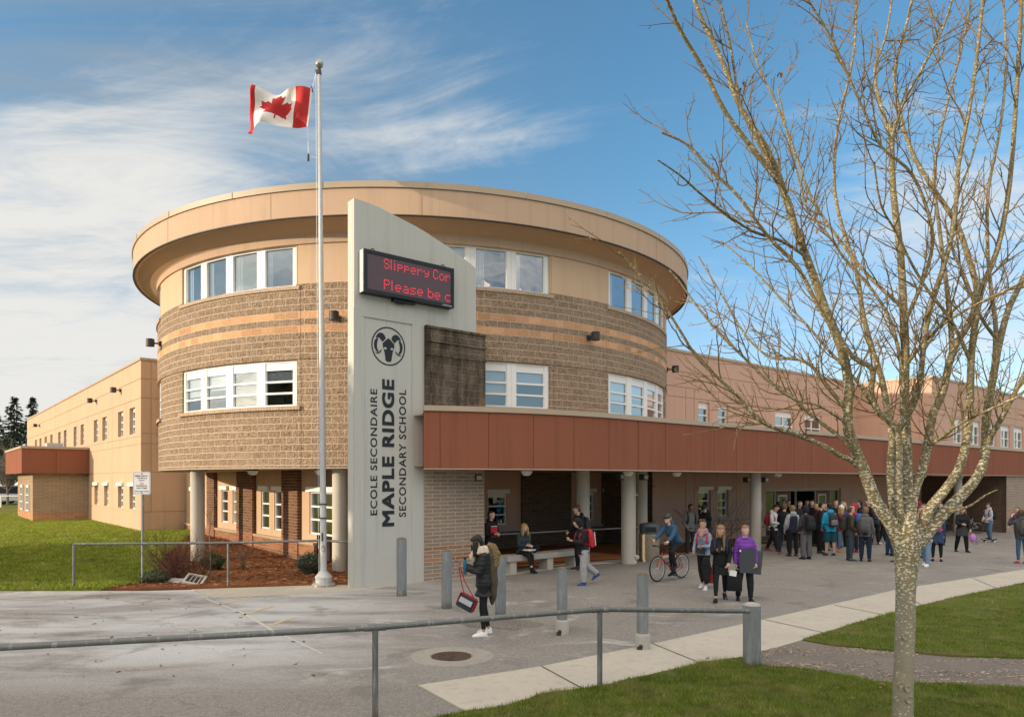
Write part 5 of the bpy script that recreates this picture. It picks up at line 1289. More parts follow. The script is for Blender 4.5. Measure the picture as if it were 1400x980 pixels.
# long low building beyond the car park
c=Vector((-66,84,.3)); o=empty('distant_building',c,'low grey blue building behind parked cars at far left','building')
b=MB(); b.box(c+Vector((0,0,1.7)),(26,8,3.4)); b.build('wall',simple('blue_grey_siding',(.10,.14,.18),.8,.1,1,.1),o)
b=MB(); b.box(c+Vector((0,0,3.55)),(27,9,.3)); b.build('roof',simple('pale_roof_edge',(.4,.42,.43),.8,.1,1,.1),o)
for x in (-6,-2,2,6,9,11.5):
    g=MB(); g.box(c+Vector((x,-4.02,1.6)),(1.4,.04,2.2)); g.build('window',MT['white'],o)
def car(label,x,y,rz,col,van=False):
    c=Vector((x,y,gz(x,y))); o=empty('parked_car',c,label,'car','cars parked at far left'); M=Matrix.Rotation(rz,3,'Z')
    pm=simple('car_paint_'+label[:9].replace(' ','_'),col,.3,.04,2,0,10,0,.5); h=1.85 if van else 1.45
    prof=[(-2.1,.35),(2.1,.35),(2.15,.75),(2.0,.92),(1.15,1.02),(.55,h),(-1.3 if not van else -1.9,h),(-1.95,1.05),(-2.15,.95)]
    b=MB(); 
    def mp(y_,k=1): return lambda a,z: c+M@Vector((a,y_*(1-.16*max(0,(z-1.0)/.5)),z))
    b.prism(prof,mp(-.86),mp(.86)); b.build('body',pm,o)
    b=MB()
    for s in (-1,1):
        wd=[(.95,1.05),(.5,h-.08),(-1.15,h-.08),(-1.6,1.07)]; f=lambda a,z: c+M@Vector((a,s*(.872*(1-.16*max(0,(z-1.0)/.5))),z)); b.face([f(*p) for p in (wd if s>0 else reversed(wd))])
    for (a0,z0,a1,z1) in ((1.12,1.04,.60,h-.06),(-1.99,1.08,-1.36 if not van else -1.93,h-.06)):
        sx=.02 if a0>0 else -.02; b.face([c+M@Vector((a0+sx,-.76,z0)),c+M@Vector((a0+sx,.76,z0)),c+M@Vector((a1+sx,.68,z1)),c+M@Vector((a1+sx,-.68,z1))])
    b.build('window',MT['glass_dark'] if False else MT['ink'],o)
    for a in (-1.3,1.3):
        for s in (-1,1):
            q=MB(); q.lathe([(.32,-.1),(.34,-.06),(.34,.06),(.32,.1)],c+M@Vector((a,s*.80,.33)),18,0,M@Matrix.Rotation(PI/2,3,'X')); w=q.build('wheel',MT['black'],o,40)
            q=MB(); q.lathe([(.2,-.105),(.2,.105)],c+M@Vector((a,s*.80,.33)),14,0,M@Matrix.Rotation(PI/2,3,'X')); q.build('rim',MT['alu'],w)
    for a,m in ((2.13,MT['white']),(-2.13,inkred)):
        for s in (-.6,.6):
            q=MB(); q.box(c+M@Vector((a,s,.78)),(.08,.3,.14),rz); q.build('headlight' if a>0 else 'tail_light',m,o)
car('red hatchback parked at the far left edge',-52.6,73,.25,(.35,.02,.02)); car('white van parked beside the red hatchback',-49.6,72,.35,(.72,.72,.72),True); car('white hatchback parked behind the white van',-47.7,75,.3,(.6,.62,.64))
o=empty('field_fence',(-50,64,.3),'white rail fence at far left in front of the parked cars','fence')
for k in range(6):
    b=MB(); x=-55+k*2.4; b.tube([Vector((x,64,.2)),Vector((x,64,1.35))],.06,8); b.build('post',MT['white'],o)
b=MB(); b.tube([Vector((-55,64,1.3)),Vector((-42,64,1.3))],.04,8); b.build('rail',MT['white'],o)
# unseen evergreens added left of the apron to shade the forecourt
def evergreen(label,x,y,h,w,seed):
    r=random.Random(seed); c=Vector((x,y,0)); o=empty('shade_caster_tree',c,label,'tree','unseen trees added left of the forecourt for shade')
    b=MB(); b.tube([c,c+Vector((0,0,h*.5))],[.3,.2],9); b.build('trunk',MT['brown_trunk'],o)
    b=MB(); lobes=[(Vector((r.gauss(0,w*.33),r.gauss(0,w*.33),h*(.12+.72*r.random()))),r.uniform(.55,1)*w*.5) for _ in range(16)]
    for k in range(5200):
        lc,lr=r.choice(lobes); d=Vector((r.gauss(0,1),r.gauss(0,1),r.gauss(0,1))).normalized()*lr*r.random()**.4; q=c+lc+d
        if q.z<.2 or q.z>h: continue
        e=Vector((r.gauss(0,1),r.gauss(0,1),r.gauss(0,1))).normalized()*.36; s=e.orthogonal().normalized()*.2; b.face([q-s,q+s,q+e])
    b.build('crown',MT['conifer'],o)
for i,(x,y,h,w) in enumerate(((-31,-9.4,10.4,5.6),(-30.5,-5.4,10.4,5.8),(-31,-1.4,11.0,5.6),(-30,2.4,13.0,5.6),(-30.5,5.7,13.4,5.2),(-21.2,9.0,11.0,4.4))):
    evergreen(('added shade tree nearest the camera in the unseen row left of the forecourt','tall added shade tree in the unseen row left of the forecourt','rounded added shade tree in the unseen row left of the forecourt','last added shade tree of the unseen row beside the lawn','added shade tree at the near end of the unseen row behind the camera','slim unseen tree added for shade beside the apron, nearest the lawn')[i],x,y,h,w,20+i)
hd=empty('hedge',(-17.5,21.5,0),'low evergreen hedge out of view left of the lawn, added to shade it','hedge'); b=MB(); r=random.Random(3)  # unseen hedge added to keep the near lawn in shade
for k in range(9000):
    t=r.random(); x=-14.4+(-20.6+14.4)*t; y=17.4+(25.6-17.4)*t; hh=1.35*(1+.25*noise.noise((t*9,0,0))); p=Vector((x+r.uniform(-.6,.6),y+r.uniform(-.5,.5),gz(x,y)+hh*r.random()**.7))
    e=Vector((r.gauss(0,1),r.gauss(0,1),r.gauss(0,1))).normalized()*.16; s=e.orthogonal().normalized()*.07; b.face([p-s,p+s,p+e])
b.build('foliage',MT['conifer'],hd)
# ================================================================ PEOPLE
DG=bpy.context.evaluated_depsgraph_get
def fabric(col,rough=.85,sheen=True,var=.22,puff=0):
    key=('cloth',tuple(round(c,3) for c in col),rough,puff)
    if key in MT: return MT[key]
    t=NT('cloth_%02d'%len(MT)); co=t.coord('Object'); n1_=t.noise(co,7,4,.6); n2_=t.noise(co,120,2)
    c=t.mix(n1_,[x*(1-var) for x in col],[min(1,x*(1+var)+.004) for x in col]); nm=t.bump(n2_,.3,.003); nm=t.bump(t.noise(co,16,3,.6),.35,.02,nm)
    if puff:
        sp=t.n('ShaderNodeSeparateXYZ'); t.l(co,sp.inputs[0]); wv=t.math('ABSOLUTE',t.math('SINE',t.math('MULTIPLY',sp.outputs[2],PI/.075))); nm=t.bump(wv,.5,.014,nm)
        c=t.mix(t.ramp(wv,[(0.0,.4),(.3,0.0)]),c,[x*.4 for x in col])
    MT[key]=t.fin(c,rough,nm,.25); return MT[key]
def skinmat(tone):
    key=('skin',tone)
    if key in MT: return MT[key]
    MT[key]=simple('skin_tone',{'light':(.60,.36,.27),'tan':(.46,.265,.18),'brown':(.24,.125,.08),'pale':(.66,.43,.34)}[tone],.55,.1,14,.1,160,0,.35,.002); return MT[key]
MT['eye']=simple('eye_dark',(.03,.022,.018),.3,.1,20,0); MT['lip']=simple('lip_red',(.42,.14,.12),.5,.1,20,0)
HAIRC={'black':(.016,.013,.012),'dark':(.035,.022,.015),'brown':(.10,.055,.03),'light':(.22,.13,.06),'blond':(.42,.27,.11),'grey':(.4,.38,.35)}
def hairmat(k):
    key=('hair',k)
    if key in MT: return MT[key]
    t=NT('hair_'+k); co=t.coord('Object'); s=t.noise(t.vmul(co,(60,60,5)),1,4,.6); c=HAIRC[k]
    MT[key]=t.fin(t.mix(s,[x*.5 for x in c],[min(1,x*1.5) for x in c]),.55,t.bump(s,.5,.006),.35); return MT[key]
def remesh(mb, vox, it=3, fac=.5):
    me=mb.mesh('tmp',[]); o=bpy.data.objects.new('tmp',me); COL.objects.link(o)
    m=o.modifiers.new('r','REMESH'); m.mode='VOXEL'; m.voxel_size=vox
    if it: s=o.modifiers.new('s','SMOOTH'); s.iterations=it; s.factor=fac
    dg=DG(); me2=bpy.data.meshes.new_from_object(o.evaluated_get(dg)); bpy.data.objects.remove(o); bpy.data.meshes.remove(me)
    me2.polygons.foreach_set('use_smooth',[True]*len(me2.polygons)); return me2
def fold(me, amp, sc, seed, zs=1.0, zlo=-9):
    ns=[v.normal.copy() for v in me.vertices]
    for v,n in zip(me.vertices,ns):
        if v.co.z<zlo: continue
        q=Vector((v.co.x*sc,v.co.y*sc,v.co.z*sc*zs))+Vector((seed*3.1,seed,0)); v.co+=n*amp*(noise.noise(q)+.5*noise.noise(q*2.3))
def segd(p,a,b):
    ab=b-a; t=max(0,min(1,(p-a).dot(ab)/max(ab.length_squared,1e-9))); return (p-(a+ab*t)).length
class Pose:
    """skeleton in the person's own frame: x = their left, -y = forward, z = up"""
    def __init__(s,H,pz):
        s.H=H; g=lambda k,d: pz.get(k,d)
        lean=g('lean',3); side=g('side',0)
        F_=Vector((0,-1,0)); Z=Vector((0,0,1)); X=Vector((1,0,0))
        s.fem=g('fem',0); k=H
        hw=.052*k
        hip=Vector((0,0,0)); sp=(Z*math.cos(R_(lean))+F_*math.sin(R_(lean))).normalized(); sp=(sp+X*math.sin(R_(side))).normalized()
        tw=R_(g('twist',0)); Xs=(X*math.cos(tw)+F_*math.sin(tw)).normalized(); s.Xs=Xs
        s.sp=sp; s.fd=Xs.cross(sp)*-1 if False else (sp.cross(Xs)).normalized()*-1
        s.fd=(F_*math.cos(tw)-X*math.sin(tw)); s.fd=(s.fd-sp*s.fd.dot(sp)).normalized()
        s.hip=hip; s.waist=hip+sp*.10*k; s.chest=hip+sp*.205*k; s.shc=hip+sp*.285*k; s.neck0=hip+sp*.315*k
        hp=R_(g('hp',5)); nd=(sp*math.cos(hp*.5)+s.fd*math.sin(hp*.5)).normalized()
        s.neck1=s.neck0+nd*.045*k
        hy=R_(g('hy',0)); up=(sp*.3+Z*.7).normalized(); up=(up*math.cos(hp)+s.fd*math.sin(hp)).normalized()
        hf=(s.fd*math.cos(hy)+Xs*math.sin(hy)); hf=(hf-up*hf.dot(up)).normalized(); s.hu,s.hf,s.hx=up,hf,up.cross(hf)*-1
        s.hx=hf.cross(up)*-1
        s.hc=s.neck1+up*.012*k; s.hh=.132*k*g('hs',1)
        s.leg={};s.arm={}
        for sd_,n in ((1,'l'),(-1,'r')):
            a,ab,kn,ft=g('leg'+n,(0,3,3,0)); a,ab,kn=R_(a),R_(ab),R_(kn)
            h=hip+X*hw*sd_-Z*.015*k
            td=(F_*math.sin(a)-Z*math.cos(a)+X*sd_*math.sin(ab)).normalized(); kne=h+td*.245*k
            sdv=(F_*math.sin(a-kn)-Z*math.cos(a-kn)+X*sd_*math.sin(ab)*.4).normalized(); ank=kne+sdv*.235*k
            f=R_(ft); to=R_(g('toe',8)); fdv=(F_*math.cos(to)+X*sd_*math.sin(to)); fdv=(fdv*math.cos(f)-Z*math.sin(f)).normalized()
            s.leg[n]=(h,kne,ank,fdv)
            a,ab,e,w_=g('arm'+n,(5,8,12,0)); a,ab,e=R_(a),R_(ab),R_(e)
            sh=s.shc+Xs*sd_*(.100-.006*s.fem)*k-sp*.012*k
            dn=-sp*.25-Z*.75; dn.normalize()
            fw=(s.fd-dn*s.fd.dot(dn)).normalized()
            ud=(fw*math.sin(a)+dn*math.cos(a)+Xs*sd_*math.sin(ab)).normalized(); el=sh+ud*.165*k
            fd2=(fw*math.sin(a+e)+dn*math.cos(a+e)-Xs*sd_*math.sin(R_(w_))).normalized(); wr=el+fd2*.145*k
            s.arm[n]=(sh,el,wr,fd2)
        lo=min(min((s.leg[n][2]-Z*.042*k).z,(s.leg[n][2]+s.leg[n][3]*.115*k-Z*.030*k).z) for n in 'lr')
        s.dz=-lo if g('seat',None) is None else g('seat',0)
        D=Vector((0,0,s.dz))
        for at_ in ('hip','waist','chest','shc','neck0','neck1','hc'): setattr(s,at_,getattr(s,at_)+D)
        for n in 'lr':
            s.leg[n]=tuple(q+D if i<3 else q for i,q in enumerate(s.leg[n])); s.arm[n]=tuple(q+D if i<3 else q for i,q in enumerate(s.arm[n]))
def torso_rings(mb,P,add=0,hem=None,flare=0,chest=1.0,top=True):
    k=P.H; L=[]
    fem=P.fem
    prof=[(-.065,.070,.050,0),(-.03,.094,.068,-.004),(.0,.097+.004*fem,.070,-.006),(.05,.090-.004*fem,.064,0),(.10,.083-.008*fem,.058,0),(.16,.090-.005*fem,.064+.004*fem,.004),(.21,.098-.005*fem,.068+.008*fem,.006),(.255,.102-.008*fem,.060,0),(.285,.092-.008*fem,.050,-.004),(.305,.060,.040,-.004)]
    if hem is not None:
        prof=[p for p in prof if p[0]>hem+.02]; b0=prof[0]
        prof=[(hem,max(b0[1],.098)+flare,max(b0[2],.072)+flare,b0[3])]+prof
    if top: prof.append((.33,.042,.040,0))
    for t,rx,ry,dy in prof:
        c=P.hip+P.sp*t*k+P.fd*dy*k
        if t<0: c=P.hip+(P.sp*.4+Vector((0,0,.6)))*t*k
        rx=(rx*chest*k+add); ry=(ry*chest*k+add)
        Xa=P.Xs; Ya=P.fd
        L.append([c+Xa*(rx*math.copysign(abs(math.cos(a))**.85,math.cos(a)))+Ya*(ry*math.copysign(abs(math.sin(a))**.85,math.sin(a))) for a in [2*PI*j/20 for j in range(20)]])
    mb.rings(L)
def head_rings(P,prof,sc=1.0,sh=(0,0)):
    L=[]
    for z,cy,rx,ry in prof:
        c=P.hc+P.hu*((z+sh[1])*P.hh)+P.hf*((cy+sh[0])*P.hh)
        L.append([c+P.hx*(rx*sc*P.hh*math.cos(a))+P.hf*(ry*sc*P.hh*math.sin(a)) for a in [2*PI*j/18 for j in range(18)]])
    return L
HEADP=[(0,.24,.10,.09),(.04,.20,.20,.19),(.12,.15,.27,.28),(.24,.09,.315,.35),(.38,.04,.345,.40),(.5,.0,.365,.445),(.65,-.02,.375,.465),(.80,-.03,.345,.43),(.91,-.03,.255,.32),(.975,-.03,.14,.17),(1.0,-.03,.03,.04)]
def limb(mb,pts,rad,n=12,cap=.0): mb.tube(pts,rad,n)
def make_person(label,px,py,H,yaw,pose=None,top=(.02,.02,.02),bottom=(.02,.02,.025),shoe=(.03,.03,.03),sole=(.6,.6,.58),hair='dark',hstyle='short',skin='light',hood=None,sleeve=None,hem=-.06,puff=0,
                legs='jeans',shorts=False,hat=None,scarf=None,bag=None,loc=None,bulk=0.012,group='students gathered on the school forecourt',vox=.016,stripe=None,loccol=None,short_sleeve=False,under=None,skirt=None):
    pose=pose or {}
    P=Pose(H,pose); k=H
    g=loc if loc is not None else gp(px,py)
    root=empty('person',g,label,'person',group); root.rotation_euler=(0,0,R_(yaw))
    Z=Vector((0,0,1))
    def kid(name,me,mats,parent=None):
        me.name=name; me.materials.clear()
        for m in mats: me.materials.append(m)
        o=bpy.data.objects.new(name,me); COL.objects.link(o); o.parent=parent or root; return o
    # ---- body: one continuous skin
    b=MB(); torso_rings(b,P,-.008)
    b.tube([P.neck0-P.sp*.02*k,P.neck0,P.neck1,P.hc+P.hu*.03*k+P.hf*.004],[.040*k,.033*k,.031*k,.034*k],14)
    b.rings(head_rings(P,HEADP))
    for n in 'lr':
        h,kn,an,fd=P.leg[n]; b.tube([h+Z*.03*k,h,h.lerp(kn,.4),kn,kn.lerp(an,.3),an+(kn-an)*.1,an-Z*.01],[.05*k,.050*k,.045*k,.031*k,.031*k,.020*k,.02*k],12)
        b.tube([an-Z*.018*k-fd*.02*k,an-Z*.024*k+fd*.05*k,an-Z*.03*k+fd*.10*k],[.011*k,.011*k,.008*k],8)
        s,e,w_,fa=P.arm[n]; b.tube([s-(e-s)*.08,s,s.lerp(e,.5),e,e.lerp(w_,.35),w_],[.028*k,.030*k,.025*k,.020*k,.021*k,.0145*k],10)
    nose=P.hc+P.hu*.47*P.hh
    hh=P.hh
    b.rings([[nose+P.hu*(dz*hh)+P.hx*(x*hh)+P.hf*(y*hh) for x,y in ((-w_*.5,.36),(0,.36+q),(w_*.5,.36))] for dz,w_,q in ((-.10,.16,.05),(-.07,.2,.155),(-.02,.13,.13),(.06,.09,.085),(.12,.06,.04))])
    for s in (-1,1): b.ell(P.hc+P.hu*(.45*hh)+P.hx*(s*.365*hh)-P.hf*(.03*hh),(.03*hh,.06*hh,.10*hh),Matrix((P.hx,P.hf,P.hu)).transposed(),0,8,6)
    me=remesh(b,vox*.72,2,.4)
    hb=MB(); hb.v=[tuple(v.co) for v in me.vertices]; hb.f=[tuple(p.vertices) for p in me.polygons]; hb.m=[0]*len(hb.f); hb.uv=[[(0,0)]*len(f) for f in hb.f]; bpy.data.meshes.remove(me)
    Mh=Matrix((P.hx,P.hf,P.hu)).transposed()
    for s in (-1,1):
        hb.ell(P.hc+P.hu*(.52*hh)+P.hx*(s*.155*hh)+P.hf*(.385*hh),(.060*hh,.03*hh,.036*hh),Mh,1,8,5)
        hb.tube([P.hc+P.hu*(.60*hh)+P.hx*(s*.08*hh)+P.hf*(.42*hh),P.hc+P.hu*(.625*hh)+P.hx*(s*.16*hh)+P.hf*(.405*hh),P.hc+P.hu*(.60*hh)+P.hx*(s*.24*hh)+P.hf*(.355*hh)],.015*hh,5,1)
    hb.ell(P.hc+P.hu*(.215*hh)+P.hf*(.415*hh),(.10*hh,.03*hh,.030*hh),Mh,2,8,5)
    for n,sd_ in (('l',1),('r',-1)):   # hands: palm, four unequal fingers, thumb
        s,e,w_,fa=P.arm[n]; inn=(-P.Xs*sd_); inn=(inn-fa*inn.dot(fa)).normalized(); sid=fa.cross(inn).normalized()
        if sid.dot(P.fd)<0 and abs(sid.dot(P.fd))>.2: sid=-sid
        if pose.get('palmup') and n in pose['palmup']: inn,sid=Vector((0,0,1)),(-P.Xs*sd_)
        curl=pose.get('curl',{}).get(n,35); pl=.052*k
        hb.tube([w_-fa*.01*k,w_+fa*.012*k,w_+fa*pl*.6,w_+fa*pl],[(.012*k,.014*k),(.011*k,.019*k),(.011*k,.024*k),(.009*k,.022*k)],8)
        for j,(off,ln) in enumerate(((.017,.043),(.006,.048),(-.005,.045),(-.016,.036))):
            q=w_+fa*pl*.92+sid*off*k; d=fa.copy(); pts=[q]; a=R_(curl)
            for m_,f in enumerate((.45,.32,.26)):
                ax=d*math.cos(a)+inn*math.sin(a); ax.normalize(); nxt=inn*math.cos(a)-d*math.sin(a); d,inn2=ax,nxt; q=q+d*ln*k*f; pts.append(q); 
            hb.tube(pts,[.0056*k,.0053*k,.0048*k,.0038*k],6)
        q=w_+fa*.014*k+sid*.018*k; d=(fa*.7+sid*.6+inn*.35).normalized(); hb.tube([q,q+d*.018*k,q+(d*.7+fa*.5+inn*.2).normalized()*.036*k],[.0075*k,.0068*k,.0048*k],6)
    me=hb.mesh('body',[]); me.polygons.foreach_set('use_smooth',[True]*len(me.polygons)); kid('body',me,[skinmat(skin),MT['eye'],MT['lip']])
    # ---- trousers
    lw={'leggings':(.052,.038,.027,.0225),'jeans':(.060,.047,.037,.033),'baggy':(.066,.056,.049,.046)}[legs]
    b=MB(); torso_rings(b,P,.004,None,0,1.0,False) if False else None
    L=[]
    for t,rx,ry in ((-.075,.072,.062),(-.04,.096,.074),(0,.101,.075),(.04,.096,.070),(.07,.090,.065)):
        c=P.hip+(P.sp*.5+Z*.5)*t*k-P.fd*.004*k; L.append([c+Vector((1,0,0))*((rx*k+.004)*math.cos(a))+Vector((0,-1,0))*((ry*k+.004)*math.sin(a)) for a in [2*PI*j/18 for j in range(18)]])
    b.rings(L)
    for n in 'lr':
        h,kn,an,fd=P.leg[n]
        if shorts: 
            e2=kn+(kn-h).normalized()*.005*k; b.tube([h+Z*.02*k,h,h.lerp(kn,.5),e2],[.058*k,.064*k,.066*k,.064*k],14)
        else:
            cu=an+(kn-an)*(.10 if legs=='leggings' else .02)
            b.tube([h+Z*.02*k,h,h.lerp(kn,.45),kn,kn.lerp(cu,.45),cu],[lw[0]*k,lw[0]*k,(lw[0]*.55+lw[1]*.45)*k,lw[1]*k,(lw[1]*.45+lw[2]*.55)*k+.002,lw[3]*k+(.006 if legs=='baggy' else 0)],14)
    me=remesh(b,vox,3); fold(me,.007 if legs!='leggings' else .003,9,hash(label)%17,1.4)
    mats=[fabric(bottom)]
    if stripe:
        mats.append(fabric(stripe))
    o=kid('shorts' if shorts else 'trousers',me,mats)
    if stripe:
        for p in me.polygons:
            c=Vector(p.center); sd_=1 if c.x>P.hip.x else -1; n='l' if sd_>0 else 'r'; h,kn,an,fd=P.leg[n]; ref=h.lerp(kn,.5) if c.z>kn.z else kn.lerp(an,.5)
            if abs(p.normal.y)<.35 and p.normal.x*sd_>.6 and c.z<h.z: p.material_index=1
    if skirt:
        b=MB(); L=[]
        for t,r in ((.05,.092),(-.02,.108),(-.10,.118),(-.17,.125)):
            c=P.hip+Z*t*k; L.append([c+Vector((math.cos(a)*(r*k+.008),math.sin(a)*(r*.82*k+.008),0)) for a in [2*PI*j/18 for j in range(18)]])
        b.rings(L); me=remesh(b,vox,2); fold(me,.01,14,3,.2); kid('skirt',me,[fabric(skirt)])
    # ---- shoes
    for n in 'lr':
        h,kn,an,fd=P.leg[n]; sx=Vector((0,0,1)).cross(fd).normalized(); u_=fd.cross(sx)*1.0
        if u_.z<0: u_=-u_
        def sec(y,w_,z0,z1): 
            c=an+fd*y*k; return [c+sx*(w_*k*x)+u_*((-.042+z)*k) for x,z in ((-1,z0),(-.9,z0+(z1-z0)*.55),(-.5,z1),(.5,z1),(.9,z0+(z1-z0)*.55),(1,z0))]
        b=MB(); b.rings([sec(-.036,.012,.006,.030),sec(-.028,.022,.006,.052),sec(.0,.023,.006,.056),sec(.03,.024,.006,.044),sec(.065,.028,.006,.032),sec(.10,.026,.006,.023),sec(.118,.014,.006,.014)],0)
        b.rings([sec(-.040,.014,-.004,.007),sec(-.028,.025,-.004,.008),sec(.03,.026,-.004,.008),sec(.075,.030,-.004,.008),sec(.105,.026,-.004,.008),sec(.124,.012,-.002,.007)],1)
        me=b.mesh('shoe',[]); me.polygons.foreach_set('use_smooth',[True]*len(me.polygons)); me.set_sharp_from_angle(angle=R_(50)); kid('shoe',me,[fabric(shoe,.6),fabric(sole,.6)])
    # ---- upper garment
    b=MB(); torso_rings(b,P,bulk,hem,.004+bulk*.3)
    b.tube([P.neck0-P.sp*.03*k,P.neck0+P.sp*.0*k,P.neck0.lerp(P.neck1,.55)],[.055*k+bulk*.6,.044*k+bulk*.5,.041*k+bulk*.4],14)
    for n in 'lr':
        s,e,w_,fa=P.arm[n]; end=w_-fa*.004*k if not short_sleeve else e+(s-e)*.25
        inn_=s+(P.shc-s)*.55+P.sp*.012*k
        if short_sleeve: b.tube([inn_,s+(inn_-s)*.2,s.lerp(e,.5),end],[.036*k+bulk,.037*k+bulk,.035*k+bulk,.034*k+bulk],12)
        else: b.tube([inn_,s+(inn_-s)*.2,s.lerp(e,.5),e,e.lerp(end,.5),end],[.034*k+bulk,.0355*k+bulk,.030*k+bulk,.027*k+bulk,.025*k+bulk*.9,.021*k+bulk*.7],12)
    hoodcol=None
    if hood=='down':
        c=P.neck0-P.fd*.040*k+P.sp*.018*k; b.ell(c,(.070*k,.042*k,.050*k),Matrix((P.Xs,P.fd,P.sp)).transposed(),0,14,9)
    me=remesh(b,vox,3); fold(me,.008,8,hash(label)%13,1.2)
    mats=[fabric(top,.8 if not puff else .55,puff=puff)]
    if sleeve or hem is not None: mats.append(fabric(sleeve or tuple(c*.8 for c in top)))
    kid('jacket' if bulk>.008 else 'shirt',me,mats)
    if sleeve:
        for p in me.polygons:
            c=Vector(p.center); da=min(min(segd(c,P.arm[n][0],P.arm[n][1]),segd(c,P.arm[n][1],P.arm[n][2])) for n in 'lr'); dt=segd(c,P.hip-P.sp*.08*k,P.shc)
            if da<.062*k and dt>.085*k: p.material_index=1
            if hood=='down' and (c-(P.neck0-P.fd*.04*k+P.sp*.018*k)).length<.075*k and c.z>P.shc.z+.01: p.material_index=1
    # ---- head covering and hair
    def headpiece(name,prof,mat,sc,sh,amp=.0,it=2,extra=None,v=vox*.8):
        b=MB(); b.rings(head_rings(P,prof,sc,sh))
        if extra: extra(b)
        me=remesh(b,v,it,.4)
        if amp: fold(me,amp,26,hash(label)%7,.5)
        return kid(name,me,[mat])
    capp=[p for p in HEADP if p[0]>=.62]
    capp=[(.08,-.26,.22,.16),(.16,-.24,.30,.22),(.30,-.22,.35,.28),(.46,-.20,.375,.31),(.58,-.18,.385,.35),(.68,-.125,.39,.40),(.76,-.08,.385,.43),(.84,-.05,.35,.425),(.92,-.045,.26,.345),(.98,-.04,.14,.18),(1.0,-.04,.04,.05)]
    hm=hairmat(hair)
    def back(b,zlow,wid=.36,th=.16):
        L=[]
        for z in (.78,.6,.4,.2,zlow):
            c=P.hc+P.hu*(z*hh)-P.hf*((.28 if z>.3 else .22)*hh); w_=wid*(1 if z>.3 else .85)
            L.append([c+P.hx*(w_*hh*math.cos(a))+P.hf*(th*hh*math.sin(a)) for a in [2*PI*j/14 for j in range(14)]])
        b.rings(L)
    def strands(b,ends,r0=.13):
        for x,y,z,dx,dy,ln in ends:
            p0=P.hc+P.hu*(z*hh)+P.hx*(x*hh)+P.hf*(y*hh); p1=p0-Z*(ln*.4)*hh+P.hx*(dx*.4*hh)+P.hf*(dy*.4*hh); p2=p0-Z*ln*hh+P.hx*(dx*hh)+P.hf*(dy*hh)
            b.tube([p0,p1,p0.lerp(p2,.75),p2],[r0*hh,r0*1.05*hh,r0*.8*hh,r0*.25*hh],8)
    if hood!='up' and hat not in ('helmet',):
        if hstyle=='short': headpiece('hair',capp,hm,1.05,(-.01,.02),.006,1)
        elif hstyle=='long':
            def ex(b):
                back(b,.0,.36,.18); strands(b,[(-.33,-.02,.62,-.10,-.02,1.25),(.33,-.02,.62,.10,-.02,1.25),(-.2,-.3,.4,-.08,-.08,1.6),(.2,-.3,.4,.08,-.08,1.6),(0,-.32,.4,0,-.1,1.7),(-.36,.08,.6,-.06,.10,1.15),(.36,.08,.6,.06,.10,1.15),(-.34,.22,.66,-.07,.06,1.1),(.34,.22,.66,.07,.06,1.1)],.12)
            headpiece('hair',capp,hm,1.07,(0,.02),.006,2,ex)
        elif hstyle=='side':   # long hair brought forward over one shoulder
            def ex(b):
                back(b,.05,.36,.17); strands(b,[(.33,.0,.62,.02,.34,2.0),(.36,.10,.55,-.05,.30,1.9),(.25,-.2,.45,.16,.40,1.9),(-.34,.0,.6,-.05,.05,1.0),(.30,.05,.3,-.02,.36,1.8)],.12)
            headpiece('hair',capp,hm,1.07,(0,.02),.006,2,ex)
        elif hstyle in ('bun','pony'):
            def ex(b):
                back(b,.3,.34,.13)
                if hstyle=='bun': b.ell(P.hc+P.hu*(.95*hh)-P.hf*(.35*hh),(.2*hh,.2*hh,.18*hh))
                else: strands(b,[(0,-.42,.7,.0,-.22,1.0),(.04,-.42,.7,.06,-.2,.85)],.12)
            headpiece('hair',capp,hm,1.04,(0,.015),.004,1,ex)
    if hood=='up':
        hp_=[(-.12,-.10,.40,.34),(.05,-.10,.43,.42),(.25,-.12,.45,.47),(.5,-.12,.47,.50),(.75,-.12,.46,.50),(.95,-.14,.36,.40),(1.08,-.18,.18,.22),(1.12,-.2,.05,.06)]
        headpiece('hood',hp_,fabric(loccol or top),1.0,(0,0),.006)
    if hat=='beanie': 
        pb=[(.58,-.04,.38,.46),(.66,-.03,.40,.48),(.72,-.03,.40,.485),(.85,-.03,.38,.46),(1.0,-.04,.28,.34),(1.08,-.05,.12,.15)]
        headpiece('beanie',pb,fabric(loccol or (.03,.03,.03)),1.03,(0,0),.003)
    if hat=='pompom':
        pb=[(.58,-.04,.38,.46),(.66,-.03,.41,.49),(.72,-.03,.40,.485),(.9,-.03,.36,.44),(1.05,-.04,.24,.30),(1.15,-.05,.08,.1)]
        headpiece('beanie',pb,fabric(loccol or (.7,.72,.68)),1.03,(0,0),.004,2,lambda b:b.ell(P.hc+P.hu*(1.2*hh)-P.hf*.05*hh,(.13*hh,.13*hh,.13*hh)))
    if hat=='cap':
        pb=[(.64,-.03,.385,.475),(.72,-.03,.39,.48),(.85,-.03,.36,.44),(.97,-.03,.24,.30),(1.02,-.03,.08,.1)]
        sg=pose.get('capdir',1)
        def ex(b): b.ell(P.hc+P.hu*(.67*hh)+P.hf*(.55*sg*hh),(.30*hh,.26*hh,.03*hh),Mh)
        headpiece('cap',pb,fabric(loccol or (.05,.05,.05)),1.03,(0,0),0,1,ex)
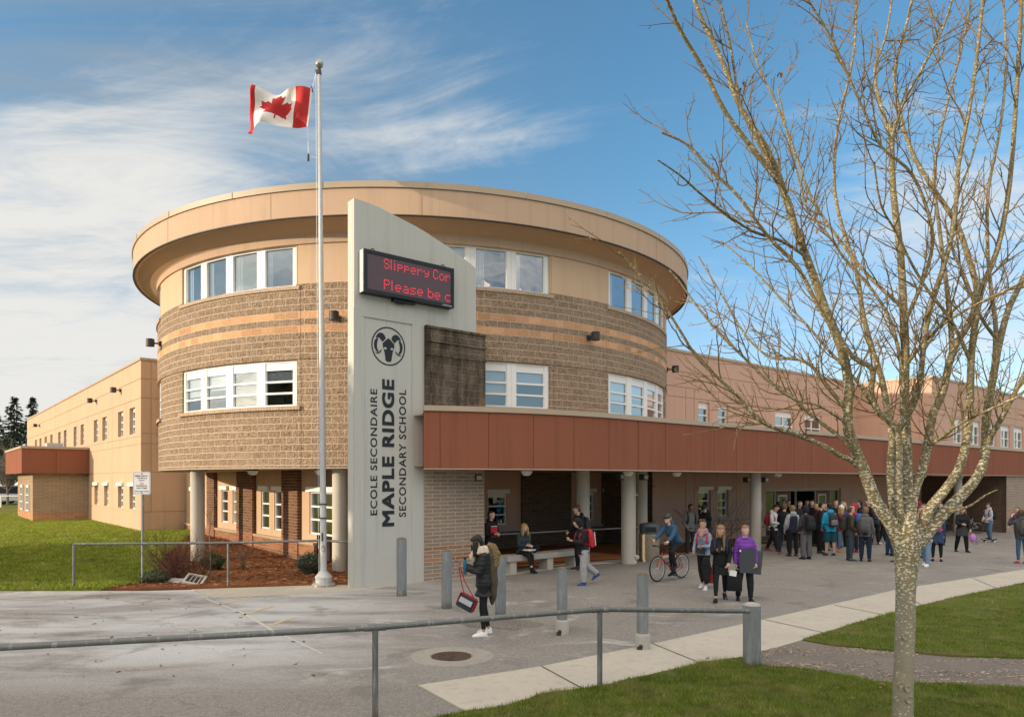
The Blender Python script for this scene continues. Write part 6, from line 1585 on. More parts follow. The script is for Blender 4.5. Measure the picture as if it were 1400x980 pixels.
    if hat=='helmet':
        headpiece('hair',capp,hm,1.05,(0,.0),.003,2,lambda b:(back(b,.2,.33,.13),strands(b,[(0,-.4,.45,.05,-.3,.9),(.05,-.4,.45,.1,-.25,.7)],.10)))
        pb=[(.60,-.06,.40,.50),(.66,-.05,.43,.53),(.80,-.04,.44,.54),(.95,-.05,.38,.48),(1.06,-.07,.26,.34),(1.12,-.08,.10,.13)]
        ho=headpiece('helmet',pb,MT['darkgrey'],1.03,(0,0),0,1)
        b=MB()
        for s in (-1,1): b.tube([P.hc+P.hu*.62*hh+P.hx*s*.40*hh,P.hc+P.hu*.3*hh+P.hx*s*.36*hh+P.hf*.05*hh,P.hc-P.hu*.02*hh+P.hx*s*.12*hh+P.hf*.2*hh],.012*hh*2,5)
        me=b.mesh('strap',[]); kid('strap',me,[MT['black']],ho)
    if scarf:
        b=MB(); c=P.neck0+P.sp*.012*k+P.fd*.012*k
        for dz,r,rr in ((-.012,.064,.026),(.014,.058,.026),(.036,.050,.022)):
            b.rings([[c+P.sp*(dz*k+rr*k*math.sin(e))+ (P.Xs*math.cos(a)+P.fd*math.sin(a)*.95)*(r*k+rr*k*math.cos(e)) for a in [2*PI*j/20 for j in range(20)]] for e in [2*PI*m/8 for m in range(9)]],0,False)
        b.tube([c+P.fd*.07*k+P.Xs*.015*k,c+P.fd*.095*k-P.sp*.05*k,c+P.fd*.09*k-P.sp*.105*k],[.030*k,.036*k,.026*k],8)
        me=remesh(b,vox*.8,2); fold(me,.010,20,5,1.0); kid('scarf',me,[fabric(scarf,.95,var=.4)])
    root['_P']=None
    if '_P' in root: del root['_P']
    W_=Matrix.Translation(g)@Matrix.Rotation(R_(yaw),4,'Z')
    if bag:
        backpack(W_,P,bag)
    return root,P,W_
def backpack(W_,P,spec):
    col,lab=spec['col'],spec['label']; k=P.H; sc=spec.get('s',1.0); drop=spec.get('drop',0)
    X,Fd,S=P.Xs,P.fd,P.sp
    c=P.hip+S*(.165-drop)*k-Fd*(.085*k+.03)
    o=empty('backpack',W_@c,lab,'backpack','backpacks worn by the students')
    def T(x,y,z): return W_@(c+X*x*sc-Fd*y*sc+S*z*sc)
    b=MB(); L=[]
    for z,w_,d in ((-.235,.10,.05),(-.22,.145,.085),(-.15,.155,.10),(0,.15,.10),(.13,.135,.085),(.20,.11,.06),(.235,.06,.03)):
        L.append([T(w_*math.copysign(abs(math.cos(a))**.6,math.cos(a)),.05+d*math.copysign(abs(math.sin(a))**.6,math.sin(a)),z) for a in [2*PI*j/20 for j in range(20)]])
    b.rings(L); me=remesh(b,.014,3); fold(me,.007,12,2)
    me.materials.append(fabric(col,.7)); link('bag',me,o)
    b=MB(); L=[]
    for z,w_,d in ((-.19,.09,.03),(-.17,.12,.055),(-.06,.12,.06),(.0,.105,.045),(.02,.07,.02)): L.append([T(w_*math.copysign(abs(math.cos(a))**.6,math.cos(a)),.125+d*math.copysign(abs(math.sin(a))**.6,math.sin(a)),z) for a in [2*PI*j/16 for j in range(16)]])
    b.rings(L); me=remesh(b,.014,2); me.materials.append(fabric(spec.get('col2',tuple(x*.7+.004 for x in col)),.7)); link('pocket',me,o)
    for s in (-1,1):
        if spec.get('one') and s!=spec['one']: continue
        A=[c+X*s*.08*sc+S*.20*sc-Fd*.0, P.shc+X*s*.072*k+S*.030*k-Fd*.02*k, P.shc+X*s*.075*k+S*.034*k+Fd*.02*k, P.chest+X*s*.078*k+Fd*(.068*k+.028), P.waist+X*s*.085*k+Fd*(.045*k+.02), P.waist+X*s*(.095*k+.012)-Fd*.01, c+X*s*.13*sc-S*.17*sc+Fd*.02]
        b=MB(); b.tube([W_@q for q in A],[(.010,.024)]*len(A),8); b.build('strap',fabric(spec.get('strap',col),.75),o,80)
    if spec.get('trim'):
        for s in (-1,1): b=MB(); b.tube([T(s*.125,.11+.03,z) for z in (-.2,-.1,.05,.15)],.012,6); b.build('trim',fabric(spec['trim']),o,80)
    b=MB(); b.tube([T(-.04,.02,.225),T(0,.02,.265),T(.04,.02,.225)],.009,6); b.build('carry_loop',fabric(tuple(x*.6 for x in col)),o)
    return o
def boxthing(name,label,cat,c,sz,M3,mat,group=None,bevel=.004,parts=()):
    o=empty(name,c,label,cat,group); b=MB(); b.box(c,sz,0,0,M3); bo=b.build(parts[0][0] if parts and isinstance(parts[0],str) else 'panel',mat,o)
    return o
# ---- pose library
STAND={}; WALK=dict(legl=(13,2,4,0),legr=(-9,2,14,14),arml=(-10,8,20,0),armr=(18,8,25,0),lean=4)
WALK2=dict(legl=(-16,2,18,28),legr=(17,2,5,-4),arml=(14,8,22,0),armr=(-12,8,18,0),lean=4)
PHONE=dict(arml=(18,4,88,28),armr=(18,4,88,28),hp=30,curl={'l':55,'r':55},palmup='lr')
POCK=dict(arml=(-8,16,42,20),armr=(-8,16,42,20),hp=6)
BK=(.012,.012,.014); NV=(.02,.028,.055); DEN=(.07,.11,.19); DDEN=(.025,.037,.065); GR=(.17,.17,.175); LG=(.36,.36,.38); WH=(.7,.7,.7)
# ---- the woman in front, reading her phone
A_,P,W_=make_person('woman in black puffer jacket and cream scarf looking down at her phone',661,867,1.67,-78,dict(legl=(4,2,6,0),legr=(-3,3,10,0),arml=(20,6,92,18),armr=(24,6,88,22),hp=34,fem=1,lean=2,curl={'l':60,'r':60}),(.018,.019,.021),(.012,.012,.015),(.75,.73,.71),(.78,.77,.75),'black','long','tan',None,None,-.135,1,'leggings',scarf=(.55,.47,.38),bulk=.022,vox=.013,hem=-.135) if False else make_person('woman in black puffer jacket and cream scarf looking down at her phone',661,867,1.67,-78,dict(legl=(4,2,6,0),legr=(-3,3,10,0),arml=(20,6,92,18),armr=(24,6,88,22),hp=34,fem=1,lean=2,curl={'l':60,'r':60}),top=(.018,.019,.021),bottom=(.012,.012,.015),shoe=(.75,.73,.71),sole=(.78,.77,.75),hair='black',hstyle='long',skin='tan',hem=-.135,puff=1,legs='leggings',scarf=(.60,.50,.39),bulk=.022,vox=.013)
def lp(P,W_,n,f=.06): s,e,w_,fa=P.arm[n]; return W_@(w_+fa*f*P.H)
hL,hR=lp(P,W_,'l'),lp(P,W_,'r'); hm_=(hL+hR)/2
o=empty('phone',hm_,'small dark phone held by the woman in the cream scarf','phone'); b=MB(); Mx=Matrix.Rotation(R_(-78),3,'Z')@Matrix.Rotation(R_(-40),3,'X'); b.box(hm_+Vector((-.01,0,.03)),(.075,.15,.009),0,0,Mx); b.build('case',MT['black'],o); b=MB(); b.box(hm_+Vector((-.01,0,.03))+Mx@Vector((0,0,.006)),(.066,.138,.002),0,0,Mx); b.build('screen',simple('phone_glass',(.04,.05,.06),.15,.05,3,0),o)
bp=hm_+Vector((.10,-.10,-.02)); o=empty('water_bottle',bp,'blue metal water bottle tucked under the arm of the woman in black','bottle'); b=MB(); b.lathe([(.028,-.13),(.033,-.12),(.033,.08),(.024,.11),(.022,.12)],bp,16); b.build('flask',simple('blue_bottle',(.02,.14,.24),.35,.1,5,0,10,.3),o,50); b=MB(); b.lathe([(.024,.12),(.024,.155),(.015,.16)],bp,14); b.build('cap',MT['black'],o,50)
hb_=Vector((hm_.x+.13,hm_.y-.03,.58)); o=empty('handbag',hb_,'navy and white handbag with red trim hanging from the woman\'s wrist','handbag')
M3=Matrix.Rotation(R_(-20),3,'Z')@Matrix.Rotation(R_(24),3,'Y')
b=MB(); L=[]
for z,w_,d in ((-.12,.155,.065),(-.11,.165,.075),(.05,.155,.05),(.11,.145,.035)): L.append([hb_+M3@Vector((w_*math.copysign(abs(math.cos(a))**.4,math.cos(a)),d*math.copysign(abs(math.sin(a))**.4,math.sin(a)),z)) for a in [2*PI*j/20 for j in range(20)]])
b.rings(L); b.build('bag_body',simple('navy_leather',(.018,.022,.035),.4,.1,6,.05),o,50)
b=MB(); b.box(hb_+M3@Vector((0,-.076,.02)),(.24,.012,.09),0,0,M3@Matrix.Rotation(R_(-6),3,'X')); b.build('pale_panel',simple('grey_leather',(.42,.43,.45),.45,.1,6,.05),o)
b=MB()
for s in (-1,1): b.box(hb_+M3@Vector((s*.158,0,0)),(.012,.10,.21),0,0,M3)
b.box(hb_+M3@Vector((0,0,.113)),(.28,.065,.012),0,0,M3); b.build('red_trim',simple('red_leather',(.38,.02,.03),.45,.1,6,.05),o)
b=MB(); top_=hm_+Vector((0,0,-.03))
for s in (-1,1): b.tube([hb_+M3@Vector((s*.11,0,.11)),hb_.lerp(top_,.55)+Vector((s*.03,0,.02)),top_+Vector((s*.01,0,0))],.009,7)
b.build('strap',simple('red_leather_strap',(.40,.02,.03),.45,.1,6,.05),o,70)
# olive coat with fur hood hung behind her shoulder
sh=W_@(P.shc-P.fd*.092*P.H-P.Xs*.03*P.H); o=empty('olive_coat',sh,'olive coat with brown fur hood carried over the shoulder of the woman in black','coat')
b=MB(); L=[]
for z,wx,wy,dx,dy in ((.10,.07,.09,-.02,0),(.0,.10,.14,.0,0),(-.2,.09,.15,.03,0),(-.5,.09,.14,.035,.0),(-.72,.075,.11,.03,.0),(-.88,.03,.05,.02,0)):
    L.append([sh+Vector((dx+wx*math.cos(a),dy+wy*math.sin(a),z)) for a in [2*PI*j/16 for j in range(16)]])
b.rings(L); me=remesh(b,.016,3); fold(me,.022,7,4,.35); me.materials.append(fabric((.085,.065,.042),.85)); link('coat_body',me,o)
b=MB(); b.tube([sh+Vector((-.06,-.02,.16)),sh+Vector((.03,-.03,.13)),sh+Vector((.09,-.03,.0)),sh+Vector((.07,-.04,-.18)),sh+Vector((.03,-.05,-.32))],[.055,.075,.085,.075,.04],10); me=remesh(b,.014,2); fold(me,.022,30,3)
t=NT('coat_fur'); co=t.coord(); f_=t.noise(co,55,4,.7); me.materials.append(t.fin(t.mix(f_,(.07,.045,.02),(.42,.31,.17)),.95,t.bump(f_,1,.02),.1)); link('fur_trim',me,o)
# ---- boy by the pier with a red folder
_,P,W_=make_person('boy in black hoodie holding a red folder beside the brick pier',0,0,1.72,40,dict(arml=(12,5,80,35),armr=(10,5,85,40),hy=10),top=BK,bottom=BK,hair='dark',hood='down',loc=Vector((-.62,20.75,0)))
c=W_@(P.waist+P.sp*.06*P.H+P.fd*.15); o=empty('folder',c,'red folder held against the chest of the boy by the pier','folder'); M3=Matrix.Rotation(R_(40),3,'Z'); b=MB(); b.box(c,(.24,.02,.31),0,0,M3); b.build('cover',simple('red_card',(.42,.02,.035),.5,.1,5,0),o); b=MB(); b.box(c+Vector((0,0,.012)),(.22,.012,.31),0,0,M3); b.build('paper',MT['white'],o)
# ---- seated girl
bc0=bf(.60,0,.20); 
_,P,W_=make_person('girl with long blond hair sitting on the concrete bench with papers',0,0,1.66,math.degrees(math.atan2(bn.x,-bn.y))-8,dict(seat=.60,legl=(78,2,80,0),legr=(86,-6,62,10),arml=(22,6,68,24),armr=(22,6,72,26),hp=24,fem=1,lean=8,curl={'l':40,'r':40}),top=(.035,.045,.055),bottom=BK,shoe=BK,sole=(.03,.03,.03),hair='blond',hstyle='long',skin='pale',hem=-.02,legs='leggings',loc=Vector((bc0.x,bc0.y,0)),bulk=.010,vox=.014)
c=W_@(P.hip+P.fd*.26*P.H*.9+Vector((0,0,.115))); o=empty('papers',c,'stack of white papers on the lap of the seated girl','papers'); b=MB(); M3=Matrix.Rotation(R_(50),3,'Z')
for k in range(3): b.box(c+Vector((.01*k,0,.012*k)),(.22,.30,.010),R_(50+9*k))
b.build('sheets',MT['white'],o)
c=bf(1.12,.62,.20); o=empty('shoulder_bag',c,'black shoulder bag on the bench beside the seated girl','bag'); b=MB(); b.ell(c+Vector((0,0,.05)),(.16,.12,.14),None,0,16,10); me=remesh(b,.016,2); fold(me,.015,10,3); me.materials.append(fabric(BK)); link('bag_body',me,o); b=MB(); b.tube([c+Vector((-.1,0,.14)),c+Vector((0,-.05,.24)),c+Vector((.1,0,.14))],.01,6); b.build('strap',fabric(BK),o)
# ---- two boys by the bench
make_person('tall boy in black hoodie with dark backpack standing behind the bench',0,0,1.86,-62,dict(armr=(10,6,60,20),hp=22,hy=-20),top=BK,bottom=BK,hair='brown',hood='down',loc=Vector((2.02,21.55,0)),bag=dict(col=(.03,.026,.022),label='dark backpack of the tall boy behind the bench',s=1.05))
_,P,W_=make_person('boy in black hood and grey sweatpants walking past the bench with a phone',797,799,1.66,-68,dict(PHONE,legl=(6,2,8,0),legr=(-20,2,34,32),lean=6,hp=36),top=(.014,.014,.016),bottom=(.33,.33,.34),shoe=(.02,.07,.22),sole=(.55,.58,.62),legs='baggy',hood='up',skin='light',bulk=.020,vox=.014,bag=dict(col=(.40,.025,.035),col2=(.33,.02,.03),strap=(.40,.03,.04),trim=(.7,.66,.64),label='red backpack with pale trim on the boy in sweatpants',s=1.0))
# ---- cyclist
rw=Vector((br_.x,br_.y,0)); dd=d_.normalized(); yawb=math.degrees(math.atan2(dd.x,-dd.y)); kk_=1.08/1.06
sad=rw+Vector((dd.x,dd.y,0))*(.25*kk_)
_,P,W_=make_person('cyclist in blue jacket and dark helmet riding the red bicycle',0,0,1.68,yawb,dict(seat=1.015,legl=(52,-1,78,8),legr=(14,-1,24,14),arml=(52,10,14,-2),armr=(56,10,10,-2),lean=34,hp=8,hy=0,fem=1,curl={'l':60,'r':60}),top=(.035,.085,.15),bottom=(.015,.015,.02),shoe=BK,sole=(.5,.5,.5),hair='blond',hat='helmet',skin='pale',hem=-.05,hood='down',loc=Vector((sad.x,sad.y,0)),legs='jeans',bulk=.018,vox=.014,group=None)
# ---- two boys behind the cyclist
make_person('boy in grey zip hoodie standing by the planting bed behind the cyclist',944,757,1.74,8,dict(POCK),top=GR,bottom=(.03,.032,.035),shoe=(.03,.05,.07),hair='black',skin='brown',hood='down',bag=dict(col=BK,label='black backpack of the boy in the grey zip hoodie'))
make_person('boy in black jacket and beanie looking down behind the girl with the pink scarf',966,757,1.76,-38,dict(PHONE,hp=42,lean=10),top=BK,bottom=DDEN,hat='beanie',hair='black',hood='down')
# ---- three girls walking towards the camera
_,P,W_=make_person('girl with pink patterned scarf and light denim jacket walking',962,804,1.63,-34,dict(WALK,armr=(10,8,50,10),arml=(14,8,80,30),fem=1,hp=2),top=(.20,.29,.38),bottom=BK,shoe=(.6,.58,.56),hair='dark',hstyle='bun',skin='tan',legs='leggings',scarf=(.36,.21,.21),hem=-.02,vox=.014,bag=dict(col=(.46,.03,.07),label='bright pink red backpack of the girl in the denim jacket',strap=(.5,.03,.08)))
c=W_@(P.waist+P.fd*.14*P.H-P.sp*.03); o=empty('tablet_case',c,'dark tablet case held by the girl in the denim jacket','tablet case'); b=MB(); M3=Matrix.Rotation(R_(-34),3,'Z')@Matrix.Rotation(R_(10),3,'Y'); b.box(c,(.26,.025,.20),0,0,M3); b.build('cover',simple('slate_cover',(.022,.024,.03),.5,.1,5,0),o); b=MB(); b.box(c+M3@Vector((0,-.014,0)),(.23,.003,.17),0,0,M3); b.build('flap',simple('slate_flap',(.03,.034,.042),.5,.1,5,0),o)
c=W_@Vector((.12,-.22,.36)); c=gp(974,803)+Vector((0,.0,.30)); o=empty('lunch_bag',c,'flat dark red trimmed case hanging between the girl in denim and the girl in black','bag'); b=MB(); M3=Matrix.Rotation(R_(60),3,'Z'); b.box(c,(.30,.10,.34),0,0,M3); b.build('case',simple('dark_case',(.05,.055,.06),.6,.1,5,.1),o); b=MB()
for s in (-1,1): b.box(c+M3@Vector((s*.153,0,0)),(.02,.105,.345),0,0,M3)
b.box(c+M3@Vector((0,0,.18)),(.32,.105,.02),0,0,M3); b.build('trim',simple('maroon_trim',(.25,.02,.03),.6,.1,5,.1),o); b=MB(); b.tube([c+M3@Vector((-.06,0,.19)),c+Vector((0,0,.26)),c+M3@Vector((.06,0,.19))],.01,6); b.build('handle',MT['black'],o)
_,P,W_=make_person('girl in black cardigan with very long brown hair looking at her phone while walking',985,821,1.64,-14,dict(WALK2,armr=(26,4,88,26),arml=(6,10,30,10),hp=26,fem=1),top=BK,bottom=BK,shoe=BK,sole=(.03,.03,.03),hair='light',hstyle='side',skin='light',legs='leggings',hem=-.17,vox=.014,bag=dict(col=(.02,.03,.07),label='navy backpack of the girl with very long brown hair'))
c=lp(P,W_,'r',.07); o=empty('phone',c,'dark phone in the hand of the girl with very long brown hair','phone'); b=MB(); b.box(c,(.07,.012,.14),R_(-14)); b.build('case',MT['black'],o); b=MB(); b.box(c+Vector((0,-.007,0)),(.06,.002,.12),R_(-14)); b.build('screen',MT['ink'],o)
c=gp(984,822)+Vector((-.28,.05,.80)); o=empty('black_coat',c,'black coat hanging over the arm of the girl with very long brown hair','coat'); b=MB(); L=[]
for z,wx,wy in ((.16,.05,.08),(.05,.09,.10),(-.15,.10,.10),(-.32,.09,.09),(-.42,.03,.04)): L.append([c+Vector((wx*math.cos(a),wy*math.sin(a),z)) for a in [2*PI*j/14 for j in range(14)]])
b.rings(L); me=remesh(b,.015,2); fold(me,.025,9,6,.4); me.materials.append(fabric(BK)); link('coat_body',me,o)
_,P,W_=make_person('girl in purple quilted jacket carrying a dark portfolio board',1018,821,1.62,-8,dict(legl=(6,4,6,0),legr=(-4,4,10,6),armr=(2,12,16,0),arml=(2,16,26,4),hp=16,fem=1),top=(.17,.045,.34),bottom=(.014,.014,.018),shoe=BK,sole=(.03,.03,.03),hair='light',hstyle='pony',skin='pale',hood='down',legs='jeans',hem=-.07,puff=1,bulk=.020,vox=.014)
c=W_@Vector((.01,-.215,.90)); o=empty('portfolio_board',c,'large dark grey portfolio board under the arm of the girl in purple','portfolio'); M3=Matrix.Rotation(R_(-8+6),3,'Z')@Matrix.Rotation(R_(2),3,'Y'); b=MB(); b.box(c+M3@Vector((.02,0,0)),(.34,.012,.52),0,0,M3); b.build('board',simple('slate_board',(.055,.06,.07),.6,.08,4,.03),o); b=MB(); b.box(c+M3@Vector((.22,.13,-.03)),(.30,.010,.52),0,0,M3@Matrix.Rotation(R_(4),3,'Y')); b.build('back_sheet',simple('slate_back',(.07,.075,.085),.6,.08,4,.03),o); b=MB(); b.box(c+M3@Vector((-.15,-.008,.22)),(.03,.004,.045),0,0,M3); b.build('tag',MT['white'],o)
hh_=lp(P,W_,'r',.075); c=Vector((hh_.x-.04,hh_.y-.02,.43)); o=empty('tote_bag',c,'black tote bag with a white card hanging from the hand of the girl in purple','bag'); M3=Matrix.Rotation(R_(-16),3,'Z'); b=MB(); L=[]
for z,w_,d in ((-.19,.155,.06),(-.17,.165,.07),(.1,.16,.06),(.185,.15,.04)): L.append([c+M3@Vector((w_*math.copysign(abs(math.cos(a))**.45,math.cos(a)),d*math.copysign(abs(math.sin(a))**.45,math.sin(a)),z)) for a in [2*PI*j/20 for j in range(20)]])
b.rings(L); b.build('bag_body',fabric(BK),o,50); b=MB()
for y in (-.03,.03): b.tube([c+M3@Vector((-.09,y,.18)),Vector((hh_.x,hh_.y,hh_.z-.10)).lerp(c+M3@Vector((-.06,y,.2)),.25),Vector((hh_.x,hh_.y+y*.3,hh_.z-.01)),Vector((hh_.x,hh_.y,hh_.z-.10)).lerp(c+M3@Vector((.06,y,.2)),.25),c+M3@Vector((.09,y,.18))],.010,6)
b.build('handles',fabric(BK),o,70); b=MB(); b.box(c+M3@Vector((-.03,-.05,.20)),(.15,.01,.12),0,0,M3@Matrix.Rotation(R_(8),3,'Y')); b.build('card',MT['white'],o)
# ---- the crowd by the doors
make_person('boy in white hoodie with red collar striding at the left of the crowd',1057,753,1.74,42,dict(legl=(-20,6,6,10),legr=(20,6,6,0),arml=(14,8,60,20),armr=(10,8,70,25),hp=30),top=(.62,.60,.60),bottom=BK,shoe=(.3,.03,.03),sole=(.6,.6,.6),hair='black',hood='down',loccol=(.3,.03,.03),bag=dict(col=(.28,.02,.025),col2=(.02,.02,.02),label='red and black backpack of the boy in the white hoodie',s=.95))
make_person('boy in dark jacket and white striped track pants facing the crowd',1072,757,1.76,150,dict(legl=(-6,6,4,0),legr=(8,6,8,0),arml=(30,8,90,20),hp=12),top=BK,bottom=(.02,.025,.04),stripe=(.6,.6,.62),shoe=(.3,.06,.04),sole=(.6,.6,.6),hair='brown')
make_person('boy in navy varsity jacket with grey sleeves seen from behind',1084,760,1.72,186,dict(arml=(2,14,22,0),armr=(2,14,22,0)),top=(.014,.018,.035),sleeve=(.34,.34,.35),bottom=BK,shoe=(.03,.03,.035),sole=(.7,.7,.7),hair='light',hood='down',bulk=.018,hem=-.05)
make_person('person with dark hood up, baggy grey trousers and black backpack seen from behind',1102,764,1.74,196,dict(POCK,lean=2),top=(.035,.035,.04),bottom=(.11,.105,.11),shoe=BK,sole=(.7,.7,.7),legs='baggy',hood='up',loccol=(.02,.02,.024),bulk=.02,bag=dict(col=(.016,.016,.018),label='black backpack of the person in baggy grey trousers',one=None,s=1.05))
make_person('boy in black jacket facing right in the middle of the crowd',1121,756,1.80,76,dict(POCK,hp=12),top=BK,bottom=BK,hair='black',hstyle='short',skin='light')
make_person('dark haired boy in black coat just left of the person in the blue jacket',1127,752,1.76,40,dict(POCK),top=(.02,.02,.022),bottom=BK,hair='dark')
make_person('person in bright blue jacket and teal shorts with grey backpack seen from behind',1135,759,1.78,184,dict(legl=(2,4,2,0),legr=(0,4,2,0),arml=(4,12,34,10),armr=(4,12,34,10)),top=(.02,.30,.48),bottom=(.01,.07,.10),shorts=True,shoe=(.03,.045,.07),sole=(.1,.1,.12),hair='black',hood='down',skin='light',bulk=.02,bag=dict(col=(.035,.035,.04),col2=(.16,.16,.17),label='black and grey backpack on the bright blue jacket',s=1.0))
make_person('girl in white pompom hat, plaid shirt, jeans and tan boots',1148,755,1.66,60,dict(arml=(20,6,70,20),armr=(20,6,70,20),fem=1,hp=8),top=(.13,.03,.04),bottom=(.10,.15,.27),shoe=(.42,.23,.07),sole=(.3,.18,.07),hair='blond',hstyle='long',hat='pompom',loccol=(.62,.68,.64),hem=-.06,legs='leggings')
make_person('boy in olive jacket and pale grey cap worn backwards facing right',1162,766,1.74,82,dict(POCK,capdir=-1,hp=4),top=(.05,.043,.03),bottom=(.035,.055,.075),shoe=(.03,.035,.04),sole=(.6,.6,.6),hair='brown',hat='cap',loccol=(.34,.33,.32),bulk=.02,bag=dict(col=(.03,.026,.022),label='dark backpack of the boy in the olive jacket',s=.95))
make_person('person in bright red hooded jacket behind the boy in the olive jacket',1168,755,1.72,-150,dict(arml=(6,10,20,0)),top=(.50,.02,.045),bottom=(.03,.03,.035),shoe=(.25,.04,.06),sole=(.5,.5,.5),hood='up',bag=dict(col=(.04,.12,.36),label='blue backpack of the person in the red hooded jacket'))
make_person('boy in grey hoodie with grey backpack standing right of the crowd, looking away',1183,767,1.72,150,dict(legl=(2,3,2,0),legr=(0,3,2,0),armr=(2,8,20,0),arml=(2,8,20,0),hy=20),top=(.12,.12,.125),bottom=(.015,.024,.045),shoe=BK,sole=BK,hair='light',hood='down',short_sleeve=False,bag=dict(col=(.10,.10,.105),col2=(.08,.08,.085),label='grey backpack of the boy standing right of the crowd',s=1.1))
dark=[(1064,745,1.72,170,BK,BK,'black','person in black coat nearest the left door'),(1092,748,1.78,20,(.02,.02,.025),BK,'brown','tall boy in dark jacket facing out of the crowd'),(1110,746,1.80,-30,BK,BK,'dark','boy in black with dark hair in front of the right door'),(1115,747,1.66,120,(.05,.02,.025),BK,'blond','fair haired girl in dark red behind the crowd'),(1142,748,1.83,-10,BK,BK,'black','tall person in black behind the blue jacket'),(1152,747,1.74,10,(.06,.05,.11),BK,'blond','fair haired girl with purple scarf behind the pompom hat'),(1177,747,1.80,-120,BK,(.02,.02,.03),'black','boy in black between the red hood and the grey hoodie'),(1188,744,1.84,-80,(.03,.02,.03),BK,'black','boy in dark cap behind the grey hoodie'),(1196,744,1.82,160,(.03,.05,.08),BK,'black','boy in dark blue jacket nearest the tree limb')]
for px,py,H,yaw,tc,bc2,hr,lab in dark: make_person(lab,px,py,H,yaw,dict(POCK),top=tc,bottom=bc2,hair=hr,hood='down' if px%2 else None,hstyle='long' if hr=='blond' else 'short',vox=.02)
for px,py,lab,tc in ((1078,739,'person in black standing inside the left doorway',BK),(1103,738,'person in grey standing inside the right doorway',(.09,.085,.08)),(1071,738,'person in red jacket inside the left doorway',(.26,.02,.03))):
    make_person(lab,px,py,1.74,-20,dict(POCK),top=tc,bottom=BK,hair='dark',vox=.022)
make_person('person in brown coat and white sneakers partly behind the tree limb',1207,743,1.68,80,dict(WALK),top=(.10,.085,.07),bottom=BK,shoe=(.7,.68,.66),sole=(.7,.7,.7),hair='brown',hstyle='long',vox=.02)
make_person('person in jeans and black shoes hidden behind the tree trunk fork',1217,759,1.74,100,dict(POCK),top=BK,bottom=(.03,.06,.12),shoe=BK,sole=(.1,.1,.1),hair='dark',vox=.02)
make_person('person in black trousers directly behind the tree trunk',1228,768,1.72,200,dict(POCK),top=(.04,.035,.03),bottom=BK,shoe=(.08,.05,.04),sole=(.1,.1,.1),hair='dark',vox=.02)
make_person('boy in tan jacket and dark hair right of the tree trunk',1255,762,1.72,40,dict(POCK),top=(.33,.19,.10),bottom=(.04,.06,.1),hair='dark',vox=.02)
make_person('person in red top with short hair right of the tree trunk',1264,757,1.76,-60,dict(POCK),top=(.45,.02,.03),bottom=BK,hair='brown',vox=.02)
make_person('person with dark red hood behind the boy in the tan jacket',1257,750,1.80,-90,dict(),top=(.25,.015,.03),bottom=BK,hood='up',vox=.02)
make_person('person in jeans and white sneakers leaning behind the right tree limb',1266,773,1.70,-55,dict(WALK,lean=12),top=(.05,.05,.055),bottom=(.16,.24,.36),shoe=(.72,.70,.68),sole=(.75,.74,.72),hair='brown',hstyle='long',vox=.018)
make_person('girl in blue jacket, black leggings and short skirt right of the tree',1281,767,1.66,150,dict(fem=1),top=(.03,.06,.13),bottom=BK,shoe=BK,sole=(.4,.2,.2),hair='black',hstyle='long',skirt=(.03,.06,.13),legs='leggings',vox=.018,bag=dict(col=(.45,.10,.18),label='pink backpack of the girl in the short skirt',s=.85))
make_person('person in black by the parked bicycles behind the right tree limb',1286,745,1.78,-40,dict(POCK),top=BK,bottom=BK,hair='black',vox=.02)
# ---- woman in black with the pink bag
_,P,W_=make_person('woman in open black coat walking with camera and pink bag',1315,754,1.68,-10,dict(legl=(10,5,6,0),legr=(-8,5,12,10),arml=(6,14,24,0),armr=(16,10,70,22),fem=1,hp=8),top=(.014,.014,.016),bottom=BK,shoe=BK,sole=BK,hair='light',hstyle='long',skin='pale',hem=-.17,bulk=.02,skirt=(.05,.05,.055),legs='jeans',vox=.016)
hp_=lp(P,W_,'l',.08); c=hp_+Vector((.06,0,-.20)); o=empty('small_backpack',c,'small pink and lilac backpack hanging from the hand of the woman in the black coat','backpack'); b=MB(); b.ell(c,(.12,.09,.16),None,0,14,9); me=remesh(b,.015,2); fold(me,.01,12,2); me.materials.append(fabric((.50,.20,.50),.6)); link('bag',me,o); b=MB()
for s in (-1,1): b.tube([c+Vector((s*.08,0,-.1)),c+Vector((s*.08+.12,0,-.26)),c+Vector((s*.03+.2,0,-.16)),c+Vector((s*.05+.08,0,.02))],.01,6)
b.tube([c+Vector((0,0,.14)),hp_],.012,6); b.build('strap',fabric((.30,.08,.32)),o)
c=W_@(P.waist+P.fd*.12*P.H); o=empty('camera',c,'small dark camera held by the woman in the black coat','camera'); b=MB(); b.box(c,(.11,.05,.07),R_(-10)); b.build('camera_body',MT['black'],o); b=MB(); b.lathe([(.028,0),(.03,.05),(.02,.052)],c+Vector((0,-.02,0)),12,0,Matrix.Rotation(PI/2,3,'X')); b.build('lens',MT['darkgrey'],o)
